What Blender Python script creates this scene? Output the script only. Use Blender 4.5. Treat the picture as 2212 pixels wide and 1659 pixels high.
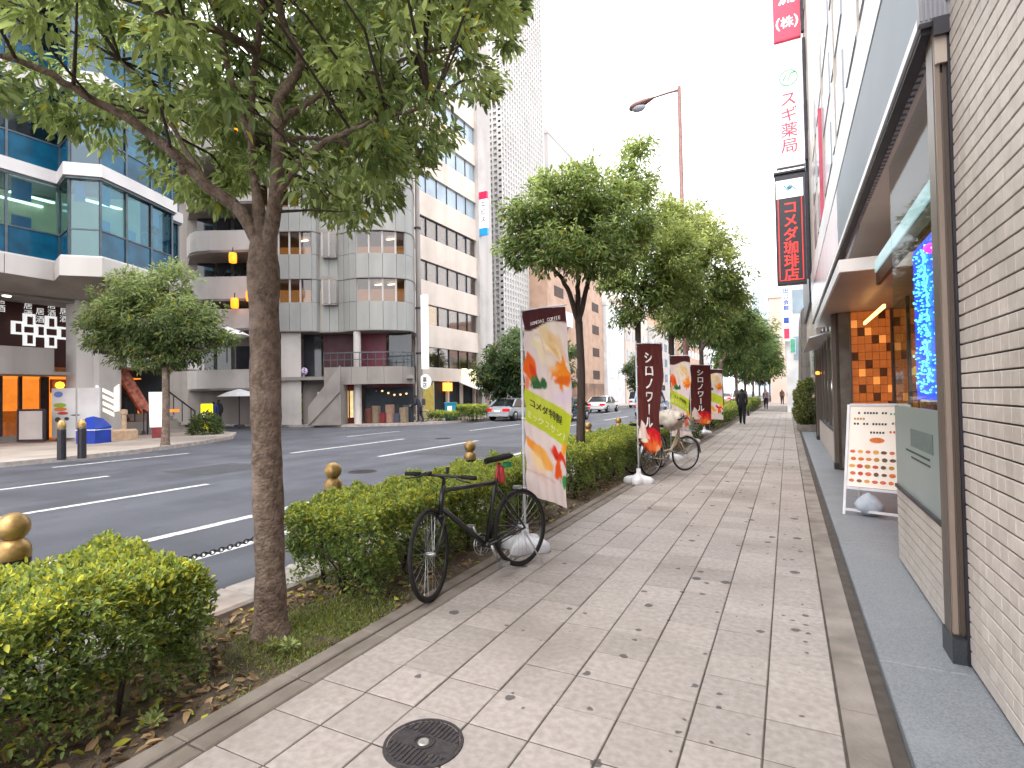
import bpy, bmesh, math, random
import numpy as np
from mathutils import Vector, Matrix
sc = bpy.context.scene
for o in list(bpy.data.objects): bpy.data.objects.remove(o)
random.seed(7); RNG = np.random.default_rng(11)
rad = math.radians
# ---------------------------------------------------------------- camera (calibrated from the 0.305 m paving grid)
YAW, PIT, ROL, CAMH = 26.9, 1.2, 1.0, 1.5
FPX, CX, CY = 1174.0, 1106.0, 829.5
def cam_axes():
    y, p, r = rad(YAW), rad(PIT), rad(ROL)
    fw = Vector((-math.sin(y)*math.cos(p), math.cos(y)*math.cos(p), math.sin(p)))
    rt = Vector((math.cos(y), math.sin(y), 0)); up = rt.cross(fw)
    return rt*math.cos(r)-up*math.sin(r), rt*math.sin(r)+up*math.cos(r), fw
RT, UP, FW = cam_axes()
EYE = Vector((0, 0, CAMH))
cam = bpy.data.cameras.new('camera'); camo = bpy.data.objects.new('camera', cam); sc.collection.objects.link(camo)
M3 = Matrix((RT, UP, -FW)).transposed()
camo.matrix_world = Matrix.Translation(EYE) @ M3.to_4x4()
cam.sensor_width = 36; cam.lens = FPX/2212*36; cam.clip_start = .05; cam.clip_end = 3000
sc.camera = camo
# ---------------------------------------------------------------- light: bright, even overcast
SUN_EL, SUN_AZ = rad(56), rad(176)
w = bpy.data.worlds.new('World'); sc.world = w; w.use_nodes = True
nt = w.node_tree; nt.nodes.clear()
sky = nt.nodes.new('ShaderNodeTexSky'); sky.sky_type = 'NISHITA'; sky.sun_disc = False
sky.sun_elevation = SUN_EL; sky.sun_rotation = SUN_AZ; sky.air_density = 1.0; sky.dust_density = 4.0; sky.ozone_density = 1.0
hs = nt.nodes.new('ShaderNodeHueSaturation'); hs.inputs['Saturation'].default_value = .12
mx = nt.nodes.new('ShaderNodeMix'); mx.data_type = 'RGBA'; mx.inputs['Factor'].default_value = .78
mx.inputs['B'].default_value = (14.6, 14.8, 15.3, 1)      # the closed cloud deck
bg = nt.nodes.new('ShaderNodeBackground'); bg.inputs['Strength'].default_value = .1
ow = nt.nodes.new('ShaderNodeOutputWorld')
nt.links.new(sky.outputs[0], hs.inputs['Color']); nt.links.new(hs.outputs[0], mx.inputs['A'])
nt.links.new(mx.outputs['Result'], bg.inputs['Color']); nt.links.new(bg.outputs[0], ow.inputs['Surface'])
sl = bpy.data.lights.new('sun', 'SUN'); sl.energy = 1.1; sl.angle = rad(34); sl.color = (1, .94, .86)
so = bpy.data.objects.new('sun', sl); sc.collection.objects.link(so)
_d = Vector((math.sin(SUN_AZ)*math.cos(SUN_EL), math.cos(SUN_AZ)*math.cos(SUN_EL), math.sin(SUN_EL)))
so.rotation_euler = (-_d).to_track_quat('-Z', 'Y').to_euler()
vs = sc.view_settings; vs.view_transform = 'Standard'; vs.look = 'None'; vs.gamma = 1; vs.use_curve_mapping = False
vs.exposure = 1.35
sc.render.engine = 'CYCLES'
sc.cycles.use_denoising = True; sc.cycles.use_adaptive_sampling = True; sc.cycles.adaptive_threshold = .03
sc.cycles.max_bounces = 7; sc.cycles.diffuse_bounces = 4; sc.cycles.glossy_bounces = 3; sc.cycles.transmission_bounces = 6
sc.cycles.transparent_max_bounces = 8; sc.cycles.caustics_reflective = False; sc.cycles.caustics_refractive = False
# ---------------------------------------------------------------- placing helpers: a pixel of the photo onto a real plane
def ray(u, v): return FW + RT*((u-CX)/FPX) - UP*((v-CY)/FPX)
def onx(u, v, x): d = ray(u, v); return EYE + d*(x/d.x)
def ony(u, v, y): d = ray(u, v); return EYE + d*(y/d.y)
def onz(u, v, z=0.): d = ray(u, v); return EYE + d*((z-CAMH)/d.z)
FH = Vector((-math.sin(rad(YAW)), math.cos(rad(YAW)), 0)); RH = Vector((math.cos(rad(YAW)), math.sin(rad(YAW)), 0))
def ond(u, v, D): d = ray(u, v); return EYE + d*(D/d.dot(FH))       # at camera depth D
def proj_np(P):
    d = P - np.array(EYE); z = d@np.array(FW)
    return CX+FPX*(d@np.array(RT))/z, CY-FPX*(d@np.array(UP))/z
# ---------------------------------------------------------------- materials
MATS = {}
def lin(h):
    h = h.lstrip('#'); c = [int(h[i:i+2], 16)/255 for i in (0, 2, 4)]
    return tuple(((x+.055)/1.055)**2.4 if x > .04045 else x/12.92 for x in c)
def C4(c): return (c[0], c[1], c[2], 1) if not isinstance(c, str) else lin(c)+(1,)
def pmat(name, col, col2=None, scale=4., rough=.7, metal=0., bump=0., bscale=60., spec=.4, rnd=0., detail=5., streak=False, col3=None, scale3=.6, f3=.5, emit=None, estr=0., coat=0., alpha=1., fac=(.35, .65)):
    if name in MATS: return MATS[name]
    m = bpy.data.materials.new(name); m.use_nodes = True; t = m.node_tree; N = t.nodes; L = t.links
    b = N['Principled BSDF']
    b.inputs['Roughness'].default_value = rough; b.inputs['Metallic'].default_value = metal
    b.inputs['Specular IOR Level'].default_value = spec; b.inputs['Coat Weight'].default_value = coat
    if alpha < 1: b.inputs['Alpha'].default_value = alpha
    c1 = C4(col); c2 = C4(col2) if col2 is not None else tuple(x*.8 for x in c1[:3])+(1,)
    geo = N.new('ShaderNodeNewGeometry'); mp = N.new('ShaderNodeMapping'); L.new(geo.outputs['Position'], mp.inputs['Vector'])
    if streak: mp.inputs['Scale'].default_value = (1, 1, .12)
    nz = N.new('ShaderNodeTexNoise'); nz.inputs['Scale'].default_value = scale; nz.inputs['Detail'].default_value = detail
    L.new(mp.outputs[0], nz.inputs['Vector'])
    mr = N.new('ShaderNodeMapRange'); mr.inputs['From Min'].default_value = fac[0]; mr.inputs['From Max'].default_value = fac[1]; L.new(nz.outputs['Fac'], mr.inputs['Value'])
    mix = N.new('ShaderNodeMix'); mix.data_type = 'RGBA'; mix.inputs['A'].default_value = c1; mix.inputs['B'].default_value = c2
    L.new(mr.outputs[0], mix.inputs['Factor']); out = mix.outputs['Result']
    if col3 is not None:
        n3 = N.new('ShaderNodeTexNoise'); n3.inputs['Scale'].default_value = scale3; n3.inputs['Detail'].default_value = 6; L.new(geo.outputs['Position'], n3.inputs['Vector'])
        r3 = N.new('ShaderNodeMapRange'); r3.inputs['From Min'].default_value = .5; r3.inputs['From Max'].default_value = .72; r3.inputs['To Max'].default_value = f3; L.new(n3.outputs['Fac'], r3.inputs['Value'])
        m3 = N.new('ShaderNodeMix'); m3.data_type = 'RGBA'; L.new(r3.outputs[0], m3.inputs['Factor']); L.new(out, m3.inputs['A']); m3.inputs['B'].default_value = C4(col3); out = m3.outputs['Result']
    if rnd > 0:
        oi = N.new('ShaderNodeObjectInfo'); rr = N.new('ShaderNodeMapRange'); rr.inputs['To Min'].default_value = 1-rnd; rr.inputs['To Max'].default_value = 1+rnd
        L.new(oi.outputs['Random'], rr.inputs['Value']); h = N.new('ShaderNodeHueSaturation'); L.new(rr.outputs[0], h.inputs['Value']); L.new(out, h.inputs['Color']); out = h.outputs[0]
    L.new(out, b.inputs['Base Color'])
    if bump > 0:
        nb = N.new('ShaderNodeTexNoise'); nb.inputs['Scale'].default_value = bscale; nb.inputs['Detail'].default_value = 4; L.new(mp.outputs[0], nb.inputs['Vector'])
        bp = N.new('ShaderNodeBump'); bp.inputs['Strength'].default_value = bump; bp.inputs['Distance'].default_value = .02; L.new(nb.outputs['Fac'], bp.inputs['Height']); L.new(bp.outputs[0], b.inputs['Normal'])
    if emit is not None:
        b.inputs['Emission Color'].default_value = C4(emit); b.inputs['Emission Strength'].default_value = estr; m.cycles.emission_sampling = 'NONE'
    MATS[name] = m; return m
def leafmat(name, trans=.35, rough=.45):
    if name in MATS: return MATS[name]
    m = bpy.data.materials.new(name); m.use_nodes = True; t = m.node_tree; N = t.nodes; L = t.links
    b = N['Principled BSDF']; b.inputs['Roughness'].default_value = rough; b.inputs['Specular IOR Level'].default_value = .35
    at = N.new('ShaderNodeAttribute'); at.attribute_name = 'Col'
    L.new(at.outputs['Color'], b.inputs['Base Color'])
    tr = N.new('ShaderNodeBsdfTranslucent'); hs = N.new('ShaderNodeHueSaturation'); hs.inputs['Value'].default_value = 1.5; hs.inputs['Hue'].default_value = .485
    L.new(at.outputs['Color'], hs.inputs['Color']); L.new(hs.outputs[0], tr.inputs['Color'])
    ms = N.new('ShaderNodeMixShader'); ms.inputs[0].default_value = trans; L.new(b.outputs[0], ms.inputs[1]); L.new(tr.outputs[0], ms.inputs[2])
    L.new(ms.outputs[0], N['Material Output'].inputs['Surface']); MATS[name] = m; return m
def glassmat(name, tint=(.75, .85, .88), rough=.03, refl=.12, fres=1.):
    """pane: transparent tinted sheet with mirror reflection"""
    if name in MATS: return MATS[name]
    m = bpy.data.materials.new(name); m.use_nodes = True; t = m.node_tree; N = t.nodes; L = t.links
    N.remove(N['Principled BSDF'])
    tr = N.new('ShaderNodeBsdfTransparent'); tr.inputs[0].default_value = C4(tint)
    gl = N.new('ShaderNodeBsdfGlossy'); gl.inputs['Roughness'].default_value = rough; gl.inputs[0].default_value = (.9, .95, 1, 1)
    fr = N.new('ShaderNodeFresnel'); fr.inputs[0].default_value = 1.5
    ad = N.new('ShaderNodeMath'); ad.operation = 'ADD'; ad.inputs[1].default_value = refl; ad.use_clamp = True; fm = N.new('ShaderNodeMath'); fm.operation = 'MULTIPLY'; fm.inputs[1].default_value = fres; L.new(fr.outputs[0], fm.inputs[0]); L.new(fm.outputs[0], ad.inputs[0])
    ms = N.new('ShaderNodeMixShader'); L.new(ad.outputs[0], ms.inputs[0]); L.new(tr.outputs[0], ms.inputs[1]); L.new(gl.outputs[0], ms.inputs[2])
    L.new(ms.outputs[0], N['Material Output'].inputs['Surface']); MATS[name] = m; return m
# ---------------------------------------------------------------- objects
def link(o): sc.collection.objects.link(o)
def tag(o, label, cat, group=None):
    o['label'] = label; o['category'] = cat
    if group: o['group'] = group
    return o
def thing(name, label, cat, loc=(0, 0, 0), rz=0., group=None):
    o = bpy.data.objects.new(name, None); link(o); o.location = loc; o.rotation_euler = (0, 0, rz); o.empty_display_size = .2
    return tag(o, label, cat, group)
def local_mat(o): return Matrix.Translation(o.location) @ o.rotation_euler.to_matrix().to_4x4()
_gl = {}
def glyph(ch, res=2):
    if ch not in _gl:
        cu = bpy.data.curves.new('t', 'FONT'); cu.body = ch; cu.size = 1; cu.resolution_u = res
        o = bpy.data.objects.new('t', cu); me = bpy.data.meshes.new_from_object(o)
        _gl[ch] = ([tuple(v.co[:2]) for v in me.vertices], [tuple(p.vertices) for p in me.polygons])
        bpy.data.objects.remove(o); bpy.data.meshes.remove(me); bpy.data.curves.remove(cu)
    return _gl[ch]
class MB:
    def __init__(s): s.v = []; s.f = []; s.mi = []; s.m = 0; s.T = None
    def add(s, vs, fs):
        n = len(s.v)
        if s.T is not None: vs = [s.T @ Vector(p) for p in vs]
        s.v += [tuple(p) for p in vs]; s.f += [tuple(i+n for i in f) for f in fs]; s.mi += [s.m]*len(fs); return s
    def box(s, x0, x1, y0, y1, z0, z1):
        return s.add([(x0,y0,z0),(x1,y0,z0),(x1,y1,z0),(x0,y1,z0),(x0,y0,z1),(x1,y0,z1),(x1,y1,z1),(x0,y1,z1)],
                     [(0,3,2,1),(4,5,6,7),(0,1,5,4),(1,2,6,5),(2,3,7,6),(3,0,4,7)])
    def cbox(s, x0, x1, y0, y1, z0, z1, c=.004):
        """box with chamfered top edges"""
        return s.add([(x0,y0,z0),(x1,y0,z0),(x1,y1,z0),(x0,y1,z0),(x0,y0,z1-c),(x1,y0,z1-c),(x1,y1,z1-c),(x0,y1,z1-c),(x0+c,y0+c,z1),(x1-c,y0+c,z1),(x1-c,y1-c,z1),(x0+c,y1-c,z1)],
                     [(0,1,5,4),(1,2,6,5),(2,3,7,6),(3,0,4,7),(4,5,9,8),(5,6,10,9),(6,7,11,10),(7,4,8,11),(8,9,10,11)])
    def quad(s, a, b, c, d): return s.add([a, b, c, d], [(0, 1, 2, 3)])
    def slab(s, a, b, c, d, th):
        """quad a b c d thickened against its normal"""
        a, b, c, d = map(Vector, (a, b, c, d)); n = (b-a).cross(d-a).normalized()*th
        return s.add([a, b, c, d, a-n, b-n, c-n, d-n], [(0,1,2,3),(7,6,5,4),(0,4,5,1),(1,5,6,2),(2,6,7,3),(3,7,4,0)])
    def prism(s, pts, z0, z1, cap=True):
        n = len(pts); vs = [(p[0], p[1], z0) for p in pts]+[(p[0], p[1], z1) for p in pts]
        fs = [(i, (i+1) % n, n+(i+1) % n, n+i) for i in range(n)]
        if cap: fs += [tuple(range(n-1, -1, -1)), tuple(range(n, 2*n))]
        return s.add(vs, fs)
    def wallrun(s, pts, z0, z1, th=.2, closed=False):
        """upright wall of thickness th along a polyline of (x, y); thickness to the left of travel"""
        P = [Vector((p[0], p[1])) for p in pts]; n = len(P); off = []
        for i in range(n):
            ds = []
            if i > 0: ds.append((P[i]-P[i-1]).normalized())
            if i < n-1: ds.append((P[i+1]-P[i]).normalized())
            nn = sum((Vector((-d.y, d.x)) for d in ds), Vector((0, 0)))
            nn = nn.normalized() if nn.length > 1e-6 else Vector((0, 1))
            k = nn.dot(Vector((-ds[0].y, ds[0].x))); off.append(P[i]+nn*(th/max(k, .4)))
        vs = []
        for i in range(n): vs += [(P[i].x,P[i].y,z0),(P[i].x,P[i].y,z1),(off[i].x,off[i].y,z1),(off[i].x,off[i].y,z0)]
        fs = []
        for i in range(n-1):
            a = 4*i; b = a+4; fs += [(a,b,b+1,a+1),(a+1,b+1,b+2,a+2),(a+2,b+2,b+3,a+3),(a+3,b+3,b,a)]
        fs += [(0,1,2,3), (4*n-1,4*n-2,4*n-3,4*n-4)]
        return s.add(vs, fs)
    def tube(s, path, r, n=8, cap=True):
        P = [Vector(p) for p in path]; rr = r if isinstance(r, (list, tuple)) else [r]*len(P)
        up = Vector((0, 0, 1)); vs = []; fs = []; prev = None
        for i, p in enumerate(P):
            d = (P[min(i+1, len(P)-1)]-P[max(i-1, 0)]).normalized()
            if prev is None:
                a = d.cross(up if abs(d.z) < .9 else Vector((1, 0, 0))).normalized()
            else:
                a = (prev-d*prev.dot(d)); a = a.normalized() if a.length > 1e-6 else d.orthogonal().normalized()
            prev = a; b = d.cross(a)
            for k in range(n):
                t = 2*math.pi*k/n; vs.append(p+a*(rr[i]*math.cos(t))+b*(rr[i]*math.sin(t)))
        for i in range(len(P)-1):
            for k in range(n): fs.append((i*n+k, i*n+(k+1) % n, (i+1)*n+(k+1) % n, (i+1)*n+k))
        if cap: fs += [tuple(range(n-1, -1, -1)), tuple(range((len(P)-1)*n, len(P)*n))]
        return s.add(vs, fs)
    def bar(s, a, b, w, h=None):
        """square bar from a to b"""
        a = Vector(a); b = Vector(b); h = h or w; d = (b-a).normalized()
        x = d.cross(Vector((0, 0, 1)) if abs(d.z) < .95 else Vector((0, 1, 0))).normalized(); y = x.cross(d)
        c = [(-w/2,-h/2),(w/2,-h/2),(w/2,h/2),(-w/2,h/2)]
        return s.add([a+x*i+y*j for i, j in c]+[b+x*i+y*j for i, j in c], [(3,2,1,0),(4,5,6,7),(0,1,5,4),(1,2,6,5),(2,3,7,6),(3,0,4,7)])
    def lathe(s, prof, n=16, c=(0, 0, 0)):
        vs = []; fs = []; k = len(prof)
        for i in range(n):
            t = 2*math.pi*i/n
            for r, z in prof: vs.append((c[0]+r*math.cos(t), c[1]+r*math.sin(t), c[2]+z))
        for i in range(n):
            for j in range(k-1):
                a = i*k+j; b = ((i+1) % n)*k+j; fs.append((a, b, b+1, a+1))
        return s.add(vs, fs)
    def ring(s, R, r, n=32, m=8, axis='y', c=(0, 0, 0)):
        vs = []; fs = []
        for i in range(n):
            t = 2*math.pi*i/n
            for j in range(m):
                p = 2*math.pi*j/m; q = R+r*math.cos(p); z = r*math.sin(p)
                vs.append((c[0]+q*math.cos(t), c[1]+z, c[2]+q*math.sin(t)) if axis == 'y' else (c[0]+q*math.cos(t), c[1]+q*math.sin(t), c[2]+z))
        for i in range(n):
            for j in range(m): fs.append((i*m+j, i*m+(j+1) % m, ((i+1) % n)*m+(j+1) % m, ((i+1) % n)*m+j))
        return s.add(vs, fs)
    def disc(s, c, ax, ay, n=20):
        c = Vector(c); ax = Vector(ax); ay = Vector(ay)
        return s.add([c+ax*math.cos(2*math.pi*i/n)+ay*math.sin(2*math.pi*i/n) for i in range(n)], [tuple(range(n))])
    def text(s, txt, org, ux, uy, size, vertical=False, pitch=1.05, bold=0.):
        """flat letters; org = left end of the baseline (or top of the column's left edge)"""
        org = Vector(org); ux = Vector(ux).normalized(); uy = Vector(uy).normalized(); nn = ux.cross(uy); x = 0.; y = 0.
        for ch in txt:
            if ch == ' ': x += .35*size; y -= (.4*size if vertical else 0); continue
            vs, fs = glyph(ch)
            if not vs: continue
            wide = ord(ch) > 0x2000
            x0 = min(q[0] for q in vs); x1 = max(q[0] for q in vs)
            if vertical and ch in 'ー':
                vv = [(.5-(q[1]-.38), .38-(q[0]-.5)) for q in vs]
            else: vv = vs
            offs = [(0, 0)] if not bold else [(0, 0), (bold, 0), (0, bold), (bold, bold)]
            for i_, (dx, dy) in enumerate(offs):
                if vertical: s.add([org+ux*((p[0]+dx)*size)+uy*(y-size*.86+(p[1]+dy)*size)+nn*(.0004*i_) for p in vv], fs)
                else: s.add([org+ux*(x+(p[0]+dx-(0 if wide else 0))*size)+uy*((p[1]+dy)*size)+nn*(.0004*i_) for p in vv], fs)
            if vertical: y -= size*pitch
            else: x += size*(1.02 if wide else (x1+.07))
        return x if not vertical else y
    def build(s, name, mats, parent=None, smooth=False, world=True, kind=None, auto=None, label=None):
        me = bpy.data.meshes.new(name); vs = s.v
        if parent is not None and world:
            r = parent; Mx = local_mat(r)
            while r.parent is not None: r = r.parent; Mx = local_mat(r) @ Mx
            iv = Mx.inverted(); vs = [iv @ Vector(p) for p in vs]
        me.from_pydata(vs, [], s.f)
        if not isinstance(mats, (list, tuple)): mats = [mats]
        for m in mats: me.materials.append(m)
        if len(mats) > 1: me.polygons.foreach_set('material_index', s.mi)
        if smooth: me.polygons.foreach_set('use_smooth', [True]*len(me.polygons))
        if auto is not None:
            me.polygons.foreach_set('use_smooth', [True]*len(me.polygons)); me.set_sharp_from_angle(angle=rad(auto))
        me.update(); o = bpy.data.objects.new(name, me); link(o)
        if parent is not None: o.parent = parent
        if kind: o['kind'] = kind
        if label: o['label'] = label
        return o
def struct(o, label=None):
    o['kind'] = 'structure'
    if label: o['label'] = label
    return o
def dup_tree(root, loc, rz, label, group=None, scale=None):
    r = root.copy(); link(r); r.location = loc; r.rotation_euler = (0, 0, rz); r['label'] = label
    if scale: r.scale = (scale,)*3
    if group: r['group'] = group
    for ch in list(root.children):
        c = ch.copy(); link(c); c.parent = r
        for g in list(ch.children):
            d = g.copy(); link(d); d.parent = c
    return r
def np_mesh(name, V, F, mats, parent=None, col=None, kind=None, smooth=False):
    """fast mesh from arrays: V (n,3), F (m,k)"""
    me = bpy.data.meshes.new(name); n, k = F.shape
    if parent is not None:
        r = parent; Mx = local_mat(r)
        while r.parent is not None: r = r.parent; Mx = local_mat(r) @ Mx
        iv = np.array(Mx.inverted()); V = V@iv[:3, :3].T+iv[:3, 3]
    me.vertices.add(len(V)); me.vertices.foreach_set('co', np.ascontiguousarray(V, dtype=np.float32).ravel())
    me.loops.add(n*k); me.loops.foreach_set('vertex_index', np.ascontiguousarray(F, dtype=np.int32).ravel())
    me.polygons.add(n); me.polygons.foreach_set('loop_start', np.arange(0, n*k, k, dtype=np.int32)); me.polygons.foreach_set('loop_total', np.full(n, k, dtype=np.int32))
    if col is not None:
        a = me.color_attributes.new('Col', 'FLOAT_COLOR', 'POINT'); a.data.foreach_set('color', np.ascontiguousarray(np.c_[col, np.ones(len(col))], dtype=np.float32).ravel())
    me.materials.append(mats); me.update(calc_edges=True); me.validate()
    if smooth: me.polygons.foreach_set('use_smooth', [True]*n)
    o = bpy.data.objects.new(name, me); link(o)
    if parent is not None: o.parent = parent
    if kind: o['kind'] = kind
    return o
def offset_poly(pts, d):
    P = [Vector(p) for p in pts]; out = []
    for i, p in enumerate(P):
        n = Vector((0, 0))
        if i > 0: e = (p-P[i-1]).normalized(); n += Vector((e.y, -e.x))
        if i < len(P)-1: e = (P[i+1]-p).normalized(); n += Vector((e.y, -e.x))
        out.append(tuple(p+n.normalized()*d))
    return out
# ================================================================ GROUND
m_asph = pmat('asphalt', '#44464d', '#52545c', scale=.9, rough=.62, bump=.5, bscale=140, spec=.35, col3='#5e5f67', scale3=.35, f3=.45)
m_asph2 = pmat('asphalt_gutter', '#48494f', '#585960', scale=2.2, rough=.7, bump=.5, bscale=140, col3='#4e4e52', scale3=1.1, f3=.5)
m_paint = pmat('road_paint', '#d2d2d2', '#b4b4b6', scale=9, rough=.6, col3='#66676d', scale3=9, f3=.75)
m_conc = pmat('concrete', '#968d86', '#7d756f', scale=3, rough=.85, bump=.25, bscale=50, col3='#5f5852', scale3=2.2, f3=.8)
m_kerb = pmat('kerb_stone', '#a9a29d', '#8c8580', scale=6, rough=.85, bump=.2, col3='#b5785a', scale3=1.3, f3=.35)
m_farpave = pmat('far_paving', '#a89e95', '#968c84', scale=.8, rough=.85, col3='#847a74', scale3=.4, f3=.5)
m_soil = pmat('soil', '#4a4038', '#63574a', scale=9, rough=.95, bump=.8, bscale=40, col3='#545a2c', scale3=1.4, f3=.6)
m_granite = pmat('granite', '#83878c', '#6b6f75', scale=110, rough=.5, detail=2, spec=.45, col3='#969ba1', scale3=2, f3=.3)
m_drain = pmat('drain_slot', '#37332f', '#4b4640', scale=14, rough=.9)
m_edge = pmat('edging_concrete', '#857c75', '#70675f', scale=5, rough=.9, bump=.2, bscale=60, col3='#5b534c', scale3=2, f3=.6)
def road_wear(m):
    t = m.node_tree; N = t.nodes; L = t.links; b = N['Principled BSDF']; src = b.inputs['Base Color'].links[0].from_socket
    geo = N.new('ShaderNodeNewGeometry'); mp = N.new('ShaderNodeMapping'); mp.inputs['Scale'].default_value = (1.6, .05, 1); L.new(geo.outputs['Position'], mp.inputs['Vector'])
    nz = N.new('ShaderNodeTexNoise'); nz.inputs['Scale'].default_value = 1.0; nz.inputs['Detail'].default_value = 6; L.new(mp.outputs[0], nz.inputs['Vector'])
    mr = N.new('ShaderNodeMapRange'); mr.inputs['From Min'].default_value = .3; mr.inputs['From Max'].default_value = .7; mr.inputs['To Min'].default_value = .8; mr.inputs['To Max'].default_value = 1.22; L.new(nz.outputs['Fac'], mr.inputs['Value'])
    h = N.new('ShaderNodeHueSaturation'); L.new(src, h.inputs['Color']); L.new(mr.outputs[0], h.inputs['Value'])
    # oil drips and small patches
    vo = N.new('ShaderNodeTexVoronoi'); vo.inputs['Scale'].default_value = 1.7; L.new(geo.outputs['Position'], vo.inputs['Vector'])
    r2 = N.new('ShaderNodeMapRange'); r2.inputs['From Min'].default_value = .03; r2.inputs['From Max'].default_value = .16; r2.inputs['To Min'].default_value = .35; r2.inputs['To Max'].default_value = 0; L.new(vo.outputs['Distance'], r2.inputs['Value'])
    mi = N.new('ShaderNodeMix'); mi.data_type = 'RGBA'; mi.inputs['B'].default_value = C4('#303135'); L.new(r2.outputs[0], mi.inputs['Factor']); L.new(h.outputs[0], mi.inputs['A']); L.new(mi.outputs['Result'], b.inputs['Base Color'])
road_wear(m_asph)
def tile_material():
    m = pmat('paving_tile', '#a39b97', '#938a85', scale=26, rough=.8, bump=.12, bscale=240, rnd=.11, col3='#756b64', scale3=.8, f3=.7, detail=8)
    t = m.node_tree; N = t.nodes; L = t.links; b = N['Principled BSDF']
    src = b.inputs['Base Color'].links[0].from_socket
    geo = N.new('ShaderNodeNewGeometry')
    sep = N.new('ShaderNodeSeparateXYZ'); L.new(geo.outputs['Position'], sep.inputs[0])
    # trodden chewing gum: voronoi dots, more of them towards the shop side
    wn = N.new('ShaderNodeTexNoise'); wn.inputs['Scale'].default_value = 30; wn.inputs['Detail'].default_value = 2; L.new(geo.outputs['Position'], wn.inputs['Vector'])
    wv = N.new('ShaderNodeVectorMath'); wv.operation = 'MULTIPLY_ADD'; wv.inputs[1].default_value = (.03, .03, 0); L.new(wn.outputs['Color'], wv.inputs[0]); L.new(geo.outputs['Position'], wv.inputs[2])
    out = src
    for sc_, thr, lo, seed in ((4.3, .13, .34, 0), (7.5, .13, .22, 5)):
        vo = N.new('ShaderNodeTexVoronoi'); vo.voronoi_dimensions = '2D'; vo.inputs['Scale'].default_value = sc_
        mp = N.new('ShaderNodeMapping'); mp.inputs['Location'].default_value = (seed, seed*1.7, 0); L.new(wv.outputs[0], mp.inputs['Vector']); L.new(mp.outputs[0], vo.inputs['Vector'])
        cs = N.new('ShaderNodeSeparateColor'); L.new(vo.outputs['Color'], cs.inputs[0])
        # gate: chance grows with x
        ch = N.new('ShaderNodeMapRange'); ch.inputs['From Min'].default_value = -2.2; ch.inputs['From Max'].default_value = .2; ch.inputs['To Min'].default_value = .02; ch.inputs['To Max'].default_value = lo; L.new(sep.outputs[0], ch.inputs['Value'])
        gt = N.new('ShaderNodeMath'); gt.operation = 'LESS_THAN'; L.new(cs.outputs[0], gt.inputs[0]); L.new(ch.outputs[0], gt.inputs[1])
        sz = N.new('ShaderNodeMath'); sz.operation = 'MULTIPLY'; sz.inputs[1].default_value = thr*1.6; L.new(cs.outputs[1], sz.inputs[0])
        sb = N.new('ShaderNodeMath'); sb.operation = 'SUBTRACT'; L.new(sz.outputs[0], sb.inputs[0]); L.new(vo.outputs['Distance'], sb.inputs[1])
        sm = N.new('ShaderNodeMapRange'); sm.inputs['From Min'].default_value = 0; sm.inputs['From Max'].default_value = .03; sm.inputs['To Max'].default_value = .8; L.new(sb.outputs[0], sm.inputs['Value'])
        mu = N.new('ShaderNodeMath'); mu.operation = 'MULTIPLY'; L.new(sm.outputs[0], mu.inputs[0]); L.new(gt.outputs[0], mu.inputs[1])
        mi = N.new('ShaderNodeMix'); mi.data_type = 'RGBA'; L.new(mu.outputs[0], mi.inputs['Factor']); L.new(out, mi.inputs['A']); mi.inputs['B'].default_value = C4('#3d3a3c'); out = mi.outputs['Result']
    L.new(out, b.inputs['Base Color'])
    return m
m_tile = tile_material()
m_grout = pmat('paving_joint', '#544d48', '#463f3b', scale=12, rough=.95)
ROADZ = -.12
b = MB(); b.box(-700, 500, -300, 1500, -3, ROADZ-.25)
struct(b.build('ground', pmat('base_ground', '#77726d', '#6a655f', scale=.05, rough=.9)))
b = MB(); b.quad((-21, -30, ROADZ), (-4.0, -30, ROADZ), (-4.0, 700, ROADZ), (-21, 700, ROADZ)); b.quad((-90, 12, ROADZ-.004), (-20.5, 12, ROADZ-.004), (-20.5, 30.0, ROADZ-.004), (-90, 30.0, ROADZ-.004))
struct(b.build('road', m_asph))
# painted lines
b = MB(); Z = ROADZ+.004
b.quad((-6.78, -10, Z), (-6.62, -10, Z), (-6.62, 300, Z), (-6.78, 300, Z))
struct(b.build('road_marking', m_paint), 'solid white edge line along the near lane')
b = MB(); b.quad((-5.55, -10, Z), (-5.40, -10, Z), (-5.40, 6.6, Z), (-5.55, 6.6, Z)); struct(b.build('road_marking', m_paint), 'short white line beside the near kerb')
def dash(x, y0, y1, wd=.15):
    b = MB(); b.quad((x-wd/2, y0, Z), (x+wd/2, y0, Z), (x+wd/2, y1, Z), (x-wd/2, y1, Z)); struct(b.build('road_marking', m_paint))
for k in range(-1, 16): dash(-10.08, 1.4+10.3*k, 6.75+10.3*k)
for k in range(-1, 16): dash(-13.35, 1.25+10.3*k, 6.65+10.3*k)
for k in range(0, 16): dash(-16.6, 7.0+10.3*k, 10.5+10.3*k, .12)
# near kerb between planting strip and road: stones one by one
b = MB()
for i in range(300):
    pass
y = -2.0; k = 0
kb = MB(); kb.cbox(-.225, .225, 0, .594, -.14, .03, .02); kmesh = None
kroot = thing('kerb', 'long row of grey kerb stones between the planting strip and the road', 'kerb', (-3.78, 0, 0)); del kroot['category']; del kroot['label']; kroot['kind'] = 'structure'
proto = kb.build('kerb_stone', m_kerb, kroot, world=False); proto.location = (0, y, 0)
for k in range(1, 60):
    o = proto.copy(); link(o); o.location = (random.uniform(-.003, .003), y+.6*k, random.uniform(-.004, .004))
b = MB(); b.box(-4.0, -3.56, 34.0, 600, -.3, .03); b.build('kerb_run', m_kerb, kroot, kind='stuff')
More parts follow.
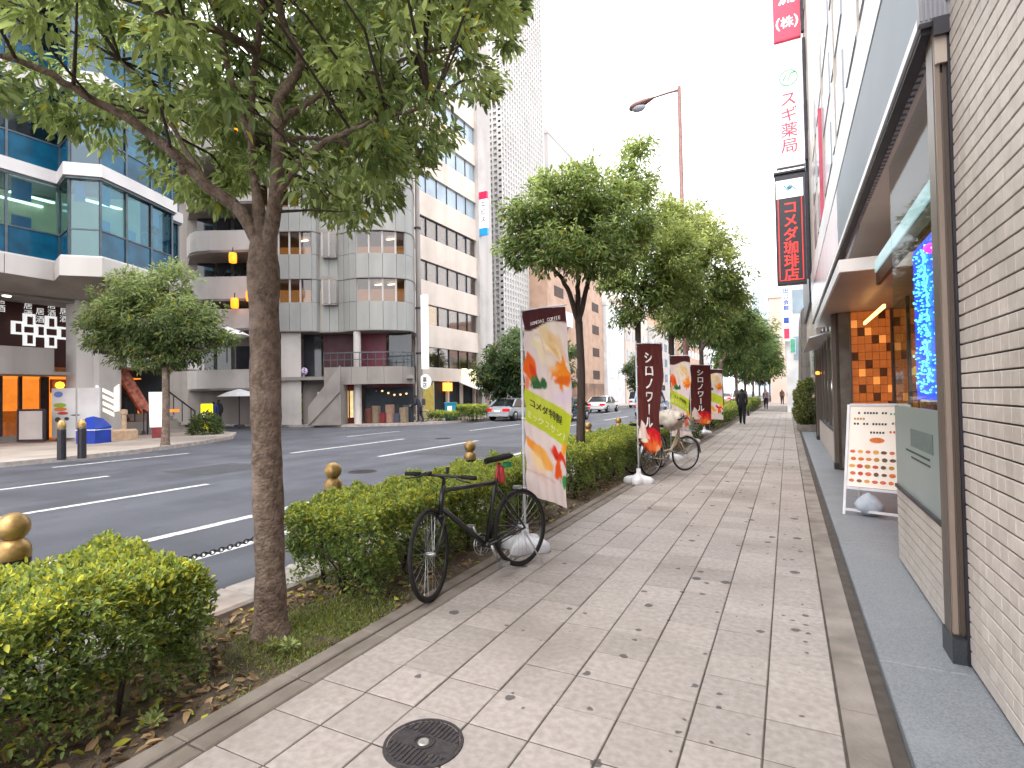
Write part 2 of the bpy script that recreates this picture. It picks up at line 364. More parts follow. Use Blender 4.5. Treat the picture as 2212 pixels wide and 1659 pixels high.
# soil bed
b = MB(); nx, ny = 10, 160; vs = []; fs = []
for j in range(ny+1):
    for i in range(nx+1):
        xx = -3.555+1.06*i/nx; yy = -2+30*j/ny
        zz = -.02+.05*math.sin(math.pi*i/nx)+random.uniform(-.012, .012)
        if i in (0, nx): zz = -.02
        vs.append((xx, yy, zz))
for j in range(ny):
    for i in range(nx): a = j*(nx+1)+i; fs.append((a, a+1, a+nx+2, a+nx+1))
b.add(vs, fs); b.quad((-3.555, 28, -.02), (-2.495, 28, -.02), (-2.495, 400, -.02), (-3.555, 400, -.02))
soil = struct(b.build('planting_soil', m_soil, smooth=True))
# pavement: bed, tiles, edging, concrete strip, drain
b = MB(); b.box(-2.5, .40, -6, 80, -.3, -.006); pav = struct(b.build('pavement', m_grout))
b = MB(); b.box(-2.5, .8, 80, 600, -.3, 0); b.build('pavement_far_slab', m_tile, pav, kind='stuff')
COLX = [.175-.305*i for i in range(9)]
TW = .305; J = .004
tb = MB(); tb.cbox(-TW/2+J, TW/2-J, -TW/2+J, TW/2-J, -.05, 0, .0035)
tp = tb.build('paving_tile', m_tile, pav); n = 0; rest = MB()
for r in range(-14, 255):
    y0 = 2.46+TW*r
    for c in range(8):
        cx = COLX[c]-TW/2; cy = y0+TW/2
        if 1.15 < cy < 12.8 and n < 300:
            o = tp if n == 0 else tp.copy()
            if n: link(o)
            o.location = (cx, cy, random.uniform(-.0025, .001)); o.rotation_euler = (random.uniform(-.004, .004), random.uniform(-.004, .004), random.uniform(-.002, .002)); n += 1
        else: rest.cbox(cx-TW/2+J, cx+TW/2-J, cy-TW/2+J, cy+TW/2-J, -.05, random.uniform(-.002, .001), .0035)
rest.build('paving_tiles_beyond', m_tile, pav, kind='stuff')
# edging stones along the bed: two courses
for (x0, x1, z1, ln, nm) in ((-2.385, -2.27, .001, .6, 'edging_stone'), (-2.50, -2.392, .008, .6, 'edging_kerb')):
    eb = MB(); eb.cbox(x0+.002, x1-.002, .003, ln-.003, -.1, z1, .008)
    p = None
    for k in range(0, 75):
        if k == 0: p = eb.build(nm, m_edge, pav); o = p
        else: o = p.copy(); link(o)
        o.location = (0, -1.5+ln*k, random.uniform(-.002, .002))
# strip beside the drain
for k in range(34):
    b = MB(); b.cbox(.183, .335, -3+1.2*k+.004, -3+1.2*k+1.196, -.1, .003, .004); b.build('concrete_strip', m_conc, pav)
b = MB(); b.box(.338, .40, -3, 40, -.1, -.03); b.build('drain_channel', m_drain, pav)
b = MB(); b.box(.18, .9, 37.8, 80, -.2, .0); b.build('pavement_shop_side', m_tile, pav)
# granite step in front of the shops
gr = thing('granite_step', '', ''); del gr['label']; del gr['category']; gr['kind'] = 'structure'
yy = -3.0
for L_ in (2.2, 2.2, 2.1, 2.6, 2.6, 2.6, 2.6, 2.6, 2.6, 2.6):
    b = MB(); b.cbox(.402, 2.9 if yy > 3.4 else .9, yy+.003, yy+L_-.003, -.2, .05, .006); b.build('granite_slab', m_granite, gr); yy += L_
# far pavement with rounded corner into the side street
fp = [(-18.0, -30), (-18.0, 8.0), (-18.3, 10.0), (-19.3, 12.6), (-20.8, 15.0), (-23, 16.8), (-26, 17.3), (-90, 17.3), (-90, -30)]
b = MB(); b.prism(fp, -.3, 0.0); struct(b.build('far_pavement', m_farpave))
fk = [(p[0]+.0, p[1]) for p in fp[:8]]
b = MB(); b.wallrun(offset_poly(fk, .025), -.3, .012, .16); struct(b.build('far_kerb', m_kerb))
fp2 = [(-90, 22.4), (-26, 22.4), (-22.5, 23.0), (-20, 24.5), (-18.4, 26.6), (-18.0, 29), (-18.0, 600), (-90, 600)]
b = MB(); b.prism(fp2, -.3, 0.0); struct(b.build('far_pavement', m_farpave))
b = MB(); b.wallrun(offset_poly(fp2[:7], .025), -.3, .012, .16); struct(b.build('far_kerb', m_kerb))
# manhole cover
mh = onz(915, 1605)
mroot = thing('manhole_cover', 'round dark cast iron manhole cover set in the paving tiles', 'manhole cover', (mh.x, mh.y, 0))
m_iron = pmat('cast_iron', '#4a4444', '#39343a', scale=30, rough=.6, metal=.35, bump=.3, bscale=90)
b = MB(); b.lathe([(0, .004), (.152, .004), (.156, .0015), (.156, -.02)], 40); b.build('plate', m_iron, mroot, world=False, auto=30)
b = MB(); b.lathe([(.159, -.02), (.159, .0045), (.173, .0045), (.175, -.004)], 40); b.build('rim', m_iron, mroot, world=False)
b = MB()
for i in range(-6, 7):
    h = math.sqrt(max(.148**2-(i*.022)**2, 0))
    for s_ in (-1, 1):
        if h > .06: b.box(i*.022-.005, i*.022+.005, min(s_*.05, s_*h), max(s_*.05, s_*h), .004, .008)
b.lathe([(.04, .004), (.04, .0085), (.05, .0085), (.05, .004)], 24)
b.build('raised_pattern', m_iron, mroot, world=False)
b = MB(); b.lathe([(0, .009), (.022, .009), (.026, .004)], 16); b.build('centre_badge', pmat('badge_metal', '#b8b4b0', '#9a9692', scale=50, rough=.4, metal=.5), mroot, world=False)
for a_ in (2.5, 5.6):
    b = MB(); b.lathe([(0, .0092), (.011, .0092), (.012, .004)], 10, (.11*math.cos(a_), .11*math.sin(a_), 0)); b.build('key_hole', m_drain, mroot, world=False)

# covers and a patch in the road surface
for k, (x, y, r_) in enumerate(((-8.4, 9.2, .33), (-11.9, 17.5, .33), (-7.6, 22.0, .30))):
    t = thing('road_cover', ('round iron cover in the near lane left of the bicycle', 'round iron cover in the middle lane', 'round iron cover farther up the near lane')[k], 'manhole cover', (x, y, ROADZ), group='iron covers in the road')
    b = MB(); b.lathe([(0, .006), (r_-.03, .006), (r_-.028, .002), (r_, .002), (r_, -.02)], 28); b.build('plate', m_iron, t, world=False)
    b = MB()
    for i in range(-4, 5): h = math.sqrt(max((r_-.05)**2-(i*.06)**2, 0)); b.box(i*.06-.012, i*.06+.012, -h, h, .006, .010)
    b.build('raised_pattern', m_iron, t, world=False)
m_patch = pmat('asphalt_patch', '#3a3b40', '#45464c', scale=3, rough=.7, bump=.5, bscale=120)
for (x0, x1, y0, y1) in ((-9.6, -7.0, 12.5, 15.2), (-12.9, -11.2, 7.5, 9.3), (-5.3, -4.1, 5.0, 9.5)):
    b = MB(); b.quad((x0, y0, ROADZ+.003), (x1, y0+.05, ROADZ+.003), (x1-.03, y1, ROADZ+.003), (x0+.05, y1-.04, ROADZ+.003)); struct(b.build('road_patch', m_patch))
# ================================================================ RIGHT SIDE: shop building beside the pavement
m_walltile = pmat('wall_tile', '#d3c8c0', '#c6bbb3', scale=14, rough=.45, bump=.1, bscale=200, rnd=.08, spec=.45, col3='#a89d94', scale3=1.6, f3=.5)
m_walljoint = pmat('wall_joint', '#3f3833', '#4b433d', scale=20, rough=.95)
m_brownmet = pmat('brown_metal', '#6f625a', '#5d514a', scale=3, rough=.38, metal=.3, streak=True, spec=.5)
m_beigemet = pmat('beige_cladding', '#c5b7ab', '#b5a79b', scale=2, rough=.4, spec=.5, streak=True)
m_fascia = pmat('fascia_panel', '#8e9aa5', '#828f9b', scale=.7, rough=.45, spec=.2, coat=0.)
m_white = pmat('white_panel', '#d8d8d9', '#c6c6c8', scale=1.2, rough=.35, spec=.5, col3='#bcbcbe', scale3=.5, f3=.4)
m_whiteedge = pmat('white_trim', '#e2e2e4', '#d6d6da', scale=3, rough=.3)
m_darkmet = pmat('dark_metal', '#2f2c33', '#3a373e', scale=6, rough=.45, metal=.3)
m_soffit = pmat('soffit_board', '#d8d8d6', '#ccccca', scale=1.1, rough=.6, col3='#b8b4b0', scale3=.8, f3=.5)
m_ribs = pmat('grey_ribbed', '#a2a2a8', '#92929a', scale=3, rough=.45)
m_glass = glassmat('clear_glass', (.86, .9, .9), refl=.025, fres=.06)
m_frost = pmat('frosted_glass', '#8b9a98', '#7f8f8e', scale=.8, rough=.28, spec=.5)
m_orange = pmat('orange_tiles', '#b0602e', '#8e481f', scale=5, rough=.35, emit='#e07a34', estr=.16)  # emission makes the tiles look lit from inside the entrance
m_orangelit = pmat('lit_orange', '#ffa050', '#ff8830', scale=3, rough=.5, emit='#ff9a3c', estr=1.1)
m_wood = pmat('brown_wood', '#5a3520', '#46281a', scale=8, rough=.5)
m_winedark = pmat('dark_window', '#33343a', '#24252b', scale=.9, rough=.06, spec=.7)
rb = thing('shop_building', 'beige tiled shop building with long pale fascia right beside the pavement', 'building', (.9, 2, .05))
b = MB(); b.box(.818, 6, -4, 3.60, -.2, 9); b.build('wall_core', m_walljoint, rb)
# tiles
PZ, PY = .0755, .1005
tm = MB(); tm.cbox(-.0496, .0496, -.0335, .0335, 0, .011, .0025)
R_tile = Matrix(((0, 0, -1), (-1, 0, 0), (0, 1, 0)))
cand = []
for r in range(0, 112):
    for c in range(0, 72):
        yy = 3.545-PY*c; zz = .062+PZ*(r+.5)
        cand.append((yy, zz))
A = np.array([(.81, q[0], q[1]) for q in cand]); uu, vv = proj_np(A); dep = (A-np.array(EYE))@np.array(FW)
dist = np.linalg.norm(A-np.array(EYE), axis=1)
inn = (dep > .2) & (uu > 2040) & (uu < 2225) & (vv > -20) & (vv < 1680)
order = [i for i in np.argsort(dist) if inn[i]][:300]; sel = set(order)
wt = tm.build('wall_tile', m_walltile, rb, world=False); first = True; rest = MB()
inv0 = Vector((.9, 2, .05))
for i, (yy, zz) in enumerate(cand):
    if i in sel:
        o = wt if first else wt.copy()
        if not first: link(o)
        first = False; o.parent = rb
        o.matrix_local = Matrix.Translation(Vector((.820+random.uniform(-.0006, .0006), yy, zz))-inv0) @ R_tile.to_4x4()
    else:
        x1 = .809+random.uniform(-.0006, .0006); e = .0025; a, c_ = .0496, .0335
        rest.add([(.82, yy-a, zz-c_), (.82, yy+a, zz-c_), (.82, yy+a, zz+c_), (.82, yy-a, zz+c_), (x1, yy-a+e, zz-c_+e), (x1, yy+a-e, zz-c_+e), (x1, yy+a-e, zz+c_-e), (x1, yy-a+e, zz+c_-e)],
                 [(4, 7, 6, 5), (0, 4, 5, 1), (1, 5, 6, 2), (2, 6, 7, 3), (3, 7, 4, 0)])
rest.build('wall_tiles_rest', m_walltile, rb, kind='stuff')
# pilaster at the corner of the recess
b = MB(); b.box(.745, .80, 3.66, 3.80, .18, 3.46); b.build('pilaster', m_brownmet, rb)
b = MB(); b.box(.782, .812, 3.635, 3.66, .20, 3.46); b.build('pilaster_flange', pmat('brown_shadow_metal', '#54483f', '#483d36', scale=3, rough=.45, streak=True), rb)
b = MB(); b.box(.748, .770, 3.63, 3.66, .2, 3.46); b.build('pilaster_trim', pmat('lit_brown_metal', '#8f7f74', '#7c6d63', scale=3, rough=.4, streak=True), rb)  # lighter copy of the pilaster brown, painted as its lit strip
b = MB(); b.box(.770, .782, 3.642, 3.66, .2, 3.2); b.build('pilaster_inset', m_brownmet, rb)
b = MB(); b.box(.737, .816, 3.61, 3.82, .048, .18); b.build('pilaster_plinth', pmat('dark_granite', '#3c3f44', '#2f3236', scale=120, rough=.4, detail=2), rb)
b = MB(); b.box(.75, .815, 3.61, 3.63, 3.24, 3.42); b.build('bracket_plate', m_beigemet, rb)
# fascia
b = MB(); b.box(.69, .76, 3.66, 8.98, 3.53, 4.36); b.build('fascia_panel', m_fascia, rb)
b = MB(); b.box(.69, .76, 9.0, 18.3, 3.53, 4.36); b.build('fascia_panel', pmat('fascia_pink', '#a8979c', '#97868d', scale=.9, rough=.25, streak=True), rb)
b = MB(); b.box(.683, .75, 3.64, 18.3, 4.372, 4.89); b.build('upper_fascia', m_white, rb)
b = MB(); b.box(.683, .70, 3.645, 8.98, 3.47, 3.527); b.build('fascia_edge_trim', m_whiteedge, rb)
b = MB(); b.box(.683, .70, 9.0, 18.3, 3.47, 3.527); b.build('fascia_edge_trim', m_whiteedge, rb)
b = MB(); b.box(.70, .765, 3.66, 18.2, 3.435, 3.50); b.build('fascia_underside', m_darkmet, rb)
b = MB()
for i in range(60): b.box(.768, .80, 3.70+i*.088, 3.70+i*.088+.05, 3.43, 3.47)
b.box(.767, .80, 3.7, 9.0, 3.452, 3.475); b.build('ribbed_border', m_ribs, rb, kind='stuff')
b = MB(); b.box(.683, .83, 3.60, 3.655, 3.47, 5.6)
for i in range(7): b.box(.688+.02*i, .698+.02*i, 3.592, 3.602, 3.48, 5.6)
b.build('fascia_end_cap', m_ribs, rb)
b = MB(); b.box(.74, .84, 3.58, 3.60, 3.38, 3.475); b.build('dark_bracket', m_darkmet, rb)
# soffit
for (x0, x1) in ((.802, 1.33), (1.336, 2.3)):
    b = MB(); b.box(x0, x1, 3.66, 18.2, 3.44, 3.50); b.build('soffit_panel', m_soffit, rb)
# entrance header and lower ceiling
b = MB(); b.box(.565, 2.0, 7.30, 7.35, 2.86, 3.00); b.build('canopy_front_edge', pmat('header_cream', '#d8d2c8', '#c9c4d8', scale=1.6, rough=.2, emit='#fff0d8', estr=.12), rb)  # lilac in the cream is a painted reflection
b = MB(); b.box(.59, 2.0, 7.352, 13.8, 2.885, 2.97); b.build('canopy_slab', pmat('canopy_board', '#a89a90', '#988a80', scale=1.2, rough=.4), rb)
b = MB(); b.box(.562, .588, 7.352, 13.8, 2.86, 3.00); b.build('canopy_side_edge', m_whiteedge, rb)
for yy in (7.6, 10.4, 13.4):
    b = MB(); b.bar((.64, yy, 2.97), (.80, yy, 3.44), .02); b.build('canopy_hanger', m_ribs, rb)
# showcase: low tiled wall, frosted and clear glass, lit sign inside
b = MB(); b.box(.818, 1.0, 3.80, 5.66, .05, .66); b.build('showcase_wall', m_walljoint, rb)
b = MB()
for r in range(8):
    for c in range(18): yy = 3.86+PY*c; zz = .062+PZ*(r+.5); b.box(.807, .82, yy-.0488, yy+.0488, zz-.0325, zz+.0325)
    for c in range(2): b.box(.82+.09*c, .82+.09*c+.086, 5.655, 5.668, .062+PZ*(r+.5)-.0325, .062+PZ*(r+.5)+.0325)
b.build('showcase_tiles', m_walltile, rb, kind='stuff')
b = MB(); b.box(.80, 1.0, 3.80, 5.67, .662, .69); b.build('showcase_sill', m_darkmet, rb)
b = MB(); b.box(.815, .827, 3.8, 5.66, .69, 1.36); b.build('frosted_pane', m_frost, rb)
b = MB(); b.box(.8275, .833, 3.8, 5.66, 1.362, 3.42); b.build('showcase_pane', m_glass, rb)
b = MB(); b.box(.80, .95, 3.603, 3.79, .05, 3.46); b.build('corner_filler', m_darkmet, rb)  # added box, blocks interior glow leaking past the pilaster
b = MB(); b.box(.812, .814, 4.3, 5.0, 1.07, 1.20)
b.build('notice_lines', pmat('notice_grey', '#6d7c78', '#64736f', scale=30, rough=.5), rb)
b = MB(); b.box(.812, .8135, 4.4, 5.2, 1.02, 1.035); b.box(.812, .8135, 4.4, 5.0, .98, .993); b.build('notice_text', pmat('notice_ink', '#44504c', rough=.6), rb)
b = MB(); b.box(.91, .95, 3.9, 7.25, 2.66, 2.795); b.build('brown_strip', m_wood, rb)
b = MB(); b.box(.90, .96, 3.9, 7.25, 2.80, 2.93); b.build('teal_reflection_band', pmat('teal_reflection', '#a7c5c8', '#93b6bc', scale=1, rough=.3, emit='#bfe8f0', estr=.18), rb)  # teal tint and glow paint the reflection along the glass top
# LED picture sign in the showcase window
led = thing('led_sign', 'blue led sign glowing with cyan dots inside the corner window', 'sign', (.86, 4.6, 1.4))
b = MB(); b.box(.862, .90, 4.30, 5.0, 1.42, 2.52); b.build('panel', pmat('led_blue', '#10208c', '#1a3cc8', scale=6, rough=.3, emit='#1840d8', estr=.7), led)
b = MB()
for i in range(300):
    yy = 4.72+random.gauss(0, .12) if random.random() < .6 else random.uniform(4.34, 4.98); zz = random.uniform(1.46, 2.48)
    s_ = random.choice((.004, .004, .007))
    b.box(.853, .8615, yy-s_, yy+s_, zz-s_, zz+s_)
for k in range(9):
    z0 = 1.55+k*.1; y0 = 4.56+.05*math.sin(k); b.tube([(.853, y0+.04*math.sin(j*1.7+k), z0+.028*j) for j in range(4)], .006, 5)
b.build('lamps', pmat('led_cyan', '#60d8ff', rough=.3, emit='#66dcff', estr=1.3), led, kind='stuff')
b = MB(); b.lathe([(0, .035), (.028, .02), (.035, 0), (.028, -.02), (0, -.035)], 10, (.853, 4.42, 2.42)); b.build('pink_lamp', pmat('led_pink', '#ff3090', rough=.4, emit='#ff3090', estr=1.5), led)
# recess: floor is the granite; side walls
b = MB(); b.box(2.0, 2.1, 4.0, 11.5, .05, 3.42); b.build('entrance_back_wall', m_orange, rb)
b = MB()
for i in range(12): b.box(1.985, 2.0, 5.7+i*.48, 5.74+i*.48, .05, 3.1)
for i in range(6): b.box(1.984, 1.998, 5.7, 11.4, .5+i*.45, .53+i*.45)
b.build('entrance_lattice', m_wood, rb)
b = MB(); b.box(.80, 2.0, 11.42, 11.6, .05, 3.1); b.build('entrance_side_wall', m_walljoint, rb)
n_ = 0
for i in range(9):
    for j in range(13):
        x0 = 1.03+i*.105; z0 = 1.0+j*.145
        if x0+.1 > 1.98: continue
        b = MB(); b.cbox(-.05, .05, -.069, .069, 0, .012, .003); b.T = None
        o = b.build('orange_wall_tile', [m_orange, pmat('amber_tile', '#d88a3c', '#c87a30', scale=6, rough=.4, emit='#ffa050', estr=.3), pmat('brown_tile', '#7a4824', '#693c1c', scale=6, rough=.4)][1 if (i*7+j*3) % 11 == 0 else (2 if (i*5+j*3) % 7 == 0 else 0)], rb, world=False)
        o.matrix_local = Matrix.Translation(Vector((x0+.05, 11.42, z0+.07))-inv0) @ Matrix(((1, 0, 0), (0, 0, -1), (0, 1, 0))).to_4x4()
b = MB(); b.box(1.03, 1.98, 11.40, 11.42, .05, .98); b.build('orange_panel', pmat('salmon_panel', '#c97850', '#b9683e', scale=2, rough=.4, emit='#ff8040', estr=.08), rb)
b = MB(); b.box(.84, 1.0, 11.39, 11.42, .1, 2.88); b.build('tall_pane', pmat('grey_pane', '#7d7872', '#5f5a54', scale=2.5, rough=.12, spec=.6), rb)
b = MB(); b.box(1.0, 1.03, 11.36, 11.42, .05, 2.88); b.build('mullion', m_brownmet, rb)
# glazed screen and door crossing the entrance
b = MB(); b.box(1.62, 1.625, 8.4, 11.3, .06, 3.08); b.build('entrance_pane', m_glass, rb)
for yy in (8.4, 9.9, 11.3):
    b = MB(); b.box(1.60, 1.65, yy-.025, yy+.025, .05, 3.1); b.build('mullion', m_brownmet, rb)
b = MB(); b.box(1.2, 1.23, 9.0, 11.2, 2.62, 2.67); b.build('ceiling_lamp_strip', pmat('lamp_strip', '#ffd9a0', rough=.4, emit='#ffc070', estr=1.6), rb)
# counter and shelf with goods behind the showcase
b = MB(); b.box(1.1, 1.9, 5.75, 6.2, .05, 1.36); b.build('counter', m_wood, rb)
for k, (c, zz) in enumerate((('#e0b030', 1.62), ('#d8c49a', 1.50), ('#e8e4e0', 1.38), ('#c79a38', 1.74))):
    b = MB(); b.cbox(1.02+.03*k, 1.75, 5.78, 6.12, zz, zz+.08, .02); b.build('shelf_goods', pmat('goods%d' % k, c, scale=9, rough=.5, emit=c, estr=.12), rb)
# bays beyond the entrance: pillars, low wall, windows
for yy in (11.5, 18.2):
    b = MB(); b.box(.735, .86, yy, yy+.22, .05, 2.88); b.build('pillar', m_brownmet, rb)
    b = MB(); b.box(.725, .87, yy-.01, yy+.23, .048, .17); b.build('pillar_plinth', m_darkmet, rb)
b = MB(); b.box(.80, .95, 11.73, 18.2, .05, .66); b.build('low_wall', m_walltile, rb)
b = MB(); b.box(.785, .95, 11.73, 18.2, .66, .70); b.build('sill', m_darkmet, rb)
for i in range(5):
    y0 = 11.75+i*1.29
    b = MB(); b.box(.85, .86, y0+.03, y0+1.25, .70, 3.1); b.build('window_pane', m_winedark, rb)
    b = MB(); b.box(.82, .88, y0-.03, y0+.03, .70, 3.1); b.build('mullion', m_brownmet, rb)
b = MB(); b.box(1.0, 1.05, 11.75, 18.2, .7, 3.1); b.build('shop_interior', m_wood, rb)
b = MB(); b.lathe([(0, .05), (.045, .03), (.06, 0), (.045, -.05), (0, -.06)], 10, (.78, 18.05, 2.0)); b.build('wall_lamp', m_orangelit, rb)
b = MB(); b.slab((.42, 13.0, 2.62), (.80, 13.0, 2.72), (.80, 18.0, 2.72), (.42, 18.0, 2.62), .03); b.build('awning', m_whiteedge, rb)
# upper facade of the shop building
b = MB(); b.box(.80, 6, 3.60, 18.3, 3.55, 9.0); b.build('upper_wall', m_white, rb)
b = MB(); b.box(.76, .80, 3.66, 18.3, 4.91, 5.0); b.build('dark_joint', m_darkmet, rb)
for k in range(3):
    z0 = 5.5+k*1.25
    for j in range(6):
        y0 = 4.2+j*2.3; b = MB(); b.box(.78, .80, y0, y0+1.9, z0, z0+.75); b.build('upper_window', pmat('bright_window', '#b4bcc4', '#a6aeb8', scale=.8, rough=.2), rb)
for j in range(5):
    b = MB(); b.box(.765, .80, 3.9+j*3.0, 3.96+j*3.0, 5.0, 9.0); b.build('facade_pipe', m_beigemet, rb)
b = MB(); b.box(.70, .79, 13.0, 13.05, 5.0, 7.4); b.build('small_banner', pmat('pink_banner', '#d8667e', '#c8506a', scale=3, rough=.5), rb)
# ---------------------------------------------------------------- sign stack on the next building
nb = thing('office_building', 'slim office building with cream front carrying the projecting vertical signs', 'building', (2, 22, 0))
m_cream = pmat('cream_wall', '#d9cfc5', '#cbc0b5', scale=.6, rough=.7, col3='#bdb2a8', scale3=.5, f3=.4)
m_bluegrey = pmat('blue_grey_wall', '#4f5a66', '#454f5a', scale=.6, rough=.45)
b = MB(); b.box(.79, 8, 18.42, 27, 0, 22); b.build('wall', m_cream, nb)
b = MB(); b.box(.70, .79, 20.2, 26.9, 4.4, 9.4); b.build('blue_grey_panel', m_bluegrey, nb)
for k in range(6):
    for j in range(2):
        b = MB(); b.box(.765, .79, 19.9+j*3.4, 22.5+j*3.4, 9.9+k*2, 10.9+k*2); b.build('window', m_winedark, nb)
b = MB(); b.box(.72, .79, 18.5, 27, .0, 3.1); b.build('shop_front', m_winedark, nb)
SY = 19.3
def vsign(name, label, x0, x1, z0, z1, face, frame, dark=True):
    t = thing(name, label, 'sign', ((x0+x1)/2, SY, z0), group=None)
    b = MB(); b.box(x0, x1, SY, SY+.22, z0, z1); b.build('sign_box', [frame], t)
    b = MB(); b.box(x0+.03, x1-.03, SY-.006, SY+.001, z0+.03, z1-.03); b.build('sign_face', face, t)
    if dark:
        b = MB(); b.box(x1+.01, x1+.10, SY+.03, SY+.18, z0+.15, z1+.02); b.build('mounting_rail', m_darkmet, t)
    return t
m_signred = pmat('sign_red', '#c23a55', '#b8324c', scale=1, rough=.3, emit='#d84060', estr=.1)
m_signwhite = pmat('sign_white', '#e6e6e6', '#dcdcdc', scale=1, rough=.3, emit='#ffffff', estr=.25)
m_signdark = pmat('sign_dark', '#34333a', '#2c2b31', scale=1, rough=.3)
m_ink_w = pmat('letter_white', '#f0f0f0', rough=.4, emit='#ffffff', estr=.2)
m_ink_r = pmat('letter_red', '#d83838', '#d03030', rough=.35, emit='#ff4030', estr=.35)
m_ink_p = pmat('letter_pinkred', '#c8405c', rough=.4)
m_ink_g = pmat('letter_green', '#58a878', rough=.4)
m_ink_b = pmat('letter_blue', '#3858b0', rough=.4)
m_ink_k = pmat('letter_black', '#26262a', rough=.5)
m_ink_t = pmat('letter_teal', '#6aa6c0', rough=.5)
X, Zv = (1, 0, 0), (0, 0, 1)
t = vsign('vertical_sign', 'red projecting sign with white lettering, topmost in the stack above the pavement', -.13, .64, 12.70, 18.0, m_signred, m_signred)
b = MB(); b.text('物流', (.0, SY-.012, 14.84), X, Zv, .50, vertical=True, pitch=1.08, bold=.04); b.text('（株）', (-.17, SY-.012, 13.02), X, Zv, .0, vertical=False)
b.text('株', (.07, SY-.012, 13.10), X, Zv, .38, bold=.03); b.text('(', (-.085, SY-.012, 13.12), X, Zv, .44, bold=.03); b.text(')', (.455, SY-.012, 13.12), X, Zv, .44, bold=.03)
b.build('lettering', m_ink_w, t)
t = vsign('vertical_sign', 'white projecting pharmacy sign with green emblem and red lettering', -.15, .66, 8.62, 12.62, m_signwhite, m_whiteedge)
b = MB(); b.text('スギ薬局', (-.01, SY-.012, 11.02), X, Zv, .50, vertical=True, pitch=1.0, bold=.02); b.build('lettering', m_ink_p, t)
b = MB(); b.ring(.25, .018, 20, 5, 'y', (.26, SY-.012, 11.45)); b.tube([(.10, SY-.012, 11.38), (.2, SY-.012, 11.55), (.26, SY-.012, 11.42), (.34, SY-.012, 11.58), (.45, SY-.012, 11.60)], .022, 5); b.tube([(.24, SY-.012, 11.25), (.26, SY-.012, 11.42)], .018, 5); b.build('emblem', m_ink_g, t)
t = vsign('vertical_sign', 'dark projecting coffee shop sign with red lettering and a red outline', -.22, .62, 4.86, 8.36, m_signdark, m_darkmet)
b = MB(); b.text('コメダ珈琲店', (-.02, SY-.014, 7.52), X, Zv, .44, vertical=True, pitch=.97, bold=.03); b.build('lettering', m_ink_r, t)
b = MB()
for (a, c) in (((-.13, 5.0), (.53, 5.0)), ((.53, 5.0), (.53, 7.62)), ((-.13, 5.0), (-.13, 7.62))):
    b.bar((a[0], SY-.012, a[1]), (c[0], SY-.012, c[1]), .025)
b.build('outline', m_ink_r, t)
b = MB(); b.box(-.185, .585, SY-.0125, SY-.007, 7.62, 8.2); b.build('emblem_panel', m_signwhite, t)
b = MB(); b.tube([(.05, SY-.016, 8.02), (.15, SY-.016, 7.85), (.25, SY-.016, 8.0), (.38, SY-.016, 7.86)], .02, 5); b.lathe([(0, .08), (.06, .05), (.08, 0), (.06, -.05), (0, -.08)], 8, (.2, SY-.0, 7.95)); b.build('emblem', m_ink_t, t)
b = MB(); b.box(-.24, .66, SY-.04, SY+.26, 8.42, 8.48); b.build('cap_rail', m_darkmet, t)
# ---------------------------------------------------------------- granite faced block beyond the bush
pb = thing('stone_building', 'grey stone clad building corner behind the clipped bush', 'building', (1, 28, 0))
m_stone = pmat('grey_stone', '#9b948f', '#8a837e', scale=18, rough=.6, col3='#7c7570', scale3=1, f3=.4)
b = MB(); b.add([(.52, 27.2, 0), (.52, 33, 0), (6, 33, 0), (6, 27.2, 0), (.66, 27.2, 5.1), (.66, 33, 5.1), (6, 33, 5.1), (6, 27.2, 5.1), (1.05, 27.2, 5.45), (1.05, 33, 5.45)],
    [(0, 1, 5, 4), (0, 4, 8, 7, 3), (4, 5, 9, 8), (1, 2, 6, 9, 5), (2, 3, 7, 6), (8, 9, 6, 7)]); b.build('block', pmat('stone_joint', '#6d6762', rough=.9), pb)
for r in range(8):
    z0 = .05+r*.63
    for c in range(3):
        x0 = .50+.14*(z0/5.1)+c*.9; b = MB(); b.box(x0+.01, x0+.885, 27.16, 27.2, z0, z0+.615); b.build('stone_panel', m_stone, pb)
    for c in range(5):
        y0 = 27.2+c*1.15; xa = .52+.14*z0/5.1; xb = .52+.14*(z0+.615)/5.1
        b = MB(); b.slab((xa-.03, y0+.01, z0), (xa-.03, y0+1.14, z0), (xb-.03, y0+1.14, z0+.615), (xb-.03, y0+.01, z0+.615), .03); b.build('stone_panel', m_stone, pb)
# ---------------------------------------------------------------- farther buildings on this side
def block(name, label, x0, x1, y0, y1, h, mat, storey=3.2, win=None, nwx=0, nwy=4, face='x', wfrac=.6, hfrac=.5, z0w=3.6):
    t = thing(name, label, 'building', ((x0+x1)/2, (y0+y1)/2, 0))
    b = MB(); b.box(x0, x1, y0, y1, 0, h); b.build('wall', mat, t)
    b = MB(); b.box(x0-.1, x1+.1, y0-.1, y1+.1, h, h+.5); b.build('parapet', mat, t)
    if win:
        nf = int((h-z0w)/storey)
        for f in range(nf):
            za = z0w+f*storey; zb = za+storey*hfrac
            if 'L' in face:      # plane x0 (towards the street on the right side)
                st = (y1-y0)/nwy
                for j in range(nwy): b = MB(); b.box(x0-.03, x0+.02, y0+st*(j+.5-wfrac/2), y0+st*(j+.5+wfrac/2), za, zb); b.build('window', win, t)
            if 'R' in face:      # plane x1 (left side of the street)
                st = (y1-y0)/nwy
                for j in range(nwy): b = MB(); b.box(x1-.02, x1+.03, y0+st*(j+.5-wfrac/2), y0+st*(j+.5+wfrac/2), za, zb); b.build('window', win, t)
            if 'F' in face and nwx:
                st = (x1-x0)/nwx
                for j in range(nwx): b = MB(); b.box(x0+st*(j+.5-wfrac/2), x0+st*(j+.5+wfrac/2), y0-.03, y0+.02, za, zb); b.build('window', win, t)
    return t
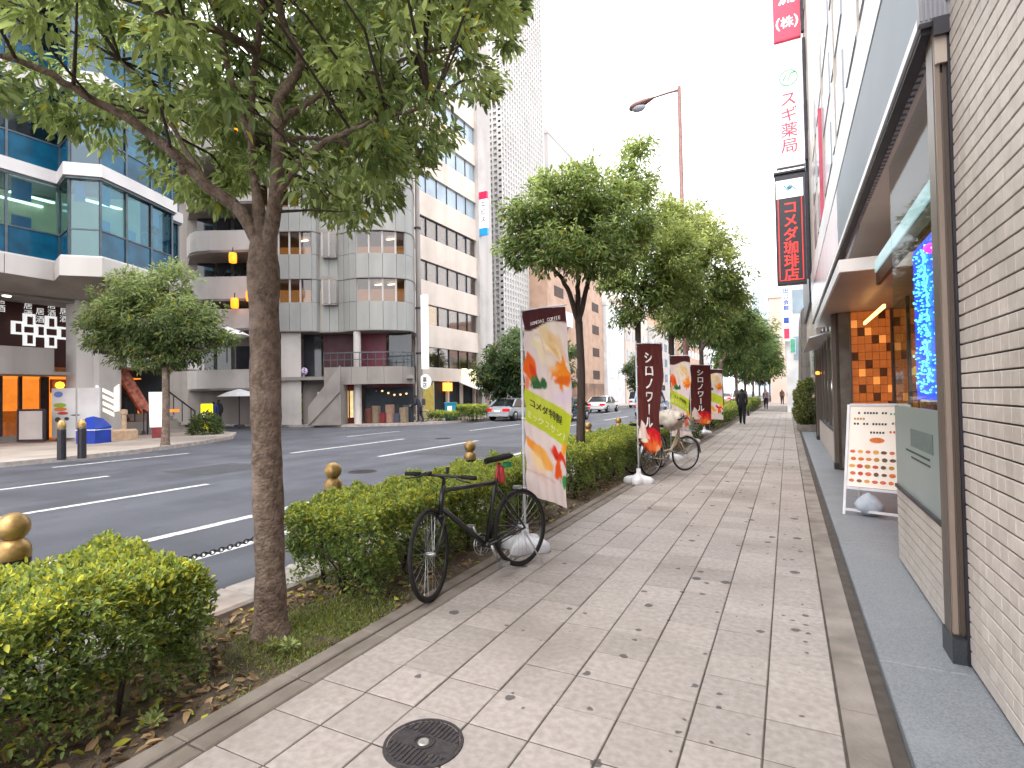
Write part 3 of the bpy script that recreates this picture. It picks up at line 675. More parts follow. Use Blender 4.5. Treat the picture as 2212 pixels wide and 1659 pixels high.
m_winpale = pmat('pale_window', '#9fb0bc', '#8a9aa8', scale=.6, rough=.08, spec=.6)
t = block('white_building', 'tall white building with a blue lettered sign past the stone block', -.05, 7, 42, 60, 15.5, m_white, win=m_winpale, nwx=3, nwy=6, face='LF')
sg = thing('vertical_sign', 'narrow white sign with blue lettering far along the pavement', 'sign', (-.6, 41.9, 6))
b = MB(); b.box(-.22, .26, 41.6, 41.9, 4.9, 8.8); b.build('sign_box', m_signwhite, sg)
b = MB(); b.text('田口会館', (-.15, 41.58, 8.5), X, Zv, .36, vertical=True, pitch=1.1, bold=.05); b.build('lettering', m_ink_b, sg)
b = MB(); b.box(-.14, .18, 41.57, 41.6, 6.1, 6.5); b.build('blue_square', m_ink_b, sg)
b = MB(); b.box(-.14, .2, 41.57, 41.6, 5.05, 5.75); b.build('red_mark', m_signred, sg)
sg = thing('vertical_sign', 'narrow pale green sign below the blue lettered one', 'sign', (.4, 41, 3.8))
b = MB(); b.box(.2, .52, 39.8, 40.1, 3.9, 4.9); b.build('sign_box', m_whiteedge, sg); b = MB(); b.box(.23, .49, 39.77, 39.8, 4.0, 4.85); b.build('sign_face', pmat('sign_green', '#5fb898', rough=.4), sg)
block('pink_building', 'orange pink tiled building near the end of the pavement', -1.9, 6, 76, 110, 13.2, pmat('pink_tile_wall', '#d9c0b4', '#cfb4a8', scale=.3, rough=.7), win=m_winpale, nwx=5, nwy=8, face='LF', wfrac=.35, hfrac=.4)
block('glass_tower', 'pale blue glass tower at the far end of the street', -9.4, -3, 190, 215, 38, pmat('tower_pale', '#c4d0da', '#b4c2ce', scale=.1, rough=.3), win=m_winpale, nwx=9, nwy=3, face='F', wfrac=.5, hfrac=.8)
# ================================================================ LEFT SIDE OF THE STREET
m_concw = pmat('pale_concrete', '#c0bab7', '#b0aaa7', scale=.9, rough=.75, col3='#928c89', scale3=.7, f3=.5, streak=True)
m_concg = pmat('grey_concrete', '#8f8884', '#807975', scale=1.1, rough=.85, col3='#6c6662', scale3=.8, f3=.5, streak=True)
m_whiteband = pmat('white_band', '#cfcbcb', '#c2bebe', scale=.8, rough=.5)
m_tealglass = glassmat('teal_glass', (.40, .60, .68), refl=.015, fres=.2)
m_paleglass = glassmat('pale_blue_glass', (.36, .60, .70), refl=.06, fres=.4)
m_spandrel = pmat('teal_spandrel', '#105674', '#0c3e56', scale=1.5, rough=.15, spec=.25)
m_blind = pmat('blue_white_blind', '#a9c6d4', '#9ab9c9', scale=2, rough=.6)
m_frame = pmat('steel_frame', '#59626a', '#4b545c', scale=3, rough=.4, metal=.4)
m_tube = pmat('office_tube', '#ffffff', rough=.4, emit='#fff2dc', estr=3.2)
m_tube2 = pmat('soft_tube', '#f0ece4', rough=.5, emit='#fff0dc', estr=.35)
m_intwall = pmat('office_wall', '#b4a88c', '#8c836c', scale=.8, rough=.8, emit='#c8b888', estr=.30)  # wall emission stands in for the office lighting
m_intdark = pmat('dark_interior', '#2d343a', '#1c2228', scale=.8, rough=.8)
m_brownwall = pmat('maroon_wall', '#3e1d18', '#321612', scale=1.2, rough=.6)
m_shoplit = pmat('shop_light', '#d07a30', '#8a4a1c', scale=1.6, rough=.6, emit='#e8822c', estr=.55, fac=(.4, .6))  # wall, ceiling and door glow in place of lighting inside the shop
m_bench = pmat('warm_timber', '#9a5a24', '#80461a', scale=5, rough=.5, emit='#c06a20', estr=.15)
V2 = lambda p: Vector((p[0], p[1], 0))
def panels(root, name, P0, P1, z0, z1, n, mat, th=.1, gap=.02, off=0., shear=0.):
    """n upright panels side by side from P0 to P1; off = distance in front of the line (to its right)"""
    P0 = V2(P0); P1 = V2(P1); d = (P1-P0)/n; nrm = Vector((d.y, -d.x, 0)).normalized(); g = d.normalized()*gap/2
    for i in range(n):
        a = P0+d*i+g+nrm*off; c = P0+d*(i+1)-g+nrm*off
        b = MB(); b.slab((a.x, a.y, z0), (c.x, c.y, z0), (c.x, c.y, z1), (a.x, a.y, z1), th); b.build(name, mat if not isinstance(mat, list) else random.choice(mat), root)
def beam(b, P0, P1, z0, z1, off0, off1):
    P0 = V2(P0); P1 = V2(P1); d = (P1-P0).normalized(); nrm = Vector((d.y, -d.x, 0)); b.prism([P0+nrm*off0, P1+nrm*off0, P1+nrm*off1, P0+nrm*off1], z0, z1)
# ---------------------------------------------------------------- glass office building
gb = thing('glass_office_building', 'office building with angled teal glass bays and pale bands over shops', 'building', (-28, 8, 0))
FPT = [(-24, -6), (-24, -1.5), (-24, 3), (-24, 7.2), (-24, 10.36), (-22.7, 10.07), (-22, 10.7), (-22.45, 11.8), (-22.95, 13.0), (-23.4, 14.1), (-24.3, 14.2), (-24.6, 15.1), (-26.5, 15.4), (-33, 15.4)]
inner = [(-31, 15.2), (-26.5, 15.2), (-24.8, 14.9), (-24.5, 14.1), (-23.7, 13.9), (-22.4, 10.85), (-22.75, 10.35), (-24.3, 10.6), (-24.3, -6), (-31, -6)]
FL = [6.72, 10.05, 13.4, 16.7, 20.0]
for f, z0 in enumerate(FL):
    z1 = z0+2.88
    b = MB(); b.wallrun(offset_poly(FPT, .22), z1, z1+.45, .5); b.build('white_band', m_whiteband, gb)
    b = MB(); b.wallrun(offset_poly(FPT, .14), z1-.09, z1-.005, .3); b.build('band_drip', m_frame, gb)
    b = MB(); b.prism(inner[::-1], z1+.05, z1+.40); b.build('floor_slab', m_concg, gb)
    for i in range(len(FPT)-1):
        P0, P1 = V2(FPT[i]), V2(FPT[i+1]); L_ = (P1-P0).length
        if L_ < 1.1: sub = 1
        else: sub = max(1, round(L_/1.55))
        if f >= 3 and i < 3: sub = 2
        d = (P1-P0)/sub; nrm = Vector((d.y, -d.x, 0)).normalized()
        pale = i in (5,)
        for k in range(sub):
            a = P0+d*k; c = P0+d*(k+1)
            b = MB(); b.slab((a.x, a.y, z0+.02), (c.x, c.y, z0+.02), (c.x, c.y, z0+.98), (a.x, a.y, z0+.98), .03); b.build('spandrel_pane', m_spandrel if not pale else m_paleglass, gb)
            b = MB(); b.slab((a.x, a.y, z0+1.02), (c.x, c.y, z0+1.02), (c.x, c.y, z1-.1), (a.x, a.y, z1-.1), .02); b.build('window_pane', m_paleglass if pale else m_tealglass, gb)
            b = MB(); b.bar((a+nrm*.02).to_tuple()[:2]+(z0,), (a+nrm*.02).to_tuple()[:2]+(z1-.1,), .07); b.build('mullion', m_frame, gb)
            # blinds: pale squares at top and middle of the pane
            if f < 2 and i >= 5 or (f < 3 and random.random() < .25):
                e = a+d*.12; g = a+d*(.12+.36)
                for (za, zb) in ((z1-.85, z1-.15), (z0+.75, z0+1.45)):
                    if random.random() < .8:
                        q = nrm*-.10; b = MB(); b.slab((e+q).to_tuple()[:2]+(za,), (g+q).to_tuple()[:2]+(za,), (g+q).to_tuple()[:2]+(zb,), (e+q).to_tuple()[:2]+(zb,), .015)
                        b.build('blind', m_blind, gb)
        b = MB(); beam(b, FPT[i], FPT[i+1], z0+.98, z0+1.03, -.01, .035); b.build('transom', m_frame, gb)
    # office interior: back wall and light tubes
    b = MB(); b.wallrun(offset_poly(FPT, -2.6)[:-2], z0, z1, .1); b.build('office_wall', m_intwall if f == 0 else m_intdark, gb)
    if f < 3:
        for k in range(11):
            yy = -3+k*1.75
            for xx in ((-25.0, -25.9) if yy < 9.6 else (-23.6, -24.4)) if f == 0 else (-25.2,):
                if random.random() < (.85 if f == 0 else .35) and yy < 12:
                    b = MB(); b.box(xx-.06, xx+.06, yy, yy+1.35, z1-.42, z1-.36); b.build('light_tube', m_tube, gb)
b = MB(); b.box(-31, -30, -6, 17, 0, 24); b.build('core_wall', m_concg, gb)
b = MB(); b.prism(inner[::-1], 23.4, 23.8); b.build('roof', m_concg, gb)
# heavy concrete band and sloped soffit
bd = offset_poly(FPT, .35)
for i in range(3, len(bd)-2):
    panels(gb, 'band_panel', bd[i], bd[i+1], 5.98, 6.66, max(1, round((Vector(bd[i+1])-Vector(bd[i])).length/1.5)), m_concw, .25, .025)
for i in range(0, 3):
    panels(gb, 'band_panel', bd[i], bd[i+1], 5.98, 6.66, 3, m_concw, .25, .025)
b = MB(); b.wallrun(offset_poly(FPT, .30), 6.62, 6.72, .3); b.build('band_cap', m_whiteband, gb)
lo = offset_poly(FPT, .34); hi = offset_poly(FPT, -1.3); b = MB()
for i in range(len(lo)-1): b.quad((lo[i][0], lo[i][1], 5.97), (hi[i][0], hi[i][1], 5.55), (hi[i+1][0], hi[i+1][1], 5.55), (lo[i+1][0], lo[i+1][1], 5.97))
b.build('sloped_soffit', m_concg, gb)
b = MB(); b.box(-30, -25.3, -6, 15.2, 5.5, 5.56); b.build('ceiling', m_concg, gb)
b = MB(); b.lathe([(0, 5.47), (.12, 5.47), (.13, 5.5)], 10, (-25.6, 9.4, 0)); b.build('downlight', m_tube, gb)
# maroon mezzanine wall with white sign boxes
b = MB(); b.box(-27.2, -27, -6, 14.8, 3.0, 5.5); b.build('mezzanine_wall', m_brownwall, gb)
sq = thing('menu_board_sign', 'cluster of white outlined square signs with column lettering on the maroon wall', 'sign', (-26.9, 10.6, 3.6))
for (u, v) in ((62, 692), (37, 708), (86, 715), (109, 697), (62, 733), (109, 738), (135, 720)):
    p = onx(u, v, -26.97); s_ = .2
    b = MB()
    for (a0, a1, c0, c1) in ((-s_, s_, s_*.86, s_*1.3), (-s_, s_, -s_*1.3, -s_*.86), (-s_, -s_*.35, -s_*.86, s_*.86), (s_*.68, s_, -s_*.86, s_*.86)):
        b.box(p.x, p.x+.06, p.y+a0, p.y+a1, p.z+c0, p.z+c1)
    b.build('square_frame', m_signwhite, sq)
for (u, v) in ((1, 640), (60, 652), (111, 652), (86, 665), (137, 665)):
    for k, ch in enumerate('居酒'):
        p = onx(u, v, -26.97); b = MB(); b.text(ch, (p.x+.03, p.y-.15, p.z-.32*k), (0, 1, 0), (0, 0, 1), .30, vertical=True)
        b.build('letter', m_signwhite, sq)
# parapet of the mezzanine
for k in range(7):
    y0 = -2.6+k*1.9; b = MB(); b.cbox(-25.5, -25.2, y0+.012, y0+1.888, 2.72, 3.62, .02); b.build('parapet_panel', m_concg, gb)
b = MB(); b.box(-27.2, -25.15, -6, 11.2, 2.6, 2.72); b.build('mezzanine_slab', m_concg, gb)
b = MB(); b.box(-27, -25.5, -6, 10.8, 3.0, 3.1); b.build('mezzanine_floor', m_concg, gb)
# ground floor shop, lit orange
b = MB(); b.box(-29.98, -29.9, -6, 15.0, 0, 2.55); b.build('shop_back_wall', m_shoplit, gb)
b = MB(); b.box(-30.9, -27.3, -6, 15.0, 2.56, 2.62); b.build('shop_ceiling', m_shoplit, gb)
ysh = lambda u: onx(u, 880, -27.28).y
for (u0, u1) in ((-160, -80), (-80, 0), (2, 43), (47, 90)):
    b = MB(); b.box(-27.30, -27.28, ysh(u0)+.05, ysh(u1)-.05, .25, 2.5); b.build('shop_pane', m_glass, gb)
    b = MB(); b.box(-27.36, -27.22, ysh(u1)-.05, ysh(u1)+.06, .05, 2.6); b.build('shop_frame', m_darkmet, gb)
b = MB(); b.box(-27.4, -27.2, ysh(90), ysh(104), .0, 2.6); b.build('shop_post', m_darkmet, gb)
b = MB(); b.box(-27.4, -27.2, -6, ysh(90), .0, .25); b.build('shop_plinth', m_concg, gb)
for k in range(5):
    b = MB(); b.box(-29.8, -29.2, 6.2+1.5*k, 7.2+1.5*k, .0, .75); b.box(-29.9, -29.8, 6.2+1.5*k, 7.2+1.5*k, .75, 1.2); b.build('shop_seat', m_bench, gb)
b = MB(); b.lathe([(0, .15), (.12, .1), (.16, 0), (.12, -.1), (0, -.15)], 12, (-27.0, ysh(122), 2.25)); b.build('round_lamp', pmat('lamp_yellow', '#ffd040', rough=.4, emit='#ffc830', estr=1.4), gb)
b = MB(); b.box(-27.3, -27.1, ysh(108), ysh(170), 1.95, 2.5); b.build('sign_board', pmat('dull_red_board', '#9a5048', '#8a443c', scale=4, rough=.5), gb)
b = MB(); b.box(-27.3, -27.15, ysh(106), ysh(132), .1, 1.9); b.build('shop_door', m_shoplit, gb)
# concrete pillar and stair wall
b = MB(); p0 = onx(165, 800, -25.2); p1 = onx(213, 800, -25.2); b.cbox(-26.0, -25.2, p0.y, p1.y, 0, 5.6, .02); b.build('pillar', m_concw, gb)
a = onx(213, 900, -25.0); c = onx(262, 900, -25.6)
b = MB(); b.slab((-25.0, a.y+.02, 0), (-25.6, c.y, 0), (-25.6, c.y, 3.5), (-25.0, a.y+.02, 3.5), .3); b.build('stair_wall', m_concw, gb)
sg = thing('lit_wall_sign', 'glowing slanted white lined sign on the concrete stair wall', 'sign', (-25, 12.4, 1.3))
for k in range(4):
    q0 = onx(209, 832+14*k, -24.96); q1 = onx(247, 850+14*k, -25.36); b = MB(); b.slab((q0.x, q0.y, q0.z-.16), (q1.x, q1.y, q1.z-.16), q1, q0, .05); b.build('light_bar', m_tube2, sg)
q0 = onx(248, 838, -25.36); q1 = onx(258, 830, -25.5); b = MB(); b.slab((q0.x, q0.y, q0.z-1.0), (q1.x, q1.y, q1.z-1.15), q1, q0, .05); b.build('light_bar', m_tube2, sg)
# passage and dark opening right of it, stairs up
a = onx(262, 900, -25.6); c = onx(345, 900, -27.0)
b = MB(); b.slab((-27.6, a.y+.3, 0), (-28.2, c.y+1.2, 0), (-28.2, c.y+1.2, 3.2), (-27.6, a.y+.3, 3.2), .2); b.build('passage_wall', m_intdark, gb)
b = MB(); b.box(-27.5, -25.3, a.y, 16.8, 3.0, 3.5); b.build('lintel', m_concw, gb)
b = MB(); b.add([(-26.4, a.y+.05, 3.0), (-26.4, a.y+.55, 3.0), (-26.4, a.y+1.7, .95), (-26.4, a.y+1.2, .95), (-26.2, a.y+.05, 3.0), (-26.2, a.y+.55, 3.0), (-26.2, a.y+1.7, .95), (-26.2, a.y+1.2, .95)], [(0, 1, 2, 3), (7, 6, 5, 4), (0, 4, 5, 1), (1, 5, 6, 2), (2, 6, 7, 3), (3, 7, 4, 0)]); b.build('sloping_panel', pmat('poster_red', '#8a3a34', '#c07a60', scale=6, rough=.5), gb)
b = MB(); b.box(-26.6, -26.4, a.y+1.2, a.y+3.0, .98, 1.12); b.build('lit_strip', m_shoplit, gb)
b = MB(); b.box(-26.9, -26.5, a.y+.2, a.y+3.0, 0, .6); b.build('passage_plinth', m_concg, gb)
st = thing('outdoor_stairs', 'grey concrete steps climbing between the glass building and the side street', 'stairs', (-26, 16, 0))
for k in range(11):
    b = MB(); b.box(-26.2-.32*k-.34, -26.2-.32*k, 14.6, 16.6, 0, .155*(k+1)); b.build('step', m_concg, st)
for yy in (14.5, 16.7):
    b = MB(); b.tube([(-25.9, yy, .02), (-25.9, yy, 1.0), (-29.6, yy, 2.75), (-29.6, yy, 1.7)], .04, 8); b.build('handrail', m_darkmet, st)
    for k in range(5): b = MB(); b.tube([(-26.2-.7*k, yy, .16+.33*k), (-26.2-.7*k, yy, 1.12+.33*k)], .025, 6); b.build('baluster', m_darkmet, st)
b = MB(); b.box(-30, -29.7, 14, 17.4, 0, 5.5); b.build('end_wall', pmat('blue_grey_metal', '#6c7885', '#5c6874', scale=1, rough=.5), st)
# ---------------------------------------------------------------- grey panel building on the corner of the side street
m_gpanel = pmat('grey_panel', '#92928f', '#858583', scale=1.3, rough=.5, spec=.45, col3='#767674', scale3=.8, f3=.4, streak=True)
m_winbrown = glassmat('bronze_glass', (.66, .56, .48), refl=.05, fres=.6)
m_warmint = pmat('warm_interior', '#a88c64', '#84694a', scale=1.2, rough=.8, emit='#d8a868', estr=.32)  # emission puts the room lighting into the wall itself
gy = thing('grey_panel_building', 'grey panelled corner building with curved bays and brown window bands', 'building', tuple(ond(700, 914, 33.5))[:2]+(0,))
DG = 32.0
def gp(u, dd=0.):
    p = ond(u, 858, DG-dd); return (p.x, p.y)
bays = [gp(560, .55), gp(603, .6), gp(650, .6), gp(676, .55), gp(686, .35), gp(694, .0), gp(733, -.05), gp(745, .1), gp(757, .35), gp(772, .55), gp(800, .6), gp(830, .55), gp(860, .35), gp(880, .05), gp(893, -.5), gp(899, -1.4), gp(900, -3.5)]
Zs = lambda v: CAMH+(858-v)*DG/FPX
GF = [(712, 652, 600), (600, 549, 498), (498, 447, 396), (396, 345, 294), (294, 243, 192), (192, 141, 90)]
for f, (vb, vt, vw) in enumerate(GF):
    zb, zt, zw = Zs(vb), Zs(vt), Zs(vw)
    for i in range(len(bays)-1):
        L_ = (Vector(bays[i+1])-Vector(bays[i])).length
        panels(gy, 'facade_panel', bays[i], bays[i+1], zb, zt, max(1, round(L_/.62)), m_gpanel, .12, .022)
    b = MB(); b.wallrun(offset_poly(bays, .03), zb-.06, zb-.002, .3); b.build('band_edge', m_concg, gy)
    # windows between bands (left bay, right bay) and solid piers
    for i in range(len(bays)-1):
        if i in (0, 1, 2, 9, 10, 11, 12):
            P0, P1 = bays[i], bays[i+1]; nsub = 1 if i not in (0, 1) else 2
            pts = [V2(P0).lerp(V2(P1), k/nsub) for k in range(nsub+1)]
            for k in range(nsub):
                a, c = pts[k], pts[k+1]; d = (c-a).normalized(); n = Vector((d.y, -d.x, 0)); a2 = a-n*.12; c2 = c-n*.12
                b = MB(); b.slab((a2.x, a2.y, zt), (c2.x, c2.y, zt), (c2.x, c2.y, zw), (a2.x, a2.y, zw), .02); b.build('window_pane', m_winbrown, gy)
                b = MB(); b.bar((a2.x, a2.y, zt), (a2.x, a2.y, zw), .08); b.build('window_frame', m_concw, gy)
        else:
            panels(gy, 'pier_panel', bays[i], bays[i+1], zt+.02, zw-.08, 1, m_gpanel, .12, .02)
    # small box window in the recess
    a, c = Vector(gp(699, .28)), Vector(gp(729, .26)); n = Vector((FH.x, FH.y))
    b = MB(); b.prism([a, c, c+n*.35, a+n*.35], Zs((vt+vw)/2+29)-.05, Zs((vt+vw)/2+29)+.06); b.build('box_window_sill', m_concg, gy)
    m_ = (a+c)/2
    for (pa, pc) in ((a, m_), (m_, c)):
        b = MB(); b.slab((pa.x, pa.y, Zs(vt+3)), (pc.x, pc.y, Zs(vt+3)), (pc.x, pc.y, Zs(vw+2)), (pa.x, pa.y, Zs(vw+2)), .03); b.build('window_pane', m_winbrown, gy)
        b = MB(); b.bar((pa.x, pa.y, Zs(vt+3)), (pa.x, pa.y, Zs(vw+2)), .08); b.build('window_frame', m_concw, gy)
    # interior
    i0, i1 = Vector(gp(560, -3.0)), Vector(gp(890, -3.2)); b = MB(); b.slab((i0.x, i0.y, zb), (i1.x, i1.y, zb), (i1.x, i1.y, zw), (i0.x, i0.y, zw), .1); b.build('room_wall', m_warmint if f < 2 else m_intwall, gy)
    b = MB(); b.prism([gp(560, .2), gp(686, .1), gp(745, -.1), gp(850, .2), gp(885, -.6), gp(890, -3.2), gp(560, -3.0)], zw+.02, zw+.2); b.build('ceiling_slab', m_concg, gy)
    if f < 2:
        for u in ((712, 822, 850) if f == 0 else (848, 660)):
            a = Vector(gp(u-8, -1.2)); c = Vector(gp(u+8, -1.0)); b = MB(); b.bar((a.x, a.y, zw-.12), (c.x, c.y, zw-.12), .18, .05); b.build('light_tube', m_tube, gy)
b = MB(); b.prism([gp(560, -3.2), gp(897, -3.4), gp(897, -12), gp(440, -14)], 0, 24); b.build('building_core', m_concg, gy)
b = MB(); b.prism([gp(560, .3), gp(676, .3), gp(700, -.1), gp(740, -.1), gp(775, .4), gp(850, .3), gp(885, -.4), gp(890, -3.2), gp(560, -3.0)], Zs(712)-.10, Zs(712)-.02); b.build('soffit', m_concg, gy)
# first-floor terrace
z0, z1 = Zs(829), Zs(792)
terr = [gp(560, .8), gp(607, .9), gp(660, .9), gp(700, .7), gp(760, .9), gp(830, .9), gp(870, .6), gp(893, -.2), gp(897, -2)]
for i in range(3, len(terr)-1):
    panels(gy, 'terrace_parapet', terr[i], terr[i+1], z0, z1, max(1, round((Vector(terr[i+1])-Vector(terr[i])).length/1.2)), m_concg, .15, .015)
b = MB(); b.prism([gp(560, .6), gp(893, .3), gp(893, -3.2), gp(560, -3.0)], z0+.3, z0+.5); b.build('terrace_floor', m_concg, gy)
for i in range(3, len(terr)-1):
    P0, P1 = V2(terr[i]), V2(terr[i+1]); n = max(2, round((P1-P0).length/.45))
    b = MB(); b.bar((P0.x, P0.y, z1+.82), (P1.x, P1.y, z1+.82), .06); b.bar((P0.x, P0.y, z1+.42), (P1.x, P1.y, z1+.42), .04); b.build('terrace_rail', m_frame, gy)
    for k in range(n): q = P0.lerp(P1, k/n); b = MB(); b.tube([(q.x, q.y, z1), (q.x, q.y, z1+.82)], .022, 5); b.build('rail_post', m_frame, gy)
q = gp(773, .3); b = MB(); b.lathe([(.22, 0), (.22, Zs(712)-.1)], 14, (q[0], q[1], 0)); b.build('round_column', m_concw, gy)
p = [gp(608, .3), gp(651, .3), gp(651, -1), gp(608, -1)]; b = MB(); b.prism(p, 0, Zs(712)-.1); b.build('pier', m_concw, gy)
for (u0, u1, mt) in ((657, 695, m_winedark), (700, 770, pmat('maroon_blind', '#4c2a30', '#3c2026', scale=2, rough=.6)), (782, 835, pmat('red_shop', '#743040', '#5a2632', scale=1.6, rough=.5)), (842, 890, m_winedark)):
    a, c = gp(u0, -.8), gp(u1, -.8); b = MB(); b.slab((a[0], a[1], z0+.5), (c[0], c[1], z0+.5), (c[0], c[1], Zs(714)), (a[0], a[1], Zs(714)), .05); b.build('terrace_window', mt, gy)
# ground floor of the grey building: shops
for (u0, u1, mt) in ((566, 605, m_bench), (655, 700, m_concg), (722, 782, pmat('red_brick_front', '#7a2c2c', '#642222', scale=9, rough=.7)), (790, 893, m_intdark)):
    a, c = gp(u0, -.2), gp(u1, -.6); b = MB(); b.slab((a[0], a[1], 0), (c[0], c[1], 0), (c[0], c[1], z0+.3), (a[0], a[1], z0+.3), .2); b.build('shop_front', mt, gy)
for (u0, u1, v0, v1) in ((732, 752, 850, 900), (756, 776, 850, 900)):
    a, c = gp(u0, -.1), gp(u1, -.1); b = MB(); b.slab((a[0], a[1], Zs(v1)), (c[0], c[1], Zs(v1)), (c[0], c[1], Zs(v0-8)), (a[0], a[1], Zs(v0-8)), .06); b.build('lit_window', pmat('cream_window', '#d8c890', '#b0a070', scale=3, rough=.4, emit='#ffe0a0', estr=.3), gy)
    m_ = ((a[0]+c[0])/2, (a[1]+c[1])/2); b = MB(); b.bar((m_[0]+FH.x*-.05, m_[1]+FH.y*-.05, Zs(v1)), (m_[0]-FH.x*.05, m_[1]-FH.y*.05, Zs(v0-8)), .1); b.build('window_bar', m_whiteedge, gy)
# outside stair with solid balustrade climbing to the terrace
s0, s1 = Vector(gp(665, 1.6)), Vector(gp(735, 1.5))
b = MB(); b.slab((s0.x, s0.y, 0), (s1.x, s1.y, 1.9), (s1.x, s1.y, 3.35), (s0.x, s0.y, 1.05), .15); b.build('stair_balustrade', m_concg, gy)
for k in range(12):
    t_ = k/12; q0 = s0.lerp(s1, t_); q1 = s0.lerp(s1, (k+1)/12); n = Vector((FH.x, FH.y)); b = MB(); b.prism([q0+n*.1, q1+n*.1, q1+n*1.4, q0+n*1.4], 0, .2*(k+1)); b.build('stair_step', m_concg, gy)
# left wing with curved balconies
m_wing = m_concw
for f, (v0, v1) in enumerate(((832, 792), (704, 662), (640, 592), (535, 492), (430, 388), (330, 290))):
    zb, zt = Zs(v0), Zs(v1)
    pts = [gp(405, -1.2), gp(412, -.2), gp(425, .25), gp(455, .35), gp(490, .3), gp(540, .35), gp(560, .3)]
    b = MB(); b.wallrun(pts, zb, zt, .15); b.build('balcony_parapet', m_wing, gy)
    b = MB(); b.prism([gp(412, -.3), gp(455, .3), gp(555, .3), gp(560, -2.4), gp(408, -2.4)], zb-.12, zb-.01); b.build('balcony_slab', m_concg, gy)
    for (u0, u1) in ((428, 462), (470, 500), (508, 545)):
        a, c = gp(u0, -2.2), gp(u1, -2.2); b = MB(); b.slab((a[0], a[1], zt-.4), (c[0], c[1], zt-.4), (c[0], c[1], zt+1.6), (a[0], a[1], zt+1.6), .05); b.build('balcony_door', m_winedark, gy)
b = MB(); b.prism([gp(330, -3.4), gp(406, -2.4), gp(560, -2.4), gp(560, -12), gp(330, -12)], 0, 22); b.build('wing_wall', m_concg, gy)
p = gp(437, 1.0)
for k, (u, v) in enumerate(((503, 557), (507, 655), (512, 275), (540, 640))):
    q = ond(u, v, DG-.9); l = thing('paper_lantern', ('orange lantern hung on the balconies, second from the top', 'orange lantern hung on the balconies, lowest on the pole', 'orange lantern hung highest on the balconies', 'small orange lantern just left of the near tree trunk')[k], 'lantern', tuple(q), group='orange lanterns on the grey building')
    b = MB(); b.lathe([(.05, .30), (.19, .28), (.21, .15), (.21, -.15), (.19, -.28), (.05, -.30)], 12, tuple(q)); b.build('shade', pmat('lantern_orange', '#ff9020', '#f08018', scale=4, rough=.5, emit='#ff9020', estr=.9), l, smooth=True)
    b = MB(); b.tube([tuple(q+Vector((0, 0, .28))), tuple(q+Vector((0, 0, .6)))], .03, 6); b.build('hook', m_darkmet, l)
# ---------------------------------------------------------------- cream building with ribbon windows
cb = thing('cream_office_building', 'cream office building with dark ribbon windows behind the utility pole', 'building', (-26, 34, 0))
m_creamw = pmat('cream_render', '#d6c9bf', '#cabcb1', scale=.7, rough=.75, col3='#ab9e94', scale3=.5, f3=.4, streak=True)
XC = -22.0
rib = [3.55, 6.5, 9.5, 12.55, 15.6, 18.6, 21.6, 24.6, 27.6]
b = MB(); b.box(-34, XC-.35, 29.3, 39.6, 0, 31); b.build('core', m_intdark, cb)
zl = 2.6
for k, z in enumerate(rib):
    b = MB(); b.box(XC-.4, XC, 29.3, 37.5, zl, z); b.build('spandrel_band', m_creamw, cb); zl = z+1.4
    for j in range(6):
        y0 = 29.55+j*1.32
        b = MB(); b.box(XC-.2, XC-.17, y0+.03, y0+1.29, z, z+1.4); b.build('window_pane', m_winpale if k >= 4 else m_winbrown, cb)
        b = MB(); b.box(XC-.24, XC-.12, y0-.035, y0+.035, z, z+1.4); b.build('mullion', m_darkmet, cb)
    if k in (1,):
        b = MB(); b.box(XC-.3, XC-.25, 29.6, 32.2, z+.1, z+1.35); b.build('lit_room', pmat('lit_room', '#e8d890', rough=.6, emit='#ffe890', estr=.5), cb)
    b = MB(); b.box(XC-.345, XC-.30, 29.5, 37.5, z, z+1.4); b.build('blind_row', pmat('brown_blinds', '#7a6a60', '#66574e', scale=5, rough=.8), cb)
b = MB(); b.box(XC-.4, XC, 29.3, 37.5, zl, 31); b.build('spandrel_band', m_creamw, cb)
b = MB(); b.box(-34, XC+.25, 37.5, 39.6, 0, 31); b.build('end_pier', m_concw, cb)
b = MB(); b.box(XC-.3, XC+.02, 29.3, 29.55, 2.6, 31); b.build('end_pier', m_creamw, cb)
sg = thing('vertical_sign', 'white blade sign with red top and blue foot on the cream building', 'sign', (XC+.6, 37.9, 13))
q0, q1 = onx(1030, 412, XC+.3), onx(1030, 505, XC+.3)
b = MB(); b.box(XC+.25, XC+.95, 37.6, 37.8, q1.z, q0.z); b.build('sign_box', m_signwhite, sg)
H_ = q0.z-q1.z
b = MB(); b.box(XC+.24, XC+.96, 37.58, 37.82, q0.z-.17*H_, q0.z+.01); b.build('red_top', pmat('sign_crimson', '#c8184a', rough=.4, emit='#d02050', estr=.2), sg)
b = MB(); b.box(XC+.24, XC+.96, 37.58, 37.82, q1.z-.01, q1.z+.16*H_); b.build('blue_foot', pmat('sign_skyblue', '#1888c8', rough=.4, emit='#2090d0', estr=.2), sg)
b = MB(); b.text('エビス', (XC+.36, 37.57, q0.z-.22*H_), X, Zv, .48, vertical=True, pitch=1.3, bold=.03); b.build('lettering', m_ink_k, sg)
sg = thing('vertical_sign', 'small dark blade sign with white lettering at the foot of the cream building', 'sign', (XC+.6, 38.4, 3))
q0, q1 = onx(1044, 745, XC+.4), onx(1044, 805, XC+.4)
b = MB(); b.box(XC+.25, XC+.7, 38.3, 38.5, q1.z, q0.z); b.build('sign_box', m_darkmet, sg)
b = MB(); b.text('会計事務', (XC+.32, 38.28, q0.z-.1), X, Zv, .34, vertical=True, pitch=1.05, bold=.03); b.build('lettering', m_ink_w, sg)
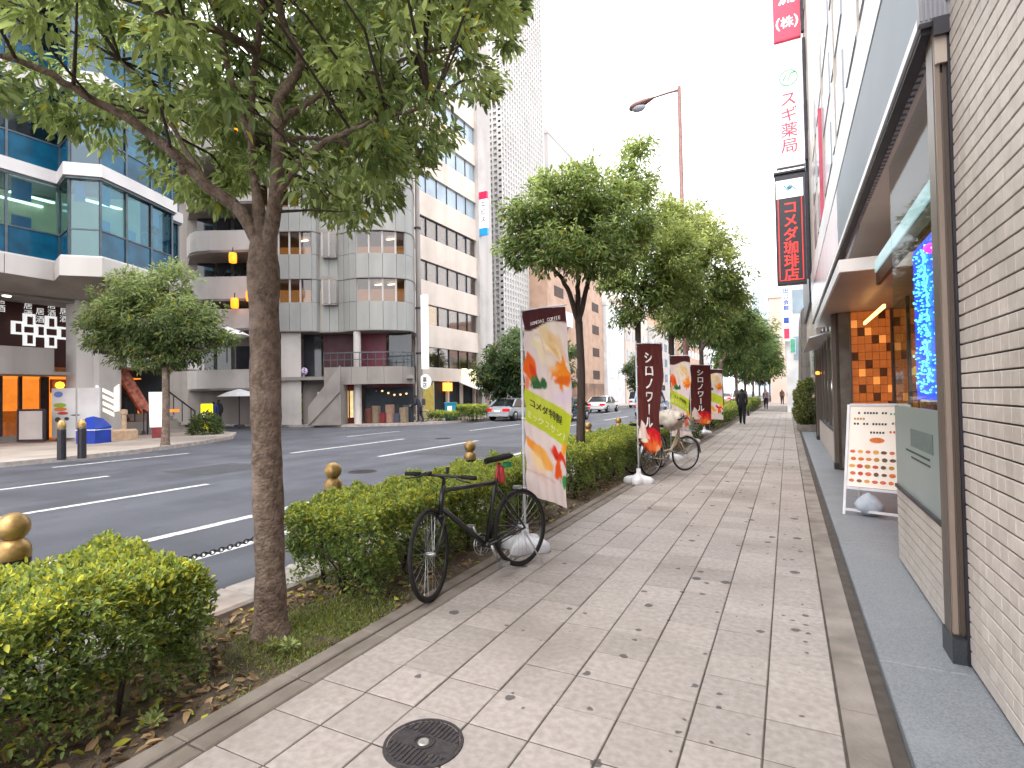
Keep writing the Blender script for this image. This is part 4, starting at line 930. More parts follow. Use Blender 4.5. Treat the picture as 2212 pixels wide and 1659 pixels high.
# its ground floor: lit shops, awning
b = MB(); b.box(XC-2.5, XC-2.4, 29.4, 37.5, 0, 2.6); b.build('shop_back_wall', pmat('cream_lit', '#f0d8a0', '#e0c080', scale=2, rough=.6, emit='#ffd890', estr=.8), cb)
for j in range(5): b = MB(); b.box(XC-.3, XC-.1, 29.4+j*1.9, 29.6+j*1.9, 0, 2.6); b.build('shop_post', m_creamw, cb)
b = MB(); b.box(XC-.05, XC, 29.6, 31.3, 0.05, 2.3); b.build('yellow_shutter', pmat('yellow_panel', '#c9b45a', '#b59f4a', scale=3, rough=.5), cb)
b = MB(); b.box(XC, XC+.12, 35.0, 37.4, 2.6, 3.6); b.build('lit_sign_board', pmat('warm_sign', '#fff0c8', rough=.5, emit='#fff0c0', estr=.6), cb)
b = MB(); b.slab((XC+1.6, 34.6, 2.0), (XC+1.6, 38.2, 2.0), (XC, 38.2, 2.6), (XC, 34.6, 2.6), .06); b.build('awning', m_whiteedge, cb)
b = MB(); b.box(XC, XC+.1, 32.4, 33.5, 1.9, 2.5); b.build('hanging_banner', m_orangelit, cb)
# ---------------------------------------------------------------- white screen tower
tw = thing('lattice_tower', 'tall pale tower faced in a fine concrete lattice rising above the trees', 'building', (-32, 55, 0))
m_tower = pmat('tower_concrete', '#cecbc9', '#c2bfbd', scale=.3, rough=.8)
XT = -24.0; yT0 = onx(1088, 600, XT).y; yT1 = onx(1179, 600, XT).y
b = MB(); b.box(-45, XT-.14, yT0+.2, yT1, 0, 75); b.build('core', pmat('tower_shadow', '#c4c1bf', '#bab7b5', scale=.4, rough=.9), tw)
b = MB()
nf = int((yT1-yT0)/.55)
for j in range(nf+1): y0 = yT0+j*(yT1-yT0-.16)/nf; b.box(XT-.36, XT, y0, y0+.16, 0, 75)
for k in range(130): b.box(XT-.33, XT-.06, yT0, yT1, .3+k*.575, .3+k*.575+.2)
for j in range(22): x0 = XT-.36-j*.55; b.box(x0-.16, x0, yT0, yT0+.3, 0, 75)
for k in range(130): b.box(-36, XT-.36, yT0+.06, yT0+.31, .3+k*.575, .3+k*.575+.2)
b.build('lattice', m_tower, tw, kind='stuff')
b = MB(); b.box(XT-.35, XT+.02, yT1-.02, yT1+.25, 0, 75); b.build('edge_pier', m_tower, tw)
# ---------------------------------------------------------------- farther blocks on the left
y0_, y1_ = onx(1182, 400, -25).y, onx(1325, 400, -25).y
zt_ = onx(1250, 291, -25).z
block('pale_building', 'very pale wide building whose flat top shows beside the lattice tower', -60, -25, y0_+.5, y1_, 33.0, pmat('pale_wall', '#dcd8d6', '#d2cecc', scale=.3, rough=.8), win=None)  # near-white wall colour stands in for haze and flare
m_brick = pmat('tan_brick', '#bfa08c', '#b19380', scale=1.2, rough=.8, col3='#9c8070', scale3=.6, f3=.4)
XB = -22.0
yb0, yb1 = onx(1184, 700, XB).y, onx(1302, 700, XB).y
tb_ = block('tan_brick_building', 'tan brick block with dark balcony openings across the road', -36, XB, yb0, yb1, 17.2, m_brick, win=pmat('dark_opening', '#4a3a34', '#3c302c', scale=1, rough=.7), nwy=3, face='R', storey=2.9, wfrac=.42, hfrac=.38, z0w=3.4)
b = MB(); b.box(XB, XB+.5, yb0+.2, yb0+6, 9.0, 10.6); b.build('white_balcony', m_whiteedge, tb_)
b = MB(); b.box(XB, XB+.12, yb0+.2, yb1-.3, .1, 2.8); b.build('shop_row', pmat('shop_row_mix', '#a07a60', '#6a564c', scale=.6, rough=.6), tb_)
block('white_slim_building', 'slim white building with balconies beside the tan brick block', -34, -21.6, yb1+.4, yb1+9, 13.5, m_white, win=m_winpale, nwy=2, face='R', storey=2.9, wfrac=.5)
block('beige_building', 'beige mid-rise past the slim white building', -34, -21.5, yb1+9.5, yb1+24, 15.5, m_creamw, win=m_winedark, nwy=4, face='R', storey=3)
block('grey_building', 'grey mid-rise half hidden behind the tree row across the road', -34, -21.5, yb1+25, yb1+50, 13, m_concw, win=m_winedark, nwy=6, face='R', storey=3)
block('brown_building', 'brownish office block far along the left side', -34, -21.0, yb1+52, yb1+90, 20, m_brick, win=m_winpale, nwy=7, face='R', storey=3.2)
block('distant_building', 'pale distant office block closing the left side of the street', -34, -20.5, yb1+95, yb1+150, 26, m_white, win=m_winpale, nwy=9, face='R', storey=3.2)
block('side_street_building', 'plain grey building closing the side street behind the stairs', -60, -46, 8, 34, 22, m_concg, win=m_winedark, nwy=6, face='R')
# goods and bulbs in the dark shop under the terrace
for k in range(7):
    a = Vector(gp(800+13*k, -.35)); zt_ = random.uniform(1.6, 2.0)
    b = MB(); b.lathe([(0, .06), (.06, .03), (.07, 0), (.05, -.05), (0, -.07)], 8, (a.x, a.y, zt_)); b.build('shop_bulb', pmat('warm_bulb', '#ffd8a0', rough=.4, emit='#ffc888', estr=1.6 if k % 2 else .6), gy)
for k in range(6):
    a = Vector(gp(797+15*k, -.3)); h_ = random.uniform(.5, 1.2); c_ = random.choice(('#6a4038', '#8a7a68', '#4a4a58', '#a08070', '#7a2c34'))
    b = MB(); b.cbox(a.x-.22, a.x+.22, a.y-.15, a.y+.15, .02, h_, .03); b.build('shop_display', pmat('display_'+c_, c_, scale=6, rough=.7), gy)
a, c = gp(790, .02), gp(893, -.35); b = MB(); b.slab((a[0], a[1], 2.12), (c[0], c[1], 2.12), (c[0], c[1], 2.4), (a[0], a[1], 2.4), .04); b.build('shop_sign_band', pmat('maroon_band', '#6a2430', '#4c1a24', scale=2.5, rough=.5), gy)
# ================================================================ VEGETATION
m_leaf = leafmat('tree_leaf', .58, .42); m_hleaf = leafmat('hedge_leaf', .42, .5); m_dry = leafmat('dry_leaf', .15, .8)
m_bark = pmat('bark', '#7a685c', '#54463d', scale=22, rough=.92, bump=1., bscale=55, detail=9, col3='#94837a', scale3=5, f3=.6)
m_bark2 = pmat('dark_bark', '#4a3d37', '#382e2a', scale=16, rough=.9, bump=.6, bscale=30, streak=True)
def unit(a): return a/np.maximum(np.linalg.norm(a, axis=1, keepdims=True), 1e-9)
def leaf_arrays(P, D, S, W=.36, fold=.2, rng=RNG):
    n = len(P); D = unit(D); up = np.tile([0., 0, 1], (n, 1))+rng.normal(0, .45, (n, 3))
    Sd = unit(np.cross(D, up)); Nn = np.cross(Sd, D); S = S[:, None]; W = (W if np.ndim(W) else np.full(n, W))[:, None]
    w = S*W*.5; f = w*fold*2
    droop = -Nn*S*.12
    v0 = P; l1 = P+D*S*.30+Sd*w*.92+Nn*f; l2 = P+D*S*.66+Sd*w*.78+Nn*f*.8+droop*.4; tp = P+D*S+droop; r2 = P+D*S*.66-Sd*w*.78+Nn*f*.8+droop*.4; r1 = P+D*S*.30-Sd*w*.92+Nn*f
    V = np.stack([v0, l1, l2, tp, r2, r1], 1).reshape(-1, 3)
    b = np.arange(n)[:, None]*6
    F = np.concatenate([b+np.array([[0, 1, 2, 3]]), b+np.array([[0, 3, 4, 5]])], 1).reshape(-1, 4)
    return V, F
def hexl(h): return np.array(lin(h))
def leaf_cols(n, base, base2, clus=None, var=.18, rng=RNG, yellow=.04, yc='#8d8a2c'):
    t = rng.random(n)[:, None] if clus is None else np.clip(clus[:, None]+rng.normal(0, .22, (n, 1)), 0, 1)
    c = hexl(base)*(1-t)+hexl(base2)*t
    c = c*(1+rng.normal(0, var, (n, 1)))
    lum = (c@np.array([.3, .6, .1]))[:, None]; c = lum*np.array([1.06, 1.0, .8])*.30+c*.70
    yl = rng.random(n) < yellow; c[yl] = hexl(yc)*(1+rng.normal(0, .15, (yl.sum(), 1)))
    return np.clip(np.repeat(c, 6, 0), .003, .9)
def in_poly(u, v, poly):
    ins = np.zeros(len(u), bool); n = len(poly); j = n-1
    for i in range(n):
        xi, yi = poly[i]; xj, yj = poly[j]
        with np.errstate(divide='ignore', invalid='ignore'): c = ((yi > v) != (yj > v)) & (u < (xj-xi)*(v-yi)/(yj-yi+1e-12)+xi)
        ins ^= c; j = i
    return ins
def foliage(root, name, C, R, nl, size, base, base2, out_from, mat=m_leaf, flat=.75, W=.36, down=.35, yellow=.04, yc='#8d8a2c', tone=None):
    """clusters C with radius R, nl leaves each"""
    n = len(C); tot = n*nl; ci = np.repeat(np.arange(n), nl)
    off = unit(RNG.normal(0, 1, (tot, 3)))*(RNG.random((tot, 1))**.45); off[:, 2] *= flat
    P = C[ci]+off*R[ci][:, None]
    rad_ = unit(C[ci]-out_from)
    D = off*1.0+rad_*.35+np.array([0, 0, -down])+RNG.normal(0, .45, (tot, 3))
    S = size*(.65+.6*RNG.random(tot))
    V, F = leaf_arrays(P, D, S, W)
    ct = RNG.random(n) if tone is None else tone
    return np_mesh(name, V, F, mat, root, leaf_cols(tot, base, base2, ct[ci], yellow=yellow, yc=yc), kind='stuff')
def twig_mesh(root, C, limbs, mat, r0=.008, n=4, kmax=400):
    L_ = np.array([p for l in limbs for p in l]); b = MB()
    for c in C[:kmax]:
        d = np.linalg.norm(L_-c, axis=1)+np.maximum(L_[:, 2]-c[2], 0)*1.0
        a = L_[np.argmin(d)]; m = (a+c)/2+np.array([0, 0, .06*np.linalg.norm(c-a)])+RNG.normal(0, .03, 3)
        b.tube([tuple(a), tuple(m), tuple(c)], [r0*1.6, r0, r0*.4], n, cap=False)
    return b.build('twigs', mat, root, smooth=True, kind='stuff')
def densify(path, k=5, jit=0.):
    P = [np.array(p, float) for p in path]; out = []
    for i in range(len(P)-1):
        p0 = P[max(i-1, 0)]; p1 = P[i]; p2 = P[i+1]; p3 = P[min(i+2, len(P)-1)]
        for t in np.linspace(0, 1, k, endpoint=False):
            out.append(.5*((2*p1)+(-p0+p2)*t+(2*p0-5*p1+4*p2-p3)*t*t+(-p0+3*p1-3*p2+p3)*t**3)+RNG.normal(0, jit, 3))
    out.append(P[-1]); return out
# ---------------------------------------------------------------- the near tree
nt_ = thing('street_tree', 'big near street tree with thick bare trunk and spreading crown', 'tree', (-2.93, 2.37, 0), group=None)
def W3(l): return [np.array(ond(u, v, D)) for (u, v, D) in l]
T0 = 3.44
trunk = densify(W3([(586, 1400, T0), (585, 1340, T0), (583, 1200, T0), (577, 1000, T0), (573, 800, T0), (570, 640, T0), (568, 545, T0), (560, 460, 3.46), (549, 380, 3.52), (543, 300, 3.58), (545, 200, 3.64), (556, 100, 3.7), (565, 0, 3.75), (572, -260, 3.9), (560, -520, 4.0)]), 6)
rt = []
for p in trunk:
    z = p[2]; r = (.090 if z < 2.35 else max(.022, .090-.062*min(1, (z-2.35)/.5)**.7-.012*max(0, z-2.85)))+.045*math.exp(-max(z, 0)/.08)+.010*math.exp(-((z-2.42)/.16)**2); r += (.003*math.sin(z*9)+.003*math.sin(z*23+1))*(z < 2.6); rt.append(r)
b = MB(); b.tube(trunk, rt, 20)
limbs_px = [
 ([(572, 590, 3.44), (556, 520, 3.43), (512, 450, 3.40), (450, 402, 3.34), (385, 340, 3.28), (290, 265, 3.18), (200, 215, 3.08), (90, 150, 2.96), (-40, 105, 2.85)], .050, .014),
 ([(543, 300, 3.58), (545, 200, 3.64), (556, 100, 3.7), (565, 0, 3.75), (572, -260, 3.9), (560, -520, 4.0)], .02, .012),
 ([(566, 620, 3.44), (580, 530, 3.42), (598, 410, 3.36), (602, 300, 3.36), (600, 220, 3.40), (640, 160, 3.5), (648, 115, 3.52), (612, 50, 3.5), (590, -120, 3.4), (650, -400, 3.3)], .052, .016),
 ([(544, 310, 3.58), (515, 215, 3.66), (492, 150, 3.72), (470, 40, 3.8), (400, -120, 3.9)], .03, .01),
 ([(604, 262, 3.4), (650, 232, 3.5), (700, 200, 3.6), (750, 163, 3.7), (815, 155, 3.8), (900, 120, 3.9), (1000, 90, 4.0)], .026, .009),
 ([(600, 420, 3.36), (660, 340, 3.2), (740, 290, 3.08), (840, 250, 2.98), (930, 230, 2.9)], .022, .008),
 ([(552, 110, 3.68), (480, 72, 3.4), (400, 45, 3.2), (300, 10, 3.05), (200, -30, 2.95)], .03, .012),
 ([(398, 352, 3.29), (392, 375, 3.28)], .03, .022),
 ([(450, 402, 3.34), (400, 320, 3.5), (330, 210, 3.7), (260, 130, 3.9)], .02, .008),
 ([(600, 300, 3.36), (700, 300, 3.5), (820, 330, 3.6), (900, 340, 3.7)], .016, .006),
 ([(566, -60, 3.78), (700, -150, 3.7), (850, -200, 3.6), (1000, -260, 3.5)], .03, .01),
 ([(566, -60, 3.78), (420, -180, 4.1), (280, -250, 4.3)], .03, .01)]
limbs = []
for path, r0, r1 in limbs_px:
    q = densify(W3(path), 5, .004); limbs.append(q); b.tube(q, [r0+(r1-r0)*i/(len(q)-1) for i in range(len(q))], 9)
b.build('trunk', m_bark, nt_, smooth=True)
poly = [(-420, -1100), (1500, -1100), (1260, -120), (1118, 0), (1108, 60), (1128, 150), (1065, 200), (995, 250), (985, 300), (935, 345), (900, 385), (870, 425), (800, 470), (745, 478), (700, 455), (655, 425), (600, 385), (560, 360), (500, 440), (440, 462), (395, 425), (330, 400), (285, 350), (225, 325), (150, 285), (60, 235), (0, 205), (-420, 120)]
def near_clusters(n):
    P = RNG.uniform([-5.0, .5, 2.0], [-1.0, 4.6, 7.2], (n, 3))
    e = ((P-np.array([-3.0, 2.5, 4.7]))/np.array([2.05, 2.05, 2.5]))
    k = (e**2).sum(1) < 1
    u, v = proj_np(P); k &= in_poly(u, v, poly) & (np.linalg.norm(P-np.array(EYE), axis=1) > 1.7)
    # keep some window openings through the crown
    for (hu, hv, hr) in ((150, 60, 45), (330, 130, 30), (420, 95, 22), (95, 110, 30), (640, 210, 24), (385, 178, 26), (255, 300, 28)): k &= ((u-hu)**2+(v-hv)**2) > hr**2
    P = P[k]; u, v = u[k], v[k]; dC = (P-np.array(EYE))@np.array(FW); keep = np.ones(len(P), bool)
    for li, wpx in ((0, 55), (1, 40), (2, 34), (4, 26), (6, 22)):
        q = np.array(limbs[li]); lu, lv = proj_np(q); ld = (q-np.array(EYE))@np.array(FW)
        for a, c, d in zip(lu, lv, ld): keep &= ~(((u-a)**2+(v-c)**2 < wpx**2) & (dC < d+.12))
    return P[keep]
Cn = near_clusters(14000)[:1020]
foliage(nt_, 'crown', Cn, RNG.uniform(.08, .20, len(Cn)), 74, .074, '#567330', '#9cb656', np.array([-3.0, 2.5, 4.2]), down=.40, W=.36, yellow=.03)
twig_mesh(nt_, Cn, limbs, m_bark2, .007)
# ---------------------------------------------------------------- trees from lobes
def lobe_tree(label, base, fork, lobes, leaf, dens, cols, trunk_r, group, arms=None, mat=m_leaf, crad=.26, down=.3, yellow=.05, lean=(0, 0)):
    t = thing('street_tree', label, 'tree', (base[0], base[1], 0), group=group)
    b0 = np.array([base[0], base[1], 0.]); fk = np.array([base[0]+lean[0], base[1]+lean[1], fork])
    b = MB(); tr = densify([b0-np.array([0, 0, .05]), b0+(fk-b0)*.33+RNG.normal(0, .015, 3), b0+(fk-b0)*.66+RNG.normal(0, .02, 3), fk], 5)
    b.tube(tr, [trunk_r*(1.25-.35*i/(len(tr)-1)+.5*math.exp(-i*.9)) for i in range(len(tr))], 12)
    Cs = []; LB = []; limbs = [tr[len(tr)//2:]]
    cen = np.array([c for c, r in lobes]); ang = np.arctan2(cen[:, 1]-fk[1], cen[:, 0]-fk[0]); lat = (cen-fk)@np.array(RH)
    grp = np.digitize(lat, np.quantile(lat, [.34, .67])); nodes = []
    for g_ in range(3):
        m_ = cen[grp == g_]
        if len(m_) == 0: nodes.append(None); continue
        tgt = m_.mean(0); nd = fk+(tgt-fk)*.55+np.array([0, 0, -.05]); q = densify([fk-np.array([0, 0, .12]), fk*.6+nd*.4+RNG.normal(0, .04, 3)+np.array([0, 0, .1]), nd], 6, .006); limbs.append(q); nodes.append(nd)
        b.tube(q, [trunk_r*(.74-.28*i/(len(q)-1)) for i in range(len(q))], 9)
    for k_, (c, r) in enumerate(lobes):
        c = np.array(c); LB.append(c); nd = nodes[grp[k_]]; mid = nd*.5+c*.5+RNG.normal(0, .06, 3); q = densify([nd, mid, c], 5, .01); limbs.append(q)
        b.tube(q, [trunk_r*(.40-.32*i/(len(q)-1)) for i in range(len(q))], 6)
        n = max(6, int(dens*r*r)); d = unit(RNG.normal(0, 1, (n, 3)))*(RNG.random((n, 1))**.4)
        Cs.append(c+d*r*np.array([1, 1, .82]))
    b.build('trunk', m_bark if trunk_r > .085 else m_bark2, t, smooth=True)
    C = np.concatenate(Cs); mid = np.mean(LB, 0); R = RNG.uniform(.5, 1.1, len(C))*crad
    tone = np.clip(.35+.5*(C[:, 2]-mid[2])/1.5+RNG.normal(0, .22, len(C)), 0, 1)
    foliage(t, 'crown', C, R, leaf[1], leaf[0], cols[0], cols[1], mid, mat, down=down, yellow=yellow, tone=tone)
    twig_mesh(t, C, limbs, m_bark2, .006 if trunk_r < .1 else .009, 4, 260)
    return t
def LP(l): return [(tuple(ond(u, v, D)), r*D/FPX) for (u, v, D, r) in l]
GC = ('#56742f', '#9ab650'); GRP = 'trees in the row along the near kerb'
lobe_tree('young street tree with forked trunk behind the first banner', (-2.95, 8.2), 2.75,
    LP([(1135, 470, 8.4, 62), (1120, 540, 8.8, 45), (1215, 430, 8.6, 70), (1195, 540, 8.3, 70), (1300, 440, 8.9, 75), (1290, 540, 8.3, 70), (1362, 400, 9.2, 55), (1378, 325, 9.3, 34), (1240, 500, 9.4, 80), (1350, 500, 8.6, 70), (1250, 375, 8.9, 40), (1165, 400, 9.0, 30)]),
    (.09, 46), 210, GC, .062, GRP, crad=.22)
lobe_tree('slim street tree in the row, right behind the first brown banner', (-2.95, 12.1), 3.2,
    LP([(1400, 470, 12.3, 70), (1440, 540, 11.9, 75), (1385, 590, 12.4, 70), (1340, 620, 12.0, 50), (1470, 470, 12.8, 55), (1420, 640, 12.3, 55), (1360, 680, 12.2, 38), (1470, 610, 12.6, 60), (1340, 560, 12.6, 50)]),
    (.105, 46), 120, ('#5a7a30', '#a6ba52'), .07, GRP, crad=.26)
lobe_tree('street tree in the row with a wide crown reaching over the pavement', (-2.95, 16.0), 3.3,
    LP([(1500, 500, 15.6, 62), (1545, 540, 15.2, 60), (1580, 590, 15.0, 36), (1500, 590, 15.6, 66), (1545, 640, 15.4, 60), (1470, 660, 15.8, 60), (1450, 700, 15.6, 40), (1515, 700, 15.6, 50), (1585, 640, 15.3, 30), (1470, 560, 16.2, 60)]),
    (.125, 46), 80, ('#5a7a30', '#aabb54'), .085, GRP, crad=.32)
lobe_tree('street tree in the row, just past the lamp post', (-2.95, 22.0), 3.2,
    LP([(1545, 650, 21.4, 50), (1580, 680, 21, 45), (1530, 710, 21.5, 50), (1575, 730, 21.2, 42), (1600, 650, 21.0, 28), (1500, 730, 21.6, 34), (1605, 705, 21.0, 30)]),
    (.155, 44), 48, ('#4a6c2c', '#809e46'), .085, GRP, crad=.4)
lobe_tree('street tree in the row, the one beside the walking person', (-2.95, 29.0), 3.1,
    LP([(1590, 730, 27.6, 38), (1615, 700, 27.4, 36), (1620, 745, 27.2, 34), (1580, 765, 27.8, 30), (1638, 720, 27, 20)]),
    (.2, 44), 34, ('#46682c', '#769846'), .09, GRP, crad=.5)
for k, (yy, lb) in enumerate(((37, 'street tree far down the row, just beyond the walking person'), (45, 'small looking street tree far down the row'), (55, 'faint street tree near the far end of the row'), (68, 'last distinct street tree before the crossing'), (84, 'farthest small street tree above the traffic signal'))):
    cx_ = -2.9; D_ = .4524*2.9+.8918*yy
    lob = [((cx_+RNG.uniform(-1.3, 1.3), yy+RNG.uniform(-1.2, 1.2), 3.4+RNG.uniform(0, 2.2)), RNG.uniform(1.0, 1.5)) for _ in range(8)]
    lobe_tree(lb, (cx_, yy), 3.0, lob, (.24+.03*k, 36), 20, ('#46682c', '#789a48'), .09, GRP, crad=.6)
# far side tree by the shops
GF_ = 'trees across the road'
bt = onz(357, 962)
lobe_tree('round headed street tree across the road before the shops', (bt.x, bt.y), 2.7,
    LP([(330, 690, 19.2, 85), (255, 665, 19.0, 60), (405, 690, 19.0, 68), (300, 625, 19.3, 55), (370, 610, 19.4, 48), (225, 720, 18.9, 48), (450, 725, 19.2, 42), (335, 755, 18.8, 62), (190, 690, 19.2, 24), (270, 755, 19, 40), (400, 760, 19, 45), (490, 735, 19.2, 18)]),
    (.16, 48), 52, ('#44602a', '#869e54'), .10, GF_, crad=.36)
for k, (u, v0, D_, lb, lob) in enumerate(((1092, 880, 37.5, 'dark leafy tree beyond the silver car across the road', [(1075, 800, 55), (1105, 770, 50), (1120, 820, 45), (1095, 840, 45), (1060, 830, 35), (1110, 730, 25)]),
        (1225, 875, 44, 'green tree in front of the tan brick building', [(1215, 790, 26), (1230, 760, 22), (1222, 820, 24)]), (1372, 870, 62, 'small round tree far across the road', [(1368, 800, 22), (1380, 780, 18), (1375, 825, 18)]))):
    p = ond(u, v0, D_)
    lobe_tree(lb, (p.x, p.y), 2.0 if k == 0 else 2.4, LP([(a, c, D_+RNG.uniform(-.5, .5), r) for a, c, r in lob]), (.26 if k == 0 else .3, 40), 30 if k == 0 else 26, ('#345230', '#5c7c46'), .1, GF_, crad=.55)
# ---------------------------------------------------------------- hedges
def hedge(label, x0, x1, y0, y1, h, n, size, group='clipped hedges in the planting strip', clear=.05, cols=('#4a6c22', '#94b03a'), top='#bcbe48', mat=m_hleaf, cat='hedge', name='clipped_hedge', z0=0.):
    t = thing(name, label, cat, ((x0+x1)/2, (y0+y1)/2, z0), group=group)
    Lx, Ly = x1-x0, y1-y0; areas = np.array([Lx*Ly, Ly*h, Ly*h, Lx*h, Lx*h]); f = RNG.choice(5, n, p=areas/areas.sum())
    a, c = RNG.random(n), RNG.random(n); dep = RNG.exponential(.045, n)
    P = np.zeros((n, 3))
    hz = clear+(h-clear)*c**.75
    for k in range(5):
        m = f == k
        if k == 0: P[m] = np.c_[x0+Lx*a[m], y0+Ly*c[m], h-dep[m]]
        if k == 1: P[m] = np.c_[x1-dep[m], y0+Ly*a[m], hz[m]]
        if k == 2: P[m] = np.c_[x0+dep[m], y0+Ly*a[m], hz[m]]
        if k == 3: P[m] = np.c_[x0+Lx*a[m], y0+dep[m], hz[m]]
        if k == 4: P[m] = np.c_[x0+Lx*a[m], y1-dep[m], hz[m]]
    # lumpy surface: push along low frequency waves, round the edges, thin out patches low down
    wv = .035*np.sin(P[:, 1]*7.1+P[:, 0]*5)+.03*np.sin(P[:, 1]*15.3+P[:, 2]*11)+.02*np.sin(P[:, 0]*23+P[:, 2]*17)+.018*np.sin(P[:, 1]*41+P[:, 2]*29)
    cxy = np.array([(x0+x1)/2, (y0+y1)/2, h*.5]); d = P-cxy
    nrm = np.zeros((n, 3)); nrm[f == 0, 2] = 1; nrm[f == 1, 0] = 1; nrm[f == 2, 0] = -1; nrm[f == 3, 1] = -1; nrm[f == 4, 1] = 1
    P += nrm*wv[:, None]
    ez = np.clip((P[:, 2]-(h-.09))/.09, 0, 1)**2*.05
    for ax, lo, hi in ((0, x0, x1), (1, y0, y1)):
        P[:, ax] -= np.clip((P[:, ax]-(hi-.06))/.06, 0, 1)*ez; P[:, ax] += np.clip(((lo+.06)-P[:, ax])/.06, 0, 1)*ez
    hol = np.sin(P[:, 1]*9.3+1.3)*np.sin(P[:, 2]*12+P[:, 0]*6)+np.sin(P[:, 1]*21)*.5
    keep = (P[:, 2] > .36*h) | (hol+RNG.normal(0, .4, n) > -.45) & (RNG.random(n) < .35+.65*np.clip(P[:, 2]/(.36*h), 0, 1))
    keep &= RNG.random(n) < .35+1.3*np.clip(P[:, 2]/h, 0, .6)
    P = P[keep]; nrm = nrm[keep]; fk = f[keep]; m = len(P)
    D = nrm*.8+RNG.normal(0, .7, (m, 3))+np.array([0, 0, .35]); S = size*(.6+.7*RNG.random(m))
    P[:, 2] += z0
    V, F = leaf_arrays(P, D, S, .55, .25)
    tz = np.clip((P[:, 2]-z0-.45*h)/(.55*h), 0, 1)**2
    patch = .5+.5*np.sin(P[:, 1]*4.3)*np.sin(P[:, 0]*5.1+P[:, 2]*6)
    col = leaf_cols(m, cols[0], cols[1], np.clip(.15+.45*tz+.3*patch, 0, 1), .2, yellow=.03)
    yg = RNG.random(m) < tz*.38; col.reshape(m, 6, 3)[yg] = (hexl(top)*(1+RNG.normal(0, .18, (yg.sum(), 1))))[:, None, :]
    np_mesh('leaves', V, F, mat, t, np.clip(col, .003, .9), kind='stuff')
    b = MB(); ns = max(4, int(Lx*Ly*13))
    for _ in range(ns):
        bx, by = random.uniform(x0+.12, x1-.12), random.uniform(y0+.1, y1-.1)
        for _k in range(2):
            e = (bx+random.uniform(-.22, .22), by+random.uniform(-.22, .22), z0+h*random.uniform(.6, .93)); mid = ((bx*2+e[0])/3, (by*2+e[1])/3, z0+h*.35)
            b.tube([(bx, by, z0-.03), mid, e], [.011, .008, .004], 5)
    b.build('stems', m_bark2, t, smooth=True, kind='stuff')
    return t
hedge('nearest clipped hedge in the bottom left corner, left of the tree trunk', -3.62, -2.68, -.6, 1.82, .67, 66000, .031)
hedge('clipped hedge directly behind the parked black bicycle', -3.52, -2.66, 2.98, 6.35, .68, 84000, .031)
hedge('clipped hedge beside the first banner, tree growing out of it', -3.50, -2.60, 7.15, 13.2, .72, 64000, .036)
hedge('clipped hedge behind the parked city bicycles', -3.5, -2.62, 13.9, 19.6, .72, 16000, .055)
hedge('clipped hedge left of the walking person', -3.5, -2.55, 22.5, 33.0, .75, 13000, .08)
hedge('farthest clipped hedge along the kerb', -3.5, -2.55, 34.5, 60, .8, 9000, .13)
# bush in a stone planter by the shop
pl = thing('planter_box', 'low stone planter holding the round bush by the shop', 'planter', (.62, 23.4, 0))
b = MB(); b.wallrun([(.28, 22.6), (.98, 22.6), (.98, 24.6), (.28, 24.6), (.28, 22.62)], 0, .24, .08); b.build('rim', m_conc, pl)
b = MB(); b.box(.3, .96, 22.65, 24.55, 0, .18); b.build('soil', m_soil, pl)
bu = thing('shrub', 'rounded light green shrub in the stone planter', 'shrub', (.62, 23.5, .2))
nb_ = 5200; d = unit(RNG.normal(0, 1, (nb_, 3))); P = np.array([.62, 23.5, 1.0])+d*np.array([.43, .75, .86])*(1-RNG.exponential(.07, (nb_, 1)))*(1+.1*np.sin(d[:, :1]*9+d[:, 2:]*7))
V, F = leaf_arrays(P, d*.8+RNG.normal(0, .6, (nb_, 3))+np.array([0, 0, .3]), .10*(.6+.7*RNG.random(nb_)), .5, .2)
np_mesh('leaves', V, F, m_hleaf, bu, leaf_cols(nb_, '#3e5a1e', '#99a63c', None, .2), kind='stuff')
b = MB()
for _ in range(14):
    q = d[_]; b.tube([(.62, 23.5, .1), (.62+q[0]*.2, 23.5+q[1]*.35, .7), (.62+q[0]*.38, 23.5+q[1]*.65, 1.0+q[2]*.7)], [.02, .015, .006], 5)
b.build('stems', m_bark2, bu, kind='stuff')
# far side: low hedge by the blue box, small plants at the corner
p = ond(1008, 902, 34.0); hedge('low clipped hedge across the road right of the blue box', p.x-1.0, p.x+.9, p.y-.5, p.y+1.1, .9, 5200, .11, group='clipped hedges across the road', name='clipped_hedge')
p = ond(958, 902, 33.6); hedge('small clipped hedge across the road left of the blue box', p.x-.9, p.x+.8, p.y-.4, p.y+.5, .55, 2500, .11, group='clipped hedges across the road')
p = onz(445, 938)
sh = thing('shrub', 'low dark shrub at the foot of the outdoor stairs', 'shrub', (p.x, p.y, 0))
nb_ = 1500; d = unit(RNG.normal(0, 1, (nb_, 3))); d[:, 2] = np.abs(d[:, 2]); P = np.array([p.x, p.y, .05])+d*np.array([.75, .7, .95])*(.55+.45*RNG.random((nb_, 1)))
V, F = leaf_arrays(P, d+RNG.normal(0, .5, (nb_, 3)), .16*(.6+.7*RNG.random(nb_)), .4, .2); np_mesh('leaves', V, F, m_hleaf, sh, leaf_cols(nb_, '#2e4a22', '#5f7a3a', None, .2), kind='stuff')
